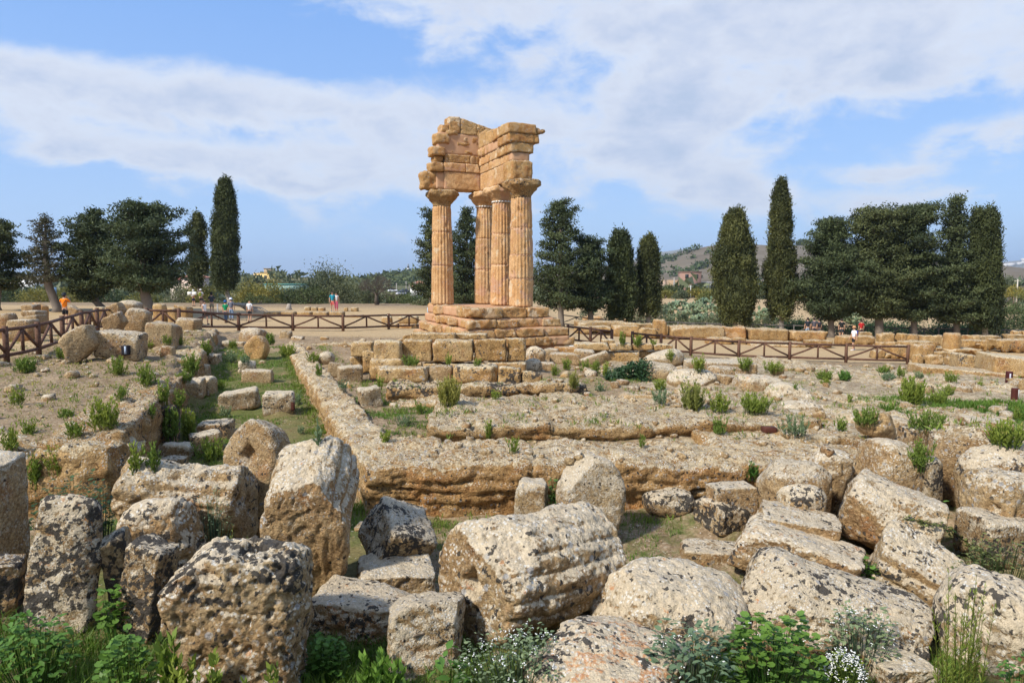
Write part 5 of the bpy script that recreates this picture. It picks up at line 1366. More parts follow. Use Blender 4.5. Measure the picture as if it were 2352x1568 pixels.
# bare tree
def bare_tree(label, u, Y, vtop, spread, seed):
    R = np.random.default_rng(seed)
    e, b = tree_root('bare_tree', label, 'tree', u, Y)
    H = at(u, vtop, Y)[2] - b[2]
    mt, mb = MB(), MB()
    mt.tube([(0, 0, -.1), (-.08, 0, H * .2), (-.02, 0, H * .36)], [.28, .2, .16], 8)
    def grow(p, d, ln, r, lv):
        p2 = p + d * ln
        mb.tube([p, (p + p2) / 2 + R.normal(size=3) * ln * .06, p2], [r, r * .8, r * .62], 4, False)
        if lv == 0: return
        for _ in range(3 if lv > 1 else 4):
            dd = d + R.normal(size=3) * .55 + np.array((0, 0, .10)); dd /= np.linalg.norm(dd)
            grow(p2, dd, ln * R.uniform(.62, .86), r * .6, lv - 1)
    for q in range(6):
        a = q * 1.05 + R.normal() * .2
        d = np.array((math.cos(a) * spread, math.sin(a) * spread, .75)); d /= np.linalg.norm(d)
        grow(np.array((-.02, 0, H * .3)), d, H * .22, .085, 5)
    mt.build('trunk', M_DRYTWIG, e, smooth=True); mb.build('branches', M_DRYTWIG, e)
bare_tree('leafless grey tree with a fine twig crown beside the great round bush', 868, 74, 625, 1.0, 4)

# orchard and scrub beyond the grey fence
RO = random.Random(11)
OL = ['yellowing orchard tree right of the neat narrow cypress', 'grey olive tree under the concrete lamp pole', 'yellowing orchard tree in front of the brick house', 'yellow green orchard tree below the white canopy building', 'grey olive tree touching the wide slanting cypress', 'bright low yellow tree at the top of the cactus slope', 'grey olive tree in the gap before the spire cypress', 'yellow tree in the gap behind the spire cypress',
      'dark tree behind the orchard beside the neat narrow cypress', 'dark tree behind the orchard at the foot of the brick house', 'dark tree far back in the gap before the spire cypress', 'dark tree far back in the gap behind the spire cypress', 'yellow bushy tree at the picture edge under the pale pole', 'second yellow bushy tree cut off by the picture edge', 'dark green tree beside the columnar cypress foot', 'grey olive tree cut off by the picture edge', 'grey olive tree below the far viaduct']
k = 0
for (u0, u1, vt, Yo, m) in [(1506, 1546, 664, 150, M_YELLOW), (1540, 1580, 668, 145, M_OLIVE), (1562, 1612, 662, 160, M_YELLOW), (1606, 1650, 664, 140, M_YELLOW), (1640, 1680, 668, 150, M_OLIVE), (1596, 1632, 676, 122, M_YELLOW), (1738, 1764, 666, 150, M_OLIVE), (1826, 1856, 668, 130, M_YELLOW), (1516, 1560, 656, 190, M_BUSH), (1574, 1606, 658, 195, M_BUSH), (1732, 1768, 655, 200, M_BUSH), (1830, 1860, 650, 200, M_BUSH),
                            (2290, 2352, 662, 110, M_YELLOW), (2330, 2420, 668, 100, M_YELLOW), (2296, 2352, 700, 78, M_BUSH), (2340, 2440, 690, 82, M_OLIVE), (2290, 2330, 640, 190, M_OLIVE)]:
    bush(OL[k], u0, u1, vt, Yo, m, seed=500 + k, name='orchard_tree', cat='tree', group='orchard trees beyond the cactus slope', trunk=True, density=.5, vbase=vt + 24)
    k += 1
GL_ = ['grey shrub on the orange rock beside the tall open conifer', 'grey shrub between the broad and narrow cypresses', 'grey shrub at the top of slope right of the narrow cypress', 'grey shrub around the trunk of the neat narrow cypress', 'grey shrub in the middle of the prickly pears', 'grey shrub low on the slope right of the narrow cypress trunk', 'grey shrub under the largest prickly pears', 'wide grey shrub left of the wide slanting cypress',
       'grey shrub half behind the wide slanting cypress', 'dark grey shrub at the trunk of the wide slanting cypress', 'grey shrub between the slanting cypress and the spire', 'low grey shrub by the fence between the two lone cypresses', 'grey shrub by the small layered rock face', 'grey shrub behind the shorter bushy cypress trunk', 'grey shrub right of the spire cypress trunk', 'grey shrub before the shaded hedge']
for (lb, (u0, u1, vt, Yo)) in zip(GL_, [(1328, 1362, 702, 84), (1440, 1500, 700, 80), (1494, 1530, 690, 88), (1460, 1512, 724, 76), (1552, 1582, 716, 84), (1516, 1552, 722, 80), (1578, 1612, 726, 79), (1606, 1650, 716, 82), (1636, 1668, 706, 86), (1656, 1690, 730, 78), (1744, 1782, 722, 80), (1712, 1744, 736, 76), (1546, 1586, 738, 76), (1386, 1420, 712, 80), (1820, 1862, 728, 78), (1850, 1900, 736, 76)]):
    bush(lb, u0, u1, vt, Yo, M_OLIVE, seed=700 + int(u0), name='grey_shrub', cat='shrub', group='grey shrubs on the cactus slope', density=.8)
bush('long dark hedge in shade behind the grey fence and the pines', 1760, 1910, 736, 73, M_DARKLEAF, seed=801, name='hedge', cat='hedge', depth=.3, n=260)
bush('dark hedge between the pine trunks behind the grey fence', 1920, 2120, 742, 72, M_DARKLEAF, seed=802, name='hedge', cat='hedge', depth=.3, n=300)
bush('dense green bushes behind the grey fence by the picture edge', 2230, 2400, 722, 70, M_BUSH, seed=803, depth=.4, n=320)
bush('dark undergrowth behind the fence under the columnar cypress', 2110, 2260, 746, 70, M_DARKLEAF, seed=804, name='hedge', cat='hedge', depth=.3, n=240)

# prickly pears
def cactus_proto(seed):
    R = np.random.default_rng(seed)
    e = empty('prickly_pear', (0, 0, 0))
    Vs, Qs, Ts, n = [], [], [], 0
    P, Q = lattice(4, 4, 2)
    S_ = P / np.linalg.norm(P, axis=1, keepdims=True)
    def pad(base, d, nrm, ln):
        nonlocal n
        s = np.cross(d, nrm); s /= np.linalg.norm(s)
        nn = np.cross(s, d)
        V = base + d * ln * .5 + (S_[:, :1] * s * ln * .36 + S_[:, 1:2] * d * ln * .54 + S_[:, 2:3] * nn * ln * .09)
        Vs.append(V); Qs.append(Q + n); Ts.append(np.full(len(V), R.random())); n += len(V)
        return base + d * ln
    def grow(base, d, lv):
        nrm = R.normal(size=3)
        tip = pad(base, d, nrm, R.uniform(.32, .46))
        if lv:
            for _ in range(R.integers(1, 4)):
                dd = d + R.normal(size=3) * .6; dd[2] = abs(dd[2]) * .8 + .15; dd /= np.linalg.norm(dd)
                grow(tip - d * .05, dd, lv - 1)
    for q in range(7):
        a = R.uniform(0, 2 * PI); rr = R.uniform(.1, .75)
        d = np.array((math.cos(a) * .4, math.sin(a) * .4, 1.0)); d /= np.linalg.norm(d)
        grow(np.array((math.cos(a) * rr, math.sin(a) * rr, -.1)), d, 3)
    link('pads', mesh_from('pads', np.concatenate(Vs), np.concatenate(Qs), M_CACTUS, True, {'tint': np.concatenate(Ts)}), e)
    return e
pp = [cactus_proto(s) for s in (1, 2, 3)]
PL_ = ['prickly pear high on the slope under the concrete pole', 'prickly pear on the slope crest below the brick house', 'prickly pear at the slope crest left of the white canopy building', 'prickly pear at the slope crest below the canopy building', 'prickly pear on the crest beside the wide slanting cypress', 'prickly pear closest to the wide slanting cypress crown', 'prickly pear low near the grey fence and the narrow cypress', 'prickly pear in the centre of the slope',
       'big prickly pear on the bare patch of the slope', 'prickly pear low above the small layered rock face', 'prickly pear right of the bare sandy patch', 'prickly pear behind the neat narrow cypress', 'prickly pear between two grey shrubs mid slope', 'prickly pear between the two lone cypresses', 'prickly pear left of the spire cypress trunk', 'prickly pear by the fence between the two lone cypresses', 'prickly pear seen under the dark tree group', 'prickly pear behind the shorter bushy cypress', 'prickly pear at the top of the slope by the narrow cypress', 'prickly pear low on the slope near the fence']
spots = [(1538, 722), (1558, 706), (1580, 702), (1600, 706), (1618, 700), (1636, 704), (1548, 742), (1588, 718), (1620, 726), (1598, 738), (1640, 720), (1532, 704), (1572, 728), (1756, 728), (1775, 736), (1736, 742), (1962, 738), (1356, 716), (1508, 712), (1612, 744)]
for q, (u, v) in enumerate(spots):
    o = pp[q] if q < 3 else copy_tree(pp[q % 3])
    g = ground_hit(u, v + 6)
    o.location = tuple(g); o.rotation_euler = (0, 0, q * 1.7); s = 1.0 + .35 * math.sin(q * 2.1); o.scale = (s, s, s)
    tag(o, PL_[q], 'cactus', 'prickly pears on the sandy slope')
# raw orange rock showing in the slope
for (l, t_, r, b, lab) in [(1336, 724, 1384, 744, 'layered orange rock face behind the shorter bushy cypress'), (1376, 730, 1446, 752, 'dark orange layered rock face behind the broad cypress'), (1548, 744, 1600, 766, 'small layered orange rock face among prickly pears'), (1690, 745, 1714, 762, 'pale rock face behind the wide slanting cypress trunk')]:
    S('orange_rock_outcrop', (l, t_, r, b), depth=.6, Y=73, mat=M_KREP, label=lab, cat='rock outcrop', dark=0, pale=.1, strata=.25, rnd=.3, cuts=2, amp=.25)

# far scrub and trees on the hills
def scatter_far(name, pts, wid, mat, seed, per=26, size=None):
    R = np.random.default_rng(seed)
    Vs, Ts, tn, n = [], [], [], 0
    for p, w_ in zip(pts, wid):
        C = p + R.normal(size=(6, 3)) * np.array((w_ * .35, w_ * .3, w_ * .18)) + np.array((0, 0, w_ * .3))
        V, T, t = tufts(C, per // 6 + 2, (w_ * .2, w_ * .2, w_ * .16), w_ * .42, (0, 0, .4), None, R, .8)
        Vs.append(V); Ts.append(T + n); tn.append(t); n += len(V)
    return tag(link(name, mesh_from(name, np.concatenate(Vs), np.concatenate(Ts), mat, False, {'tint': np.concatenate(tn)})), kind='stuff')
R2 = np.random.default_rng(77)
pts, wd = [], []
for q in range(260):
    u = R2.uniform(1180, 2350); t = R2.uniform(.02, .42)
    pts.append(R_HILL(u, t)); wd.append(R2.uniform(4, 9))
for q in range(60):
    u = R2.uniform(1440, 1580); t = R2.uniform(.3, .9)
    pts.append(R_HILL(u, t)); wd.append(R2.uniform(5, 10))
for q in range(60):
    u = R2.uniform(1530, 1900); t = .5 + .03 * R2.normal()
    pts.append(R_HILL(u, t)); wd.append(R2.uniform(3, 6))
scatter_far('far_scrub', pts, wd, M_BUSH, 1)
pts, wd = [], []
for q in range(330):
    u = R2.uniform(-60, 930); t = R2.uniform(.15, 1.0)
    pts.append(L_HILL(u, t)); wd.append(R2.uniform(3, 7.5))
scatter_far('far_olive_groves', pts, wd, M_OLIVE, 2)
pts, wd = [], []
for rowu in np.linspace(870, 1010, 9):
    for t in np.linspace(.45, .97, 14):
        if R2.random() < .85:
            pts.append(LH_HILL(rowu + R2.normal() * 4, t)); wd.append(R2.uniform(7, 12))
scatter_far('far_orchard_rows', pts, wd, M_BUSH, 3)
pts, wd = [], []
for q in range(240):
    x = R2.uniform(-120, 170); y = R2.uniform(190, 330)
    pts.append(np.array((x, y, ground(x, y).item()))); wd.append(R2.uniform(4, 9))
scatter_far('valley_scrub', pts, wd, M_OLIVE, 4)
for q, (u, lab) in enumerate([(1843, 'round dark tree on the bare hill crest above the spire cypress'), (1886, 'round dark tree half hidden on the hill crest by the rounded cypress')]):
    e = empty('far_tree', R_HILL(u, 1.0)); tag(e, lab, 'tree')
    P, Q = lattice(8, 8, 8); Sx = P / np.linalg.norm(P, axis=1, keepdims=True)
    R3 = np.random.default_rng(q)
    C = R3.normal(size=(160, 3)); C /= np.linalg.norm(C, axis=1, keepdims=True)
    V, T, tn = tufts(C * np.array((7, 7, 4.6)) + np.array((0, 0, 6)), 16, (.9, .9, .8), 1.6, (0, 0, .3), None, R3, .7)
    link('crown', mesh_from('crown', V, T, M_BUSH, False, {'tint': tn}), e)
    mb = MB(); mb.tube([(0, 0, -1), (0, 0, 4)], [.6, .4], 7); mb.build('trunk', M_BARK, e)
# ---------------------------------------------------------------- earth banked against the stones
gv = bpy.data.objects['ground'].data.vertices
gco = np.empty(len(gv) * 3, np.float32); gv.foreach_get('co', gco); gco = gco.reshape(-1, 3)
RF = np.random.default_rng(6)
for (fx, fy, rx, ry) in FOOT:
    if fy > 40: continue
    k = np.nonzero((np.abs(gco[:, 0] - fx) < rx + .6) & (np.abs(gco[:, 1] - fy) < ry + .6))[0]
    d = np.hypot((gco[k, 0] - fx) / rx, (gco[k, 1] - fy) / ry)
    gap = (d - .85) * min(rx, ry)
    gco[k, 2] += RF.uniform(.05, .12) * np.where(gap < 0, 1, np.exp(-(gap / .16) ** 2)) * (.6 + .4 * np.sin(gco[k, 0] * 7 + gco[k, 1] * 5))
gv.foreach_set('co', gco.ravel())
bpy.data.objects['ground'].data.update()
# ---------------------------------------------------------------- weeds and herbs
bpy.context.view_layer.update()
_dg = bpy.context.evaluated_depsgraph_get()
def surf_at(u, v, ymax=60.0):
    """the place on the ground or stone that shows at this point of the photograph"""
    d = Vector(ray(u, v)).normalized()
    ok, loc, nrm, idx, ob, mx = scene.ray_cast(_dg, Vector((0, 0, ZC)) + d * 1.0, d)
    if ok and loc.y < ymax: return np.array(loc), np.array(nrm)
    g = ground_hit(u, v); return g, np.array((0, 0, 1.0))
def strip_leaves(P, D, L, wd, R, fold=True):
    """narrow leaves as two-triangle blades"""
    n = len(P)
    S_ = np.cross(D, R.normal(size=(n, 3))); S_ /= np.linalg.norm(S_, axis=1, keepdims=True) + 1e-9
    L = np.asarray(L).reshape(-1, 1)
    M = P + D * L * .45
    V = np.stack([P, M + S_ * L * wd, P + D * L + np.array((0, 0, -.15)) * L * .4, M - S_ * L * wd], 1).reshape(-1, 3)
    i = np.arange(n)[:, None] * 4
    return V, np.concatenate([i + np.array([[0, 1, 2]]), i + np.array([[0, 2, 3]])])
def weed(label, u0, u1, v0, v1, mat=None, dens=1.0, yellow=.3, lean=.25, leaf=1.0, name='weed', group=None, base=None, seed=None, cat='weed', wd=.14):
    mat = mat or M_WEED
    seed = int(u0 * 3 + v1) if seed is None else seed
    R = np.random.default_rng(seed)
    p, nr = surf_at((u0 + u1) / 2, v1) if base is None else (np.array(base, float), None)
    k = p[1] / F
    W, H = (u1 - u0) * k, (v1 - v0) * k * 1.02
    e = empty(name, p - np.array((0, 0, .02))); tag(e, label, cat, group)
    ns = int(np.clip(W / .022 * dens * (1 + W), 5, 80))
    ms = MB(); Vs, Ts, tn, n = [], [], [], 0
    for q in range(ns):
        a = R.uniform(0, 2 * PI); r = R.random() ** .6
        bx, by = math.cos(a) * r * W * .28, math.sin(a) * r * W * .28
        tx, ty = bx * 1.5 + R.normal() * .03, by * 1.5
        h = H * R.uniform(.35, 1.0) ** .8 * (1 - .15 * r)
        pts = np.array([(bx, by, -.03), (bx + (tx - bx) * .3, by + (ty - by) * .3, h * .5), (tx, ty, h)])
        ms.tube(pts, [.004 + .003 * H, .004, .002], 3, False)
        m = int(np.clip(h / .022, 12, 44))
        s = R.uniform(.18, 1.0, m)
        c = np.where(s[:, None] < .5, pts[0] + (pts[1] - pts[0]) * s[:, None] * 2, pts[1] + (pts[2] - pts[1]) * (s[:, None] * 2 - 1))
        aa = R.uniform(0, 2 * PI, m)
        upk = .9 + 1.3 * s
        D = np.stack([np.cos(aa), np.sin(aa), upk], 1); D /= np.linalg.norm(D, axis=1, keepdims=True)
        L = (.075 - .030 * s) * leaf * R.uniform(.7, 1.3, m) * min(1.9, .75 + H) * (1 + .012 * p[1])
        V, T = strip_leaves(c, D, L, wd, R)
        Vs.append(V); Ts.append(T + n); n += len(V)
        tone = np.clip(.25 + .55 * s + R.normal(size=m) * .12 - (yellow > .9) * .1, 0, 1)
        tn.append(np.repeat(tone, 4))
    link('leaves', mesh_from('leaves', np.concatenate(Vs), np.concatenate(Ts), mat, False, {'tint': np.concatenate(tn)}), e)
    ms.build('stems', M_WEEDY if yellow > .5 else mat, e)
    return e
Wd, Wy, Wg = M_WEED, M_WEEDY, M_GREYLEAF
WEEDS = [
 # on the earth bank
 (22, 90, 812, 856, 0, 'weed clump at the foot of the nearest timber fence posts'), (126, 162, 792, 824, 0, 'weed tuft at the foot of the tilted brown boulder'), (246, 296, 812, 862, 1, 'thin upright weed stalks before the wide grey block on the bank'),
 (308, 364, 828, 888, 1, 'tall thin weeds on the bank rim beside a shallow step'), (196, 286, 900, 988, 1, 'large yellow green weed on the bank slope'), (262, 302, 878, 916, 0, 'weed on the bank right behind the large yellow green one'), (128, 180, 934, 958, 0, 'low dense weed alone in the middle of the bank'),
 (46, 90, 954, 996, 0, 'weed on the bank edge above the pale crusted block'), (2, 54, 966, 1034, 0, 'tall bright weeds at the picture edge on the bank'), (64, 102, 1016, 1116, 0, 'tall bushy weed squeezed beside the pale crusted block'), (100, 172, 1014, 1082, 1, 'airy weed growing on the crumbling bank front'), (138, 206, 956, 1004, 1, 'yellowish weed mat on top of the crumbling bank front'),
 (20, 60, 880, 930, 1, 'sparse thin weed near the picture edge high on the bank'), (330, 362, 772, 800, 1, 'small weed beneath the flat topped block'), (372, 398, 764, 790, 0, 'small bright weed on the far bank by the fence post'), (404, 424, 770, 792, 1, 'tiny weed tuft under the corner fence post'),
 # along the trench
 (412, 464, 806, 858, 0, 'thick dark weed bush against the bank beside small speckled block'), (458, 492, 776, 814, 0, 'weed clump at the far end of the trench'), (396, 448, 846, 876, 0, 'low weed behind the squared cream blocks'), (356, 396, 858, 928, 1, 'tall yellow green weed hanging on the bank edge'),
 (392, 428, 884, 934, 0, 'dark weed at the foot of the bank beside squared cream block'), (494, 518, 866, 894, 0, 'small round weed right of the squared cream blocks'), (334, 358, 918, 956, 0, 'small weed growing out of the shaded bank face'), (370, 414, 920, 1010, 0, 'tall green weeds rising from the shaded trench'), (408, 454, 930, 1008, 0, 'tall green weeds beside the shaded trench stalks'),
 (294, 334, 1004, 1082, 0, 'slender pale stalks in the dark gap of the trench'), (330, 370, 1000, 1076, 0, 'slender stalks behind the long lying drum'), (438, 526, 996, 1056, 1, 'bushy yellow green weed before the standing drum'), (524, 550, 778, 800, 0, 'small weed beside little white stone'), (606, 634, 762, 792, 0, 'bright weed behind the drum with the diamond socket'),
 (500, 536, 920, 958, 2, 'greyish weed leaning on the pointed pale block'), (510, 550, 800, 834, 2, 'thin greyish weed in the middle of the far trench'), (548, 578, 806, 836, 2, 'greyish weed left of the drum with the diamond socket'), (670, 698, 892, 930, 2, 'weed at the base of the narrow wall behind the freckled cube'), (718, 742, 950, 1022, 2, 'thin tall weed against the near end of the narrow wall'), (676, 704, 968, 996, 2, 'small grey herb before the narrow wall'),
 (640, 688, 786, 820, 1, 'weed growing on the far corner of the narrow wall'), (700, 740, 806, 830, 1, 'low thin weeds behind the rounded grey boulder'),
 # court and terraces
 (722, 742, 830, 864, 0, 'small upright weed near the rounded grey boulder'), (774, 800, 868, 896, 2, 'grey green weed in front of the squared pale block'), (864, 882, 852, 890, 0, 'weed at the corner step of the platform'), (920, 972, 812, 840, 1, 'small weeds on the ledge under the eroded wall block'), (1020, 1040, 806, 838, 0, 'thin weed in a joint of the ashlar wall'), (1086, 1110, 822, 840, 0, 'little weed on the ledge at the middle of the ashlar wall'),
 (992, 1070, 858, 930, 3, 'big yellowing weed in front of the row of worn blocks'), (1124, 1156, 888, 916, 1, 'round yellow weed on the narrow rock step'), (954, 978, 910, 950, 0, 'weed left of the wide flat terrace corner'), (866, 902, 984, 1014, 0, 'low weed in the courtyard corner'), (900, 960, 946, 978, 2, 'blue green herb patch beside the terrace corner'),
 (1108, 1138, 956, 1006, 0, 'thin weed hanging at the wide flat terrace face'), (1160, 1198, 994, 1040, 1, 'single branching weed on the long foundation wall'), (1464, 1484, 990, 1026, 1, 'single thin stalk on the foundation wall top'), (1710, 1746, 1058, 1096, 4, 'leafy green tuft growing from the foundation wall face'),
 # temple foot and right flats
 (1326, 1358, 820, 856, 1, 'first weed of the row below the propped slab'), (1352, 1384, 822, 862, 1, 'middle weed of the row below the propped slab'), (1376, 1404, 826, 866, 1, 'last weed of the row below the propped slab'), (1288, 1318, 818, 850, 1, 'weed on the rubble left of the weed row'), (1262, 1288, 836, 862, 0, 'dark weed by the hollowed grey stone'), (1300, 1336, 848, 888, 3, 'airy yellow weed on the rock before the weed row'),
 (1360, 1396, 874, 898, 2, 'low grey herb on the rock flat below the weed row'), (1420, 1438, 756, 792, 0, 'tall weed stalk at the end of the short fence'), (1450, 1480, 766, 794, 0, 'weed standing on the ruined low wall by the fence end'), (1488, 1512, 776, 796, 1, 'small weed on the ruined low wall under the fence rail'), (1526, 1548, 794, 828, 1, 'weed covering the end of the ruined low wall'),
 (1584, 1626, 806, 852, 1, 'round weed under the timber fence above the row of boulders'), (1688, 1736, 818, 848, 0, 'dense round weed under the second fence bay'), (1744, 1808, 826, 854, 1, 'broad low weed beside the dense round one'), (1868, 1920, 846, 872, 0, 'bright low weed near the end of the timber fence'), (1922, 1958, 850, 874, 4, 'dark leafy weed in a hollow near the fence end'),
 (1496, 1536, 866, 896, 0, 'grassy weed between the pale and crusted boulders'), (1554, 1630, 870, 942, 3, 'big bushy yellow green weed before the row of boulders'), (1622, 1680, 894, 946, 0, 'green weed right of the big bushy one'), (1488, 1552, 886, 928, 2, 'thin weeds behind the loose tan block'), (1688, 1780, 896, 946, 5, 'wide bright green weed patch among the boulders'), (1626, 1676, 950, 996, 0, 'weed beneath the long pale slab end'),
 (1772, 1872, 946, 998, 2, 'wide airy weed beside the brown light box'), (1914, 1948, 946, 990, 0, 'green weed left of the golden boulder'), (1948, 2030, 926, 972, 0, 'wide green weed behind the golden boulder'), (2072, 2178, 932, 986, 1, 'wide yellowish weed below the leaning tan stone'), (2056, 2128, 860, 930, 5, 'tallest and densest bright weed on the rock flat'), (2120, 2182, 892, 932, 0, 'spreading weed beside the tallest one'),
 (2078, 2150, 996, 1074, 0, 'upright dark green weed between two boulders'), (2262, 2360, 954, 1022, 5, 'large bright weed thicket at the picture edge'), (2160, 2192, 880, 908, 0, 'weed between the leaning tan stone and step stones'), (2168, 2204, 850, 878, 1, 'yellowish weed on the long brown faced beam'), (2056, 2082, 836, 866, 1, 'tall thin weed in front of the fence end post'), (2010, 2050, 836, 856, 0, 'weed under the last fence bay'),
 (2014, 2070, 850, 872, 2, 'blue green herb on the stones below the fence end'), (2094, 2130, 846, 868, 2, 'blue green herb right of the fence end post'), (2240, 2260, 868, 892, 0, 'small weed on the ledge stone by the light boxes'), (1880, 1912, 866, 882, 1, 'small weed on the grey rock flat'), (1820, 1836, 876, 896, 1, 'tiny weed on the grey rock flat behind the peaked boulder'), (1940, 1960, 898, 924, 1, 'thin weed on the rock flat left of the tallest one'), (2324, 2350, 925, 965, 0, 'weed at the foot of the tall brown block')]
kinds = {0: (Wd, 1.0, .2), 1: (Wd, .8, .8), 2: (Wg, .55, .2), 3: (Wy, 1.1, .8), 4: (M_BRIGHT, 1.2, .1), 5: (Wd, 1.7, .4)}
for (u0, u1, v0, v1, kd, lab) in WEEDS:
    m, de, ye = kinds[kd]
    weed(lab, u0, u1, v0, v1, m, de, ye, leaf=1.0 if kd not in (4,) else 1.5, name='weed' if kd not in (2,) else 'herb')
def dark_shrub(label, u0, u1, v0, v1):
    p, _ = surf_at((u0 + u1) / 2, v1)
    k = p[1] / F; W, H = (u1 - u0) * k, (v1 - v0) * k
    e = empty('shrub', p); tag(e, label, 'shrub')
    R = np.random.default_rng(5)
    C = np.stack([R.uniform(-.5, .5, 110) * W, R.normal(size=110) * .16, R.random(110) ** 1.2 * H], 1)
    C[:, 2] *= np.clip(.35 + 1.0 * (C[:, 0] / W + .5), .3, 1)
    V, T, tn = tufts(C, 22, (.07, .07, .05), .10, (0, 0, .2), None, R, .6)
    link('foliage', mesh_from('foliage', V, T, M_DARKLEAF, False, {'tint': tn}), e)
    mb = MB()
    for q in range(6): mb.tube([(R.uniform(-.3, .3) * W, 0, -.05), (R.uniform(-.4, .4) * W, 0, H * .5)], [.012, .005], 4)
    mb.build('stems', M_BARK, e)
dark_shrub('dark glossy shrub nestled against the smooth pale boulder', 1396, 1490, 832, 874)

# ---------------------------------------------------------------- leafy herbs close by
def leaf_shape(kind):
    if kind == 'ovate':
        y = np.array([0, .25, .55, 1.0]); w_ = np.array([0, .26, .24, 0])
        V = [(0, 0, 0), (-.26, .28, .03), (0, .30, -.02), (.26, .28, .03), (-.22, .6, .02), (0, .62, -.03), (.22, .6, .02), (0, 1.0, -.10)]
        T = [(0, 2, 1), (0, 3, 2), (1, 2, 5), (1, 5, 4), (2, 3, 6), (2, 6, 5), (4, 5, 7), (5, 6, 7)]
    else:                                  # round, lobed mallow leaf
        V = [(0, .35, -.06)]; T = []
        n = 14
        for q in range(n):
            a = -PI / 2 + .25 + (2 * PI - .5) * q / (n - 1); r = .5 * (1 + .10 * (q % 2)); V.append((math.cos(a) * r, .4 + math.sin(a) * r, .07 * (q % 2)))
        for q in range(1, n): T.append((0, q, q + 1))
    return np.array(V), np.array(T)
def herb(label, u0, u1, v0, v1, Y, mat, leaf=.055, kind='ovate', n=160, flowers=0, flower_mat=None, name='herb', droop=.3, seed=0, cat='herb', z=None, flat=1.0, tall=0, depth=.7):
    R = np.random.default_rng(seed + 40)
    x = gp((u0 + u1) / 2, Y)[0]
    # horizontal place from the picture, foot on the ground
    x = at((u0 + u1) / 2, v1, Y)[0]
    g = ground(x, Y).item() if z is None else z
    topz = at((u0 + u1) / 2, v0, Y)[2]
    W = (u1 - u0) * Y / F; H = max(.12, topz - g)
    e = empty(name, (x, Y, g)); tag(e, label, cat)
    LV, LT = leaf_shape(kind)
    a = R.uniform(0, 2 * PI, n); r = R.random(n) ** .55
    hh = np.sqrt(np.clip(1 - (r * .92) ** 2, .03, 1)) * R.uniform(.45, 1.0, n) ** .6
    lump = 1 + .35 * np.sin(a * 3 + seed) * r
    C = np.stack([np.cos(a) * r * W * .5, np.sin(a) * r * W * .5 * depth, np.clip(hh * H * lump * flat, .02, H)], 1)
    Vs, Ts, tn, k = [], [], [], 0
    ms = MB()
    for q in range(n):
        out = np.array((math.cos(a[q] + R.normal() * .8), math.sin(a[q] + R.normal() * .8), R.uniform(-droop, .5)))
        out /= np.linalg.norm(out)
        up = np.array((R.normal() * .3, R.normal() * .3, 1.0)); s = np.cross(out, up); s /= np.linalg.norm(s); nn = np.cross(s, out)
        L = leaf * R.uniform(.6, 1.25)
        Vs.append(C[q] + (LV[:, :1] * s + LV[:, 1:2] * out + LV[:, 2:3] * nn) * L); Ts.append(LT + k); k += len(LV)
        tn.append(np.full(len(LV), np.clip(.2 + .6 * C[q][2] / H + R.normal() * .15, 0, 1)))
        if q % 4 == 0:
            ms.tube([(C[q][0] * .45, C[q][1] * .45, 0), (C[q][0] * .8, C[q][1] * .8, C[q][2] * .6), tuple(C[q])], [.005, .004, .002], 3, False)
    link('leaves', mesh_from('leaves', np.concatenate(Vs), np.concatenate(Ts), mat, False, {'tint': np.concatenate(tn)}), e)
    ms.build('stems', mat, e)
    if flowers:
        P, Q = lattice(2, 2, 1); Sx = P / np.linalg.norm(P, axis=1, keepdims=True) * np.array((1, 1, .55))
        Vf, Qf, k = [], [], 0
        for q in range(flowers):
            aa = R.uniform(0, 2 * PI); rr = R.random() ** .5
            c = np.array((math.cos(aa) * rr * W * .5, math.sin(aa) * rr * W * .5 * depth, H * math.sqrt(max(.05, 1 - (rr * .9) ** 2)) * R.uniform(.85, 1.1)))
            for _ in range(3):
                Vf.append(c + R.normal(size=3) * .009 + Sx * R.uniform(.005, .009)); Qf.append(Q + k); k += len(Sx)
        o = link('flowers', mesh_from('flowers', np.concatenate(Vf), np.concatenate(Qf), flower_mat or M_FLOWER), e)
        o['kind'] = 'stuff'
    return e
herb('nettle like dark leafy herb filling the bottom corner below the spotted slab', -20, 175, 1410, 1568, 6.0, M_BRIGHT, .075, n=420, seed=1, droop=.5)
herb('round leaved mallow low in the grass beside honeycombed boulder', 225, 365, 1452, 1568, 5.85, M_BRIGHT, .06, 'round', n=170, seed=2)
herb('mallow growing in the gap between the spotted slab and black block', 232, 292, 1335, 1445, 6.75, M_BRIGHT, .07, 'round', n=80, seed=3)
herb('single leafy herb with broad leaves at the foot of the lizard block', 985, 1068, 1482, 1568, 5.95, M_BRIGHT, .12, n=26, seed=4, droop=.5)
herb('grey green heliotrope patch dotted with white flowers beside the orange lichened drum', 1040, 1335, 1448, 1590, 5.85, M_GREYLEAF, .045, n=760, flowers=90, seed=5)
herb('grey green leafy herb with pale flowers before the smooth pale drum', 1475, 1700, 1432, 1600, 5.8, M_GREYLEAF, .075, n=420, flowers=26, seed=6)
herb('lush mallow and herb patch below the long speckled drum', 1650, 1890, 1418, 1600, 5.9, M_BRIGHT, .07, 'round', n=420, flowers=12, seed=7)
herb('grey leaved herb in the rock hollow left of the feathery plant', 1885, 2065, 1395, 1500, 6.35, M_GREYLEAF, .055, n=420, flowers=45, seed=8)
herb('cushion of tiny white flowers at the foot of the low flat rock', 1872, 1995, 1496, 1590, 5.9, M_WEED, .03, n=330, flowers=190, seed=9)
herb('mallow in the gap between long squared block and fluted drum', 1965, 2020, 1285, 1350, 7.9, M_BRIGHT, .07, 'round', n=60, seed=10)
herb('dark ivy like creeper over the bank foot behind the pale crusted block', 70, 262, 1088, 1150, 9.6, M_DARKLEAF, .05, 'round', n=320, seed=11)
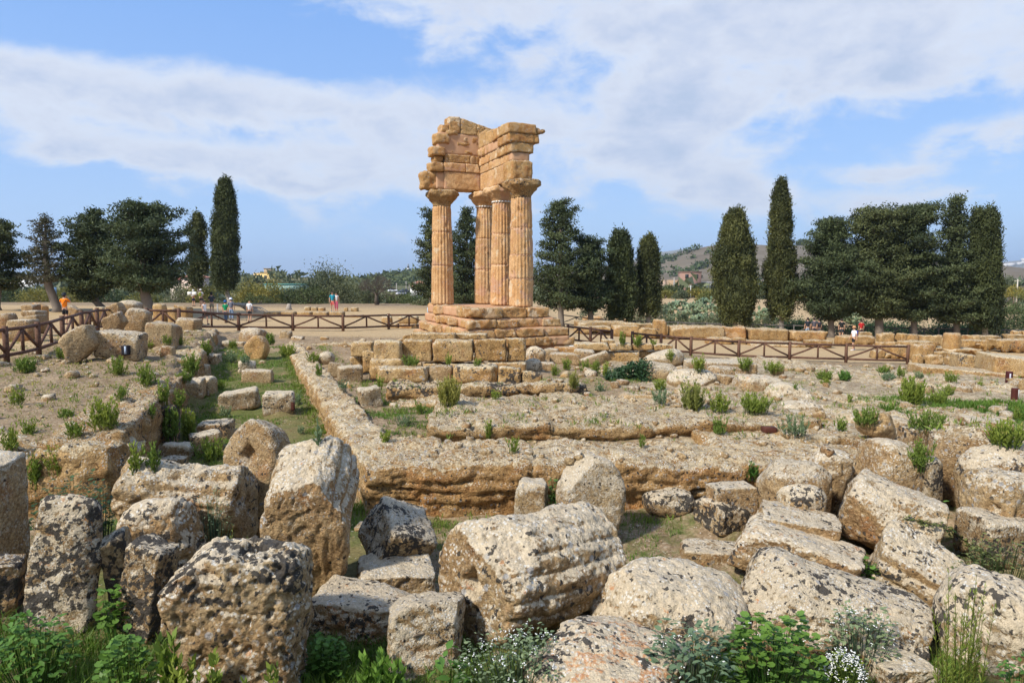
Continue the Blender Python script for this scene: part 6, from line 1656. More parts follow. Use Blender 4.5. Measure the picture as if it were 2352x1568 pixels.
herb('dark green creeper beside the tall rounded slab', 195, 262, 1105, 1200, 9.0, M_DARKLEAF, .045, 'round', n=150, seed=12)
herb('low clover like patch before the dark fronted flat block', 700, 800, 1462, 1568, 6.2, M_BRIGHT, .045, 'round', n=240, seed=13)
herb('green herb between the upright cream block and round pale disc', 1252, 1284, 1100, 1180, 10.1, M_BRIGHT, .06, n=90, seed=14)
herb('small broad leaved herb in the grass by the deep orange hollow', 2060, 2200, 1150, 1225, 9.0, M_BRIGHT, .07, n=60, seed=15)
herb('creeping leafy vine covering the slope beyond the fluted drum', 2170, 2400, 1238, 1345, 7.6, M_VINE, .045, n=620, seed=16)
herb('thin grey plant tuft on top of the long lying drum', 440, 540, 1120, 1200, 8.3, M_GREYLEAF, .03, n=150, seed=17, z=.55)
herb('bright herb at the foot of the boulder by the picture edge', 2285, 2400, 1510, 1600, 5.7, M_BRIGHT, .06, n=110, seed=18)
def stalks(label, u0, u1, v0, v1, Y, mat, n, leaf=1.0, name='weed', seed=0, yellow=.2, cat='weed', wd=.19):
    x = at((u0 + u1) / 2, v1, Y)[0]
    g = ground(x, Y).item()
    vb = proj((x, Y, g))[1]
    return weed(label, u0, u1, v0, float(vb), mat, n, yellow, leaf=leaf, name=name, base=(x, Y, g), seed=seed, cat=cat, wd=wd)
stalks('two tall leafy stalks before the honeycombed boulder corner', 362, 428, 1398, 1568, 5.35, M_WEED, .5, 1.2, seed=1)
stalks('single leafy stalk before the middle of the honeycombed boulder', 474, 512, 1456, 1568, 5.35, M_WEED, .45, 1.2, seed=2)
stalks('short leafy stalks low before the honeycombed boulder', 520, 575, 1500, 1568, 5.3, M_WEED, .6, 1.2, seed=3)
stalks('leafy stalk by the right edge of the honeycombed boulder', 600, 640, 1478, 1568, 5.35, M_WEED, .45, 1.2, seed=4)
stalks('yellow green leafy stalks below the two tall ones', 352, 470, 1490, 1568, 5.25, M_WEED, .7, 1.2, seed=5, yellow=.8)
stalks('bright fresh sprouts beside the lizard block', 800, 960, 1490, 1568, 5.9, M_BRIGHT, .9, 1.5, seed=6)
stalks('feathery tall plant with needle fine leaves before the pale boulder', 2120, 2280, 1262, 1568, 5.75, M_WEED, .75, .55, seed=7, yellow=.8, name='feathery_plant', cat='plant', wd=.07)
stalks('dry grassy tuft with thin bare stems behind the honeycombed boulder', 490, 600, 1178, 1275, 7.6, M_VINE, .5, .5, seed=8, yellow=.9)
# vine over the drum
def vine():
    e = empty('creeper', surf_at(2130, 1206)[0]); tag(e, 'leafy creeper trailing over the top of the fluted drum', 'creeper')
    o0 = np.array(e.location); R = np.random.default_rng(8)
    pts = []
    for u, v in zip(np.linspace(2085, 2290, 26), np.interp(np.linspace(2085, 2290, 26), [2085, 2150, 2200, 2250, 2290], [1192, 1205, 1228, 1262, 1290])):
        p, n_ = surf_at(u, v); pts.append(p + n_ * .03 - o0)
    pts = np.array(pts)
    mb = MB(); mb.tube(pts, .006, 4); mb.build('stem', M_VINE, e)
    LV, LT = leaf_shape('ovate'); Vs, Ts, tn, k = [], [], [], 0
    for q in range(150):
        c = pts[R.integers(len(pts))] + R.normal(size=3) * np.array((.05, .05, .02)); out = R.normal(size=3); out[2] = abs(out[2]) * .5; out /= np.linalg.norm(out)
        s = np.cross(out, (0, 0, 1)); s /= np.linalg.norm(s); nn = np.cross(s, out)
        Vs.append(c + (LV[:, :1] * s * 1.3 + LV[:, 1:2] * out + LV[:, 2:3] * nn) * .05); Ts.append(LT + k); k += len(LV); tn.append(np.full(len(LV), R.random()))
    link('leaves', mesh_from('leaves', np.concatenate(Vs), np.concatenate(Ts), M_VINE, False, {'tint': np.concatenate(tn)}), e)
vine()

# ---------------------------------------------------------------- grass, pebbles
def grass(name, xr, yr, n, h, mat, seed, mask=None, wd=.006, patch=1.2, thr=-.05, clump=1):
    R = np.random.default_rng(seed)
    x = R.uniform(*xr, n * 3); y = R.uniform(*yr, n * 3)
    k = (fbm(np.stack([x * patch, y * patch, x * 0 + seed], 1), 3) + R.normal(size=len(x)) * .08) > thr
    if mask is not None: k &= mask(x, y)
    x, y = x[k][:n], y[k][:n]
    n = len(x)
    g = ground(x, y) + fbm(np.stack([x, y, 0 * x], 1) * 1.1, 4) * .07 * 1.0 + fbm(np.stack([x, y, 0 * x], 1) * 5.2 + 3, 3) * .022
    hh = h * R.uniform(.45, 1.25, n)
    a = R.uniform(0, 2 * PI, n); ln = R.uniform(.1, .8, n)
    B = np.stack([x, y, g - .01], 1)
    s = np.stack([np.sin(a), -np.cos(a), 0 * a], 1) * (wd * R.uniform(.6, 1.4, n))[:, None]
    d = np.stack([np.cos(a) * ln, np.sin(a) * ln, 1 + 0 * a], 1)
    M = B + d * (hh * .55)[:, None] * np.array((.6, .6, 1))
    Tp = B + d * hh[:, None] * np.array((1.3, 1.3, .92))
    V = np.stack([B - s, B + s, M - s * .8, M + s * .8, Tp], 1).reshape(-1, 3)
    i = np.arange(n)[:, None] * 5
    Q = i + np.array([[0, 1, 3, 2]]); T = i + np.array([[2, 3, 4]])
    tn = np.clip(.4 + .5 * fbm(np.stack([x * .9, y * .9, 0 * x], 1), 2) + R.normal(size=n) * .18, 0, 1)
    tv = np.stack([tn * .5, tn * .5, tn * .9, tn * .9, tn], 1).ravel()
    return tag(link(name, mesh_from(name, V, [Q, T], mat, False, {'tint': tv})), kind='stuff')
grass('grass', (-8, 9), (5.0, 7.3), 46000, .17, M_GRASS, 1, thr=-.25, wd=.005)
grass('grass', (-10, 12), (7.0, 10.5), 26000, .08, M_GRASS, 2, thr=-.05, wd=.005)
tm = lambda x, y: (x > bank_x(y) + .1) & (x < wall_x(y) + .2)
grass('grass', (-15, -2.4), (10.4, 32), 30000, .09, M_GRASS, 3, tm, wd=.008, thr=.05, patch=.9)
cm = lambda x, y: x > wall_x(y) + 1.0
grass('grass', (-6, -1.4), (12.4, 19), 9000, .075, M_GRASS, 4, cm, wd=.007, thr=.05)
grass('grass', (9.0, 17), (13.6, 18.2), 20000, .17, M_GRASS, 5, lambda x, y: x > 8.6 + .3 * (17 - y), wd=.009, thr=-.1)
grass('dry_grass', (-16, -7), (11, 33), 12000, .07, M_WEEDY, 6, lambda x, y: x < bank_x(y) - .2, wd=.006, thr=.12)
grass('dry_grass', (1, 20), (14, 37), 9000, .07, M_WEEDY, 7, None, wd=.008, thr=.22, patch=.6)
def pebbles(name, n, fn, size, seed, mat):
    R = np.random.default_rng(seed)
    P, Q = lattice(1, 1, 1); Sx = P / np.linalg.norm(P, axis=1, keepdims=True)
    c = fn(R, n); n = len(c)
    s = size * R.uniform(.4, 1.0, n) ** 2 * 1.6
    a = R.uniform(0, 2 * PI, n)
    V = Sx[None] * np.array((1, .75, .5)) * (1 + .25 * R.normal(size=(n, len(Sx), 1)) * .8)
    ca, sa = np.cos(a)[:, None], np.sin(a)[:, None]
    V = np.stack([V[..., 0] * ca - V[..., 1] * sa, V[..., 0] * sa + V[..., 1] * ca, V[..., 2]], -1) * s[:, None, None] + c[:, None]
    Qa = (Q[None] + np.arange(n)[:, None, None] * len(Sx)).reshape(-1, 4)
    return tag(link(name, mesh_from(name, V.reshape(-1, 3), Qa, mat)), kind='stuff')
def on_ground(xr, yr, mask):
    def fn(R, n):
        x = R.uniform(*xr, n); y = R.uniform(*yr, n); k = mask(x, y)
        x, y = x[k], y[k]
        return np.stack([x, y, ground(x, y) + fbm(np.stack([x, y, 0 * x], 1) * 1.1, 4) * .07], 1)
    return fn
pebbles('pebbles', 6000, on_ground((-20, -7), (11, 34), lambda x, y: x < bank_x(y)), .028, 1, M_CLOD)
pebbles('pebbles', 3500, on_ground((-15, -2), (10, 32), tm), .028, 2, M_CLOD)
pebbles('pebbles', 4000, on_ground((0, 20), (13, 37), lambda x, y: x > -2), .035, 3, M_CLOD)
pebbles('pebbles', 2500, on_ground((-10, 3), (24, 40), lambda x, y: x > wall_x(y)), .035, 4, M_CLOD)
pebbles('pebbles', 1500, on_ground((-6, 8), (6, 10.5), lambda x, y: x > -9), .02, 5, M_CLOD)

def rubble(name, n, fn, lo, hi, seed, mat):
    R = np.random.default_rng(seed)
    P, Q = lattice(3, 3, 2)
    c = fn(R, n); n = len(c)
    Vs, Qs = [], []
    for q in range(n):
        s = lo + (hi - lo) * R.random() ** 2.5
        p = P * np.array((R.uniform(.7, 1.2), R.uniform(.5, .9), R.uniform(.35, .7)))
        p = p / (np.abs(p ** 4).sum(1, keepdims=True) ** .25) * np.abs(p).max(1, keepdims=True) ** .5
        p = p + fbm(p * 1.3 + q, 2)[:, None] * .25 * p
        nn = R.normal(size=3); nn /= np.linalg.norm(nn); ex = np.clip(p @ nn - .5, 0, None); p = p - nn * ex[:, None]
        Vs.append((p @ rotm(R.normal() * 12, R.normal() * 12, R.uniform(0, 360)).T) * s * .6 + c[q] + np.array((0, 0, s * .12))); Qs.append(Q + q * len(P))
    o = tag(link(name, mesh_from(name, np.concatenate(Vs), np.concatenate(Qs), mat)), kind='stuff')
    o['pale'], o['dark'] = .35, .1
    return o
rubble('rubble', 420, on_ground((-18, -7.2), (11, 34), lambda x, y: x < bank_x(y) - .1), .05, .26, 1, M_STONE)
rubble('rubble', 160, on_ground((-15, -2), (10, 32), tm), .05, .24, 2, M_STONE)
rubble('rubble', 420, on_ground((2, 20), (14, 37), lambda x, y: x > 1), .07, .42, 3, M_STONE)
rubble('rubble', 260, on_ground((-11, 7), (19, 36), lambda x, y: x > wall_x(y) + 1), .06, .35, 4, M_BLOCK)
rubble('rubble', 110, on_ground((-6, 9), (6.5, 10.4), lambda x, y: x > -9), .04, .16, 5, M_STONE)
def on_top(pts):
    def fn(R, n):
        out = []
        for q in range(n):
            (u0, u1, v0, v1) = pts[R.integers(len(pts))]
            p, nr = surf_at(R.uniform(u0, u1), R.uniform(v0, v1), 34)
            if nr[2] > .7: out.append(p)
        return np.array(out)
    return fn
rubble('rubble', 330, on_top([(1000, 1650, 915, 990), (1650, 2300, 850, 1000), (900, 2000, 1000, 1060), (1250, 1900, 860, 930)]), .03, .17, 6, M_STONE)

def tuftlets(name, pts, h, mat, seed, per=7, wd=.008):
    """small seedlings and grass tufts in cracks and along wall feet"""
    R = np.random.default_rng(seed)
    pts = np.asarray(pts); n = len(pts) * per
    sz = np.repeat(R.uniform(.4, 1.4, len(pts)), per)
    B = np.repeat(pts, per, 0) + R.normal(size=(n, 3)) * np.array((.03, .03, 0)) * sz[:, None]
    d = R.normal(size=(n, 3)) * .42 + np.array((0, 0, 1)); d /= np.linalg.norm(d, axis=1, keepdims=True)
    V, T = strip_leaves(B, d, h * sz * R.uniform(.5, 1.2, n), wd / h, R)
    tn = np.repeat(np.clip(np.repeat(R.random(len(pts)), per) * .7 + R.random(n) * .3, 0, 1), 4)
    return tag(link(name, mesh_from(name, V, T, mat, False, {'tint': tn})), kind='stuff')
RT = np.random.default_rng(21)
def line_pts(n, f, sd=.12):
    t = RT.random(n); p = np.array([f(k) for k in t]); x, y = p[:, 0] + RT.normal(size=n) * sd, p[:, 1] + RT.normal(size=n) * sd
    return np.stack([x, y, ground(x, y)], 1)
L1 = line_pts(900, lambda t: (wall_x(10.6 + 21 * t) - .12, 10.6 + 21 * t)); L2 = line_pts(900, lambda t: (bank_x(11 + 22 * t) + 1.0, 11 + 22 * t), .25)
L3 = line_pts(350, lambda t: (-2.4 + 8.4 * t, 10.35)); L4 = line_pts(500, lambda t: (wall_x(11 + 20 * t) + 1.15, 12.5 + 20 * t), .18)
L5 = line_pts(420, lambda t: (-7 + 12 * t, 20.8), .35); L6 = line_pts(260, lambda t: (-1.6 + 7 * t, 13.1), .14); L7 = line_pts(300, lambda t: (-3.4 + 5.6 * t, 17.25), .14)
tuftlets('grass_tufts', np.concatenate([L1, L2, L3, L4, L5, L6, L7]), .11, M_WEED, 1)
xb = RT.uniform(-19, -7, 1500); yb = RT.uniform(11, 33, 1500); kb = (xb < bank_x(yb) - .1) & (fbm(np.stack([xb * .7, yb * .7, 0 * xb], 1), 2) + RT.normal(size=1500) * .15 > .05)
tuftlets('grass_tufts', np.stack([xb[kb], yb[kb], ground(xb[kb], yb[kb]) + .03], 1), .11, M_WEED, 2)
xb = RT.uniform(-19, -7, 1800); yb = RT.uniform(11, 33, 1800); kb = (xb < bank_x(yb) - .1)
tuftlets('dry_grass', np.stack([xb[kb], yb[kb], ground(xb[kb], yb[kb]) + .03], 1), .09, M_WEEDY, 3)
tp = []
for _ in range(1500):
    u0, v0 = RT.uniform(880, 2352), RT.uniform(845, 1010)
    if pnoise(np.array([[u0 / 95, v0 / 26, 0]]))[0] + RT.normal() * .12 > .08:
        p, nr = surf_at(u0, v0, 36)
        if nr[2] > .6: tp.append(p)
tuftlets('grass_tufts', tp, .12, M_WEED, 4)
tuftlets('dry_grass', np.array(tp) + RT.normal(size=(len(tp), 3)) * np.array((.2, .2, 0)), .09, M_WEEDY, 5, per=5)
# ---------------------------------------------------------------- people
_cm = {}
def cloth(col, rough=.85):
    if col not in _cm:
        _cm[col] = plain('cloth_%d' % len(_cm), col, rough, .15, .08, 20)
    return _cm[col]
SKIN = plain('skin', (.50, .29, .19), .6, .3, .05)
M_HAIR = plain('dark_hair', (.03, .022, .018), .7, .3, .2, 40)
def skinned(name, verts, edges, radii, mat, parent, sub=1, root=0):
    me = bpy.data.meshes.new(name)
    me.from_pydata([tuple(v) for v in verts], edges, [])
    o = link(name, me, parent)
    me.materials.append(mat)
    sk = o.modifiers.new('skin', 'SKIN'); sk.use_smooth_shade = True
    sv = me.skin_vertices[0].data
    for i, r in enumerate(radii):
        sv[i].radius = r if isinstance(r, tuple) else (r, r)
        sv[i].use_root = (i == root)
    ss = o.modifiers.new('subsurf', 'SUBSURF'); ss.levels = sub; ss.render_levels = sub
    return o
def person(label, u, Y, hpx, heading, top, bottom, long_legs=False, sleeves=.5, hat=None, hair=M_HAIR, arms='down', stride=.0, shoes=(.05, .05, .05), bag=None, skirt=False, group=None, cap=False, cane=False, bare_head=False, held=None, tall=None):
    x, y = gp(u, Y)
    z = ground(x, y).item()
    H = hpx * Y / F if tall is None else tall
    s = H / 1.74
    e = empty('person', (x, y, z), math.radians(heading)); e.scale = (s, s, s)
    tag(e, label, 'person', group)
    V, E, Rr = [], [], []
    def add(p, r, par=None):
        V.append(np.array(p, float)); Rr.append(r)
        if par is not None: E.append((par, len(V) - 1))
        return len(V) - 1
    st = stride
    pel = add((0, 0, .94), (.135, .10))
    wst = add((0, .0, 1.10), (.125, .09), pel)
    ch = add((0, .01, 1.30), (.155, .10), wst)
    nb = add((0, .015, 1.46), (.075, .065), ch)
    nk = add((0, .005, 1.53), .052, nb)
    hd = add((0, -.015, 1.61), (.080, .092), nk)
    hc = add((0, -.01, 1.69), (.066, .078), hd)
    nose = add((0, -.105, 1.615), .014, hd)
    J = {}
    for sg in (-1, 1):
        sh = add((sg * .18, .015, 1.42), .058, nb)
        if arms == 'down':
            el_ = (sg * .235, .02 + .10 * st * sg, 1.14); wr = (sg * .245, -.05 + .22 * st * sg, .90)
        elif arms == 'face':
            el_ = (sg * .27, -.12, 1.25); wr = (sg * .10, -.24, 1.50)
        elif arms == 'front':
            el_ = (sg * .25, -.08, 1.18); wr = (sg * .14, -.30, 1.24)
        else:
            el_ = (sg * .26, .06, 1.16); wr = (sg * .16, -.10, .98)
        a = add(el_, .042, sh); b_ = add(wr, .029, a)
        d = np.array(wr) - np.array(el_); d /= np.linalg.norm(d)
        pm = add(np.array(wr) + d * .07, (.036, .022), b_)
        sd = np.cross(d, (sg, 0.0, 0.01)); sd /= np.linalg.norm(sd)
        for q, L in enumerate((.065, .08, .085, .07)):
            f0 = add(np.array(wr) + d * (.07 + L * .55) + sd * (q - 1.5) * .017, .0085, pm)
            add(np.array(wr) + d * (.07 + L) + sd * (q - 1.5) * .018 + np.array((-sg * .012, 0, 0)), .007, f0)
        add(np.array(wr) + d * .07 + sd * -.055, .009, pm)
        hp = add((sg * .085, 0, .88), .085, pel)
        kn = add((sg * .095, -.04 - .16 * st * sg, .49), .058, hp)
        an = add((sg * .10, .02 - (.26 if sg > 0 else -.30) * st * 1.0, .10 + (.05 * abs(st) if sg < 0 else 0)), .040, kn)
        add(np.array(V[an]) + np.array((0, -.12, -.055)), (.036, .026), an)
        J[sg] = (sh, a, b_, hp, kn, an)
    skinned('body', V, E, Rr, SKIN, e)
    # shirt
    tv = [(0, 0, .93), (0, 0, 1.10), (0, .01, 1.30), (0, .015, 1.455)]; te = [(0, 1), (1, 2), (2, 3)]; tr = [(.155, .122), (.148, .112), (.178, .125), (.085, .08)]
    for sg in (-1, 1):
        sh, a, b_, *_ = J[sg]
        k = len(tv); tv.append(V[sh]); te.append((3, k)); tr.append(.074)
        if sleeves > 0:
            tv.append(V[sh] + (V[a] - V[sh]) * min(1, sleeves * 1.4)); te.append((k, k + 1)); tr.append(.062)
            if sleeves > .8:
                tv.append(V[a] + (V[b_] - V[a]) * .9); te.append((k + 1, k + 2)); tr.append(.044)
    skinned('shirt', tv, te, tr, cloth(top), e)
    pv = [(0, 0, 1.0), (0, 0, .90)]; pe = [(0, 1)]; pr = [(.142, .112), (.155, .12)]
    for sg in (-1, 1):
        sh, a, b_, hp, kn, an = J[sg]
        k = len(pv); pv.append(V[hp]); pe.append((1, k)); pr.append(.10)
        f = 1.0 if long_legs else .82
        pv.append(V[hp] + (V[kn] - V[hp]) * f); pe.append((k, k + 1)); pr.append(.085 if not skirt else .10)
        if long_legs:
            pv.append(V[kn] + (V[an] - V[kn]) * .92); pe.append((k + 1, k + 2)); pr.append(.065)
    skinned('trousers' if long_legs else 'shorts', pv, pe, pr, cloth(bottom), e)
    for sg in (-1, 1):
        an = V[J[sg][5]]
        Vb, Qb = stone((.085, .25, .085), 'boulder', .03, 3, amp=0, cuts=0, fine=0)
        link('shoe', mesh_from('shoe', Vb + an + np.array((0, -.06, -.058)), Qb, cloth(shoes)), e)
    # hair, hat
    P, Q = lattice(6, 6, 6); Sx = P / np.linalg.norm(P, axis=1, keepdims=True)
    if not bare_head:
        Hh = Sx * np.array((.098, .112, .125)) + np.array((0, .012, 1.68)); Hh[:, 2] = np.where((Sx[:, 1] < -.25) & (Sx[:, 2] < .35), Hh[:, 2] + .05, Hh[:, 2]); Hh[:, 1] = np.where(Sx[:, 1] < -.25, Hh[:, 1] * .75, Hh[:, 1])
        link('hair', mesh_from('hair', Hh, Q, hair), e)
    for sg in (-1, 1):
        link('eye', mesh_from('eye', Sx * .011 + np.array((sg * .033, -.098, 1.645)), Q, M_HAIR), e)
        link('ear', mesh_from('ear', Sx * np.array((.012, .022, .032)) + np.array((sg * .085, .0, 1.625)), Q, SKIN), e)
    link('mouth', mesh_from('mouth', Sx * np.array((.024, .006, .006)) + np.array((0, -.098, 1.565)), Q, cloth((.35, .12, .10))), e)
    if hat is not None:
        th = np.linspace(0, 2 * PI, 20, endpoint=False)
        prof = [(.0, .13), (.07, .125), (.10, .09), (.108, .01), (.112, 0), (.165 if not cap else .115, -.012), (.165 if not cap else .115, -.018), (.10, -.005)]
        Hv = np.array([(r * math.cos(a), r * 1.12 * math.sin(a), h + 1.70) for r, h in prof for a in th])
        if cap:
            k = (Hv[:, 1] < -.06) & (Hv[:, 2] < 1.70); Hv[k, 1] -= .08
        n = len(th); i = np.arange(n); j = (i + 1) % n
        Qh = np.concatenate([np.stack([r * n + i, (r + 1) * n + i, (r + 1) * n + j, r * n + j], 1) for r in range(len(prof) - 1)])
        link('cap' if cap else 'hat', mesh_from('hat', Hv, Qh, cloth(hat)), e)
    if bag is not None:
        Vb, Qb = stone((.30, .17, .42), 'block', .05, 4, rnd=.07, amp=.01, cuts=0, fine=0)
        link('backpack', mesh_from('backpack', Vb + np.array((0, .19, 1.26)), Qb, cloth(bag)), e)
    return e
def loose(name, label, cat, loc, build, rz=0):
    e = empty(name, loc, rz); tag(e, label, cat); build(e); return e
WHITE, BLACK, NAVY, KHAKI, JEANS = (.75, .75, .76), (.02, .02, .022), (.025, .03, .06), (.32, .27, .19), (.055, .085, .16)
p1 = person('person in a bright orange shirt, black shorts and dark cap taking a photo', 154, 39, 71, 186, (.85, .22, .015), BLACK, hat=(.03, .035, .045), cap=True, arms='face', stride=.25)
mb = MB(); mb.tube([(-.15, .12, 1.42), (0, .135, 1.2), (.16, .10, 1.02)], .012, 5); mb.build('bag_strap', cloth(BLACK), p1)
person('person in an orange vest and white sun hat with a grey daypack, seen from behind', 449, 69, 36, 178, (.75, .27, .06), NAVY, sleeves=0, hat=(.7, .68, .62), arms='front', bag=(.45, .43, .43), tall=1.62)
person('person in white shirt and sun hat with a dark and yellow backpack', 466, 69, 37, 184, WHITE, (.05, .045, .04), hat=(.68, .66, .60), arms='front', bag=(.18, .22, .03), tall=1.7)
person('person in a white sleeveless top and black shorts walking sideways by the fence', 473, 47, 55, 70, WHITE, BLACK, sleeves=0, stride=.7, arms='down', tall=1.62)
person('person in a dark grey shirt, dark cap and khaki shorts near the grey post', 490, 55, 50, 200, (.05, .058, .07), KHAKI, hat=(.03, .03, .03), cap=True, arms='front', tall=1.74)
person('person in a green shirt, jeans and blue cap seen from behind', 521, 50, 51, 165, (.01, .22, .09), (.03, .05, .09), True, hat=(.03, .12, .35), cap=True, stride=.2, tall=1.6)
person('person in a grey plaid shirt, pale jeans and white hat beside the green shirted one', 534, 52.5, 48, 190, (.16, .17, .21), (.22, .30, .42), True, sleeves=.6, hat=(.75, .78, .85), stride=.1, tall=1.68)
p8 = person('bald person in a white patterned shirt and black shorts leaning on a cane', 576, 52.5, 50, 176, WHITE, (.03, .035, .04), bare_head=True, tall=1.66)
m_ = MB()
for q in range(9): m_.box((random.uniform(-.12, .12), .13, 1.0 + q * .045), (.05, .01, .022))
m_.build('shirt_print', cloth((.12, .13, .2)), p8)
m_ = MB(); m_.tube([(.30, -.02, 0.0), (.27, -.02, .86)], .012, 6); m_.build('cane', M_WOOD, p8)
person('person in a teal shirt and coral shorts striding towards the ruins with a backpack', 766, 60, 45, 10, (.03, .27, .36), (.62, .14, .12), hair=M_HAIR, stride=.6, bag=(.03, .04, .05), shoes=(.03, .16, .28), tall=1.76)
person('person in a white top and patterned red trousers walking behind the teal shirted one', 775, 62, 40, 5, (.70, .66, .64), (.50, .10, .16), True, sleeves=.2, stride=.3, shoes=(.6, .12, .06), tall=1.62)
p11 = person('person in a white shirt, black shorts and tan hat walking along the sandy path', 1960, 47, 54, -80, WHITE, BLACK, hat=(.50, .27, .13), stride=.5, shoes=(.7, .7, .72), bag=(.03, .03, .25), tall=1.64)
GT_ = 'visitors standing in the shade of the pines'
person('person in a dark top and pale blue shorts standing in tree shade', 1853, 58.5, 46, 180, (.03, .035, .045), (.25, .33, .42), tall=1.75, group=GT_)
person('person in a grey top and dark shorts in the middle of the shaded visitors', 1868, 58.5, 46, 170, (.09, .085, .10), (.04, .04, .05), tall=1.75, group=GT_)
person('person in grey shorts at the end of the shaded visitors', 1879, 59, 46, 190, (.05, .05, .06), (.24, .22, .22), tall=1.66, group=GT_)
person('person in black with white socks standing behind a pine trunk', 1931, 58.5, 46, 160, (.02, .022, .022), (.03, .04, .05), stride=.3, shoes=WHITE, tall=1.72, group=GT_)
person('person in red half hidden behind the walker with the tan hat', 1976, 59, 44, 180, (.45, .03, .03), (.05, .04, .04), tall=1.66, group=GT_)
# map held by the hikers
x_, y_ = gp(451, 68.4)
tag(empty('map_sheet', (x_, y_, ground(x_, y_).item() + 1.30)), 'unfolded white map held between the two hikers', 'map')
m_ = MB(); m_.box((-.45, 0, 0), (.42, .012, .34), rotm(0, 0, 10)); m_.box((.0, .03, 0), (.46, .012, .34), rotm(0, 0, -8)); m_.build('sheet', M_FLOWER, bpy.data.objects['map_sheet'])

# ---------------------------------------------------------------- small things on the site
def boxy(name, label, cat, u, v, w, h, d, col, parts=(), Y=None, rz=0, metal=False):
    p = surf_at(u, v)[0] if Y is None else np.array((gp(u, Y)[0], Y, ground(*gp(u, Y)).item()))
    e = empty(name, p, math.radians(rz)); tag(e, label, cat)
    V, Q = stone((w, d, h), 'block', .04, 2, rnd=.012, amp=0, cuts=0, fine=0)
    link('housing', mesh_from('housing', V + np.array((0, 0, h / 2)), Q, cloth(col, .6)), e)
    for (nm, c, sz, cl) in parts:
        m = MB(); m.box(c, sz); m.build(nm, cloth(cl, .5), e)
    return e
boxy('light_box', 'low rusty brown light box lying at the edge of the foundation wall', 'light box', 1766, 992, .26, .10, .22, (.085, .030, .020), [('lid', (0, 0, .102), (.24, .20, .008), (.10, .035, .022))])
boxy('light_box', 'dark light box with a pale strip in front of the wide grey block', 'light box', 291, 815, .22, .30, .2, (.02, .018, .022), [('strip', (.02, -.102, .16), (.06, .012, .24), (.35, .42, .52))])
boxy('light_box', 'upright brown light box with pale strip under the great moulded slab', 'light box', 2322, 886, .16, .44, .16, (.07, .018, .018), [('strip', (-.02, -.082, .24), (.05, .010, .26), (.55, .56, .62))], Y=23.6)
boxy('light_box', 'upright rusty light box at the foot of the tall brown block', 'light box', 2338, 946, .14, .36, .14, (.08, .024, .018), [('strip', (.05, -.072, .2), (.03, .010, .26), (.45, .45, .42))], Y=18.6)
boxy('light_box', 'small rusty light box behind the freckled pale cube', 'light box', 673, 942, .09, .2, .1, (.08, .026, .018), [('lid', (0, 0, .203), (.09, .11, .008), (.10, .035, .022))])
def board(name, label, u, Y, vt, w, h, col, post=True):
    x, y = gp(u, Y); g = ground(x, y).item(); top = at(u, vt, Y)[2] - g
    e = empty(name, (x, y, g)); tag(e, label, 'sign')
    m = MB(); m.box((0, 0, top - h / 2), (w, .03, h)); m.build('panel', cloth(col, .5), e)
    m = MB(); m.box((0, .035, (top - .1) / 2), (.06, .035, top - .1)); m.build('post', M_GREYWOOD, e)
board('notice_board', 'small blue notice board on a post before yellow leaved bush', 131, 64, 660, .55, .62, (.12, .22, .36))
board('notice_board', 'small pale blue sign peeking out beside the temple steps', 986.5, 40, 706, .22, .38, (.45, .58, .70))
board('marker_post', 'plain grey metal post standing by the visitor in dark grey', 503, 52, 698, .10, 1.2, (.34, .34, .34))
e = empty('flat_sign', (gp(1320, 30)[0], 30, ground(*gp(1320, 30)).item() + .18)); tag(e, 'small tilted white information plate beside the temple steps', 'sign')
m = MB(); m.box((0, 0, .12), (.42, .30, .02), rotm(35, 0, 20)); m.build('plate', M_FLOWER, e); m = MB(); m.box((0, .03, -.08), (.05, .05, .36)); m.build('post', M_GREYWOOD, e)
# bare tree roots, stump, row of stones on the terrace
def roots(e):
    R = np.random.default_rng(3)
    m = MB()
    for q in range(16):
        a = R.uniform(-.4, .5); x0 = R.uniform(-.6, .6); L = R.uniform(1.2, 3.2)
        m.tube([(x0, 0, .75 - abs(x0) * .2), (x0 + L * .35, -.4, .55 + R.normal() * .12), (x0 + L * .7, -.8, .35 + R.normal() * .12), (x0 + L, -1.1, .05)], [.11, .08, .055, .02], 6)
    m.build('root_tangle', M_PALEBARK, e, smooth=True)
loose('tree_roots', 'tangle of bare tree roots spilling down the terrace edge', 'roots', (gp(545, 56)[0], 56.5, ground(*gp(545, 56)).item() + .15), roots)
def stump(e):
    m = MB(); m.tube([(0, 0, -.1), (0, 0, .25), (.05, 0, .55)], [.36, .22, .16], 9); m.build('wood', M_PALEBARK, e, smooth=True)
loose('tree_stump', 'small grey tree stump on the sandy terrace', 'stump', (gp(666, 62)[0], 62, ground(*gp(666, 62)).item()), stump)
for q, (u0, u1, v0, v1) in enumerate([(699, 716, 704, 711), (714, 732, 705, 712), (730, 748, 706, 712), (790, 800, 706, 711), (806, 824, 706, 712)]):
    S('stone_block', (u0, v0, u1, v1), depth=.8, Y=61.5, label=['pale stone at the outer end of the low row on the terrace', 'second pale stone from the tree stump in the low row', 'pale stone of the low row nearest the striding couple', 'small pale stone right behind the couple', 'long pale stone beyond the couple towards the bare tree'][q], group='pale stones on the terrace edge', pale=.6, dark=0, mat=M_BLOCK)
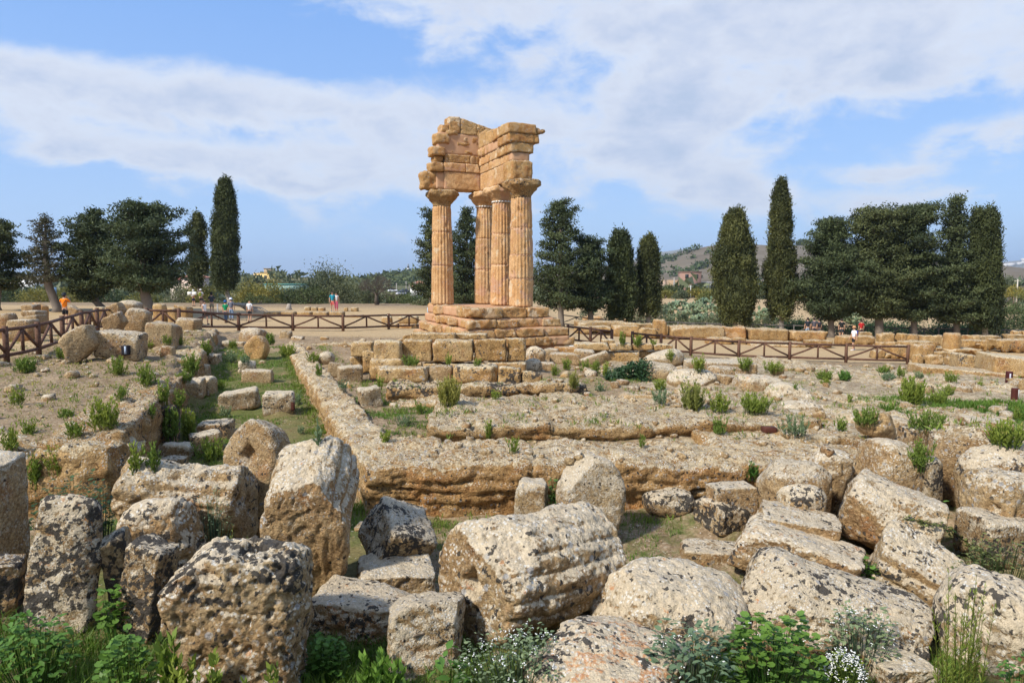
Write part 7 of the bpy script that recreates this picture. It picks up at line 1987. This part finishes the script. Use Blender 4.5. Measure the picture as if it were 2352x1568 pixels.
# two lizards
def lizard(label, u0, v0, u1, v1):
    p, n_ = surf_at((u0 + u1) / 2, (v0 + v1) / 2); a = surf_at(u0, v0)[0]; b_ = surf_at(u1, v1)[0]
    e = empty('lizard', p); tag(e, label, 'lizard')
    n_ = n_ / np.linalg.norm(n_)
    d = b_ - a; d -= n_ * d.dot(n_); L = np.linalg.norm(d); d /= L; s = np.cross(n_, d)
    L = np.clip(L, .10, .26)
    f = lambda x, y, z=.008: d * x * L + s * y * L + n_ * z
    V = [f(.45, .02), f(.33, 0), f(.2, .0), f(.02, .02), f(-.1, .01), f(-.3, -.05), f(-.5, .03)]
    E = [(0, 1), (1, 2), (2, 3), (3, 4), (4, 5), (5, 6)]; R_ = [.006, .011, .010, .012, .009, .005, .0025]
    for (k, x, y) in ((2, .24, .13), (2, .24, -.13), (4, -.10, .14), (4, -.10, -.14)):
        V.append(f(x - .02, y * .6, .006)); E.append((k, len(V) - 1)); R_.append(.004); V.append(f(x + .03, y, .004)); E.append((len(V) - 2, len(V) - 1)); R_.append(.003)
    skinned('body', V, E, R_, plain('lizard_skin', (.13, .095, .06), .6, .3, .4, 60), e, 1, 3)
lizard('brown lizard basking on the upright pale block', 998, 1447, 938, 1464)
lizard('small brown lizard below the socket of the huge drum', 1098, 1414, 1076, 1406)

# ---------------------------------------------------------------- buildings far off
def building(name, label, u, Y, w, d, h, col, z=None, rz=0, roof=None, wins=3, storeys=1, extra=None, cat='house'):
    x = gp(u, Y)[0]
    zz = z
    e = empty(name, (x, Y, zz), math.radians(rz)); tag(e, label, cat)
    m = MB(); m.box((0, 0, h / 2 - 2), (w, d, h + 4)); m.build('wall', cloth(col), e)
    for s_ in range(storeys):
        for q in range(wins):
            m = MB(); m.box(((q + .5) / wins * w - w / 2, -d / 2 - .03, h * (s_ + .55) / storeys), (w / wins * .34, .12, h / storeys * .45)); m.build('window', cloth((.04, .045, .05), .3), e)
    if roof:
        m = MB()
        V = [(-w/2-.6, -d/2-.6, h), (w/2+.6, -d/2-.6, h), (w/2+.6, d/2+.6, h), (-w/2-.6, d/2+.6, h), (-w/4, 0, h + w * .16), (w/4, 0, h + w * .16)]
        m.add(V, [(0, 1, 5, 4), (2, 3, 4, 5)], [(1, 2, 5), (3, 0, 4)]); m.add(V[:4], [(3, 2, 1, 0)]); m.build('roof', cloth(roof), e)
    else:
        m = MB(); m.box((0, 0, h + .12), (w + .4, d + .4, .24)); m.build('roof', cloth(tuple(c * .9 for c in col)), e)
    if extra: extra(e)
    return e
zl = lambda u, v, Y: at(u, v, Y)[2]
def tower(e):
    m = MB(); m.box((1.0, 0, 7.0), (5.0, 5, 2.4)); m.build('roof_room', cloth((.42, .34, .24)), e)
    m = MB(); m.box((1.0, 0, 8.4), (5.6, 5.6, .4)); m.build('roof_slab', cloth((.3, .26, .2)), e)
building('yellow_house', 'cream yellow flat roofed house on the far scrubby ridge', 621, 400, 13.5, 9, 5.6, (.72, .52, .22), zl(621, 650, 400), extra=tower, wins=3)
building('red_roofed_house', 'long low house with a red tiled roof among far trees', 434, 210, 6.5, 7, 2.3, (.58, .50, .42), zl(434, 660, 210), roof=(.33, .12, .08))
building('red_roofed_house', 'taller house with pinkish tiled roof right of the long low one', 455, 205, 5.5, 6, 3.0, (.62, .48, .40), zl(455, 660, 205), roof=(.42, .19, .13), storeys=2, wins=2)
building('white_house', 'white flat roofed house far beyond the dark bush', 85, 300, 11, 8, 3.6, (.72, .72, .70), zl(85, 655, 300))
building('white_house', 'small pale house beside the white flat roofed one', 44, 310, 8, 8, 2.6, (.55, .48, .40), zl(44, 655, 310))
building('small_white_house', 'tiny white house between trees on the far ridge', 680, 430, 5, 5, 3.2, (.70, .68, .64), zl(680, 645, 430), wins=2)
def annex(e):
    m = MB(); m.box((-5.6, 1, 1.0), (4.2, 5, 5.6)); m.build('annex', cloth((.36, .25, .16)), e)
building('brick_house', 'unfinished brick house with dark openings below the hill', 1580, 250, 7.0, 6, 6.6, (.30, .185, .145), zl(1580, 667, 250), wins=2, storeys=2, extra=annex)
def canopy(e):
    for q in range(5):
        m = MB(); m.box((-4.5 + q * 2.3, -3.2, 1.2), (.3, .3, 3.2)); m.build('pillar', cloth((.7, .7, .68)), e)
building('white_canopy_building', 'long white building with an open pillared front beside the brick house', 1608, 255, 9.5, 5, 3.1, (.60, .60, .58), zl(1608, 668, 255), rz=-14, wins=4, extra=canopy)
building('pink_house', 'pink tiled house near the far parked cars', 966, 330, 7, 6, 3.6, (.50, .30, .24), zl(966, 668, 330), roof=(.38, .17, .11), wins=2)
building('white_shed', 'low white shed by the far parked cars', 958, 320, 5.5, 3, 1.8, (.7, .7, .7), zl(958, 670, 320), wins=2)
building('hill_house', 'tiny pale house low on the bare hill', 1520, 600, 9, 7, 4.5, (.5, .36, .26), zl(1510, 655, 600), wins=2)
e = empty('greenhouse', (gp(663, 280)[0], 280, zl(663, 663, 280))); tag(e, 'long low teal green greenhouse roof on the far ridge', 'greenhouse')
m = MB(); m.box((0, 0, .2), (16, 6, 3)); m.build('wall', cloth((.3, .42, .36)), e); m = MB(); m.box((0, 0, 1.85), (16.6, 6.6, .25)); m.build('roof', cloth((.12, .42, .38)), e)
# lighthouse
e = empty('lighthouse', LH_HILL(938, 1.0) + np.array((0, 0, -1))); tag(e, 'white lighthouse with dark bands on the far hill crest', 'lighthouse')
for q in range(6):
    m = MB(); r0, r1 = 2.6 - q * .22, 2.6 - (q + 1) * .22
    m.tube([(0, 0, q * 2.3), (0, 0, q * 2.3 + 2.296)], [r0, r1], 14); m.build('band', cloth((.06, .06, .065) if q % 2 else (.75, .75, .75)), e)
m = MB(); m.tube([(0, 0, 13.8), (0, 0, 14.1)], [2.0, 2.0], 14); m.build('gallery', cloth((.5, .5, .5)), e)
m = MB(); m.tube([(0, 0, 14.1), (0, 0, 16.2), (0, 0, 17.2)], [1.0, 1.0, .1], 10); m.build('lantern', cloth((.3, .33, .35), .3), e)
# cars far away
def car(label, u, v, Y, col, van=False, rz=0, group=None):
    e = empty('parked_car', at(u, v, Y), math.radians(rz)); tag(e, label, 'car', group)
    L, W, H = (4.8, 1.9, 2.1) if van else (4.2, 1.75, 1.45)
    V, Q = stone((L, W, H * .55), 'block', .3, 1, rnd=.25, amp=0, cuts=0, fine=0); link('body', mesh_from('body', V + np.array((0, 0, .3 + H * .27)), Q, cloth(col, .35)), e)
    V, Q = stone((L * (.8 if van else .55), W * .9, H * .5), 'block', .3, 1, rnd=.2, amp=0, cuts=0, fine=0, taper=.12); link('cabin', mesh_from('cabin', V + np.array((-.1, 0, .3 + H * .68)), Q, cloth(col if van else (.05, .06, .07), .3)), e)
    for sx in (-1, 1):
        for sy in (-1, 1):
            m = MB(); m.tube([(sx * L * .31, sy * W * .5, .32), (sx * L * .31, sy * W * .42, .32)], .32, 10); m.build('wheel', cloth(BLACK), e)
car('white van parked by the pink tiled house far away', 974, 668, 310, (.75, .75, .75), True)
car('white car on the far road below the poles', 902, 671, 300, (.72, .72, .72), rz=20)
car('silver car in front of the other far white car', 921, 678, 270, (.6, .6, .62), rz=40)
car('dark car on the far road between two pale ones', 930, 672, 290, (.08, .09, .12), rz=30)
# poles
def pole(label, u, vb, vt, Y, arm=False, r=.14, col=None):
    b = at(u, vb, Y); top = at(u, vt, Y)[2] - b[2]
    e = empty('utility_pole', b - np.array((0, 0, 2.0))); tag(e, label, 'utility pole')
    m = MB(); m.tube([(0, 0, 0), (0, 0, top * .5 + 1), (0, 0, top + 2.0)], [r * 1.2, r, r * .7], 7); m.build('shaft', cloth(col or (.36, .33, .30)), e)
    m = MB(); m.box((0, 0, top + 1.7), (1.2, .1, .1)); m.build('crossarm', cloth(col or (.3, .28, .26)), e)
for q, (u, vb, vt, lab) in enumerate([(911, 671, 650, 'thin far pole above the white car'), (933, 667, 646, 'far pole left of the pair of poles'), (940, 669, 650, 'short far pole before the pair of poles'), (951, 668, 648, 'taller of the pair of far poles'), (954, 668, 647, 'thicker of the pair of far poles'), (964, 669, 649, 'far pole at the pink tiled house'), (973, 669, 651, 'far pole right of the pink tiled house')]):
    pole(lab, u, vb, vt, 300, r=.2)
pole('pale concrete pole with a street lamp arm left of the brick house', 1548, 666, 637, 190, r=.2)
pole('white slim pole in front of the brick house', 1586, 683, 655, 160, r=.12, col=(.6, .6, .58))
pole('pale pole standing above the bushes by the picture edge', 2336, 672, 641, 120, r=.12, col=(.5, .47, .4))
for q, (u, vb, vt) in enumerate([(1635, 572, 556), (1610, 574, 566), (1646, 572, 562)]):
    e = empty('antenna_mast', at(u, vb, 5000) - np.array((0, 0, 15))); tag(e, ['tallest thin antenna mast on the far blue ridge', 'faint short antenna mast left of the tallest', 'faint antenna mast right of the tallest'][q], 'antenna mast')
    m = MB(); m.tube([(0, 0, 0), (0, 0, (vb - vt) / F * 5000 + 15)], [1.6, .8], 5); m.build('mast', cloth((.3, .3, .32)), e)
# viaduct and the far town
e = empty('viaduct', at(2340, 634, 1500)); tag(e, 'grey road viaduct on pillars crossing far behind the columnar cypress', 'bridge')
m = MB(); m.box((20, 0, 6), (420, 12, 3.4), rotm(0, -1.2, 6)); m.build('deck', cloth((.36, .37, .40)), e)
for q in range(8):
    m = MB(); m.box((-160 + q * 45, q * 4.5 - 16, -6), (4, 4, 22)); m.build('pier', cloth((.33, .34, .36)), e)
R4 = np.random.default_rng(9); m = MB()
for q in range(70):
    p = R_MOUNT(R4.uniform(2265, 2420), R4.uniform(.62, .95)); s_ = R4.uniform(10, 26)
    m.box(p + np.array((0, 0, s_ * .3)), (s_ * 1.5, s_, s_ * .8))
tag(m.build('far_town', cloth((.62, .60, .57))), kind='stuff')
# ---------------------------------------------------------------- haze
hm = bpy.data.materials.new('haze'); hm.use_nodes = True
ht = NT(hm.node_tree)
hv = ht.n('ShaderNodeVolumePrincipled', {'Color': (.70, .84, 1.0, 1), 'Density': 1.1e-4, 'Anisotropy': .2})
ht.link(hv.outputs[0], ht.n('ShaderNodeOutputMaterial').inputs['Volume'])
m = MB()
hx0, hx1, hy0, hy1, hz0, hz1 = xs[0] - 40, xs[-1] + 40, ys[0] - 40, ys[-1] + 40, -90.0, 340.0
m.box(((hx0 + hx1) / 2, (hy0 + hy1) / 2, (hz0 + hz1) / 2), (hx1 - hx0, hy1 - hy0, hz1 - hz0))
tag(m.build('haze', hm), kind='stuff')
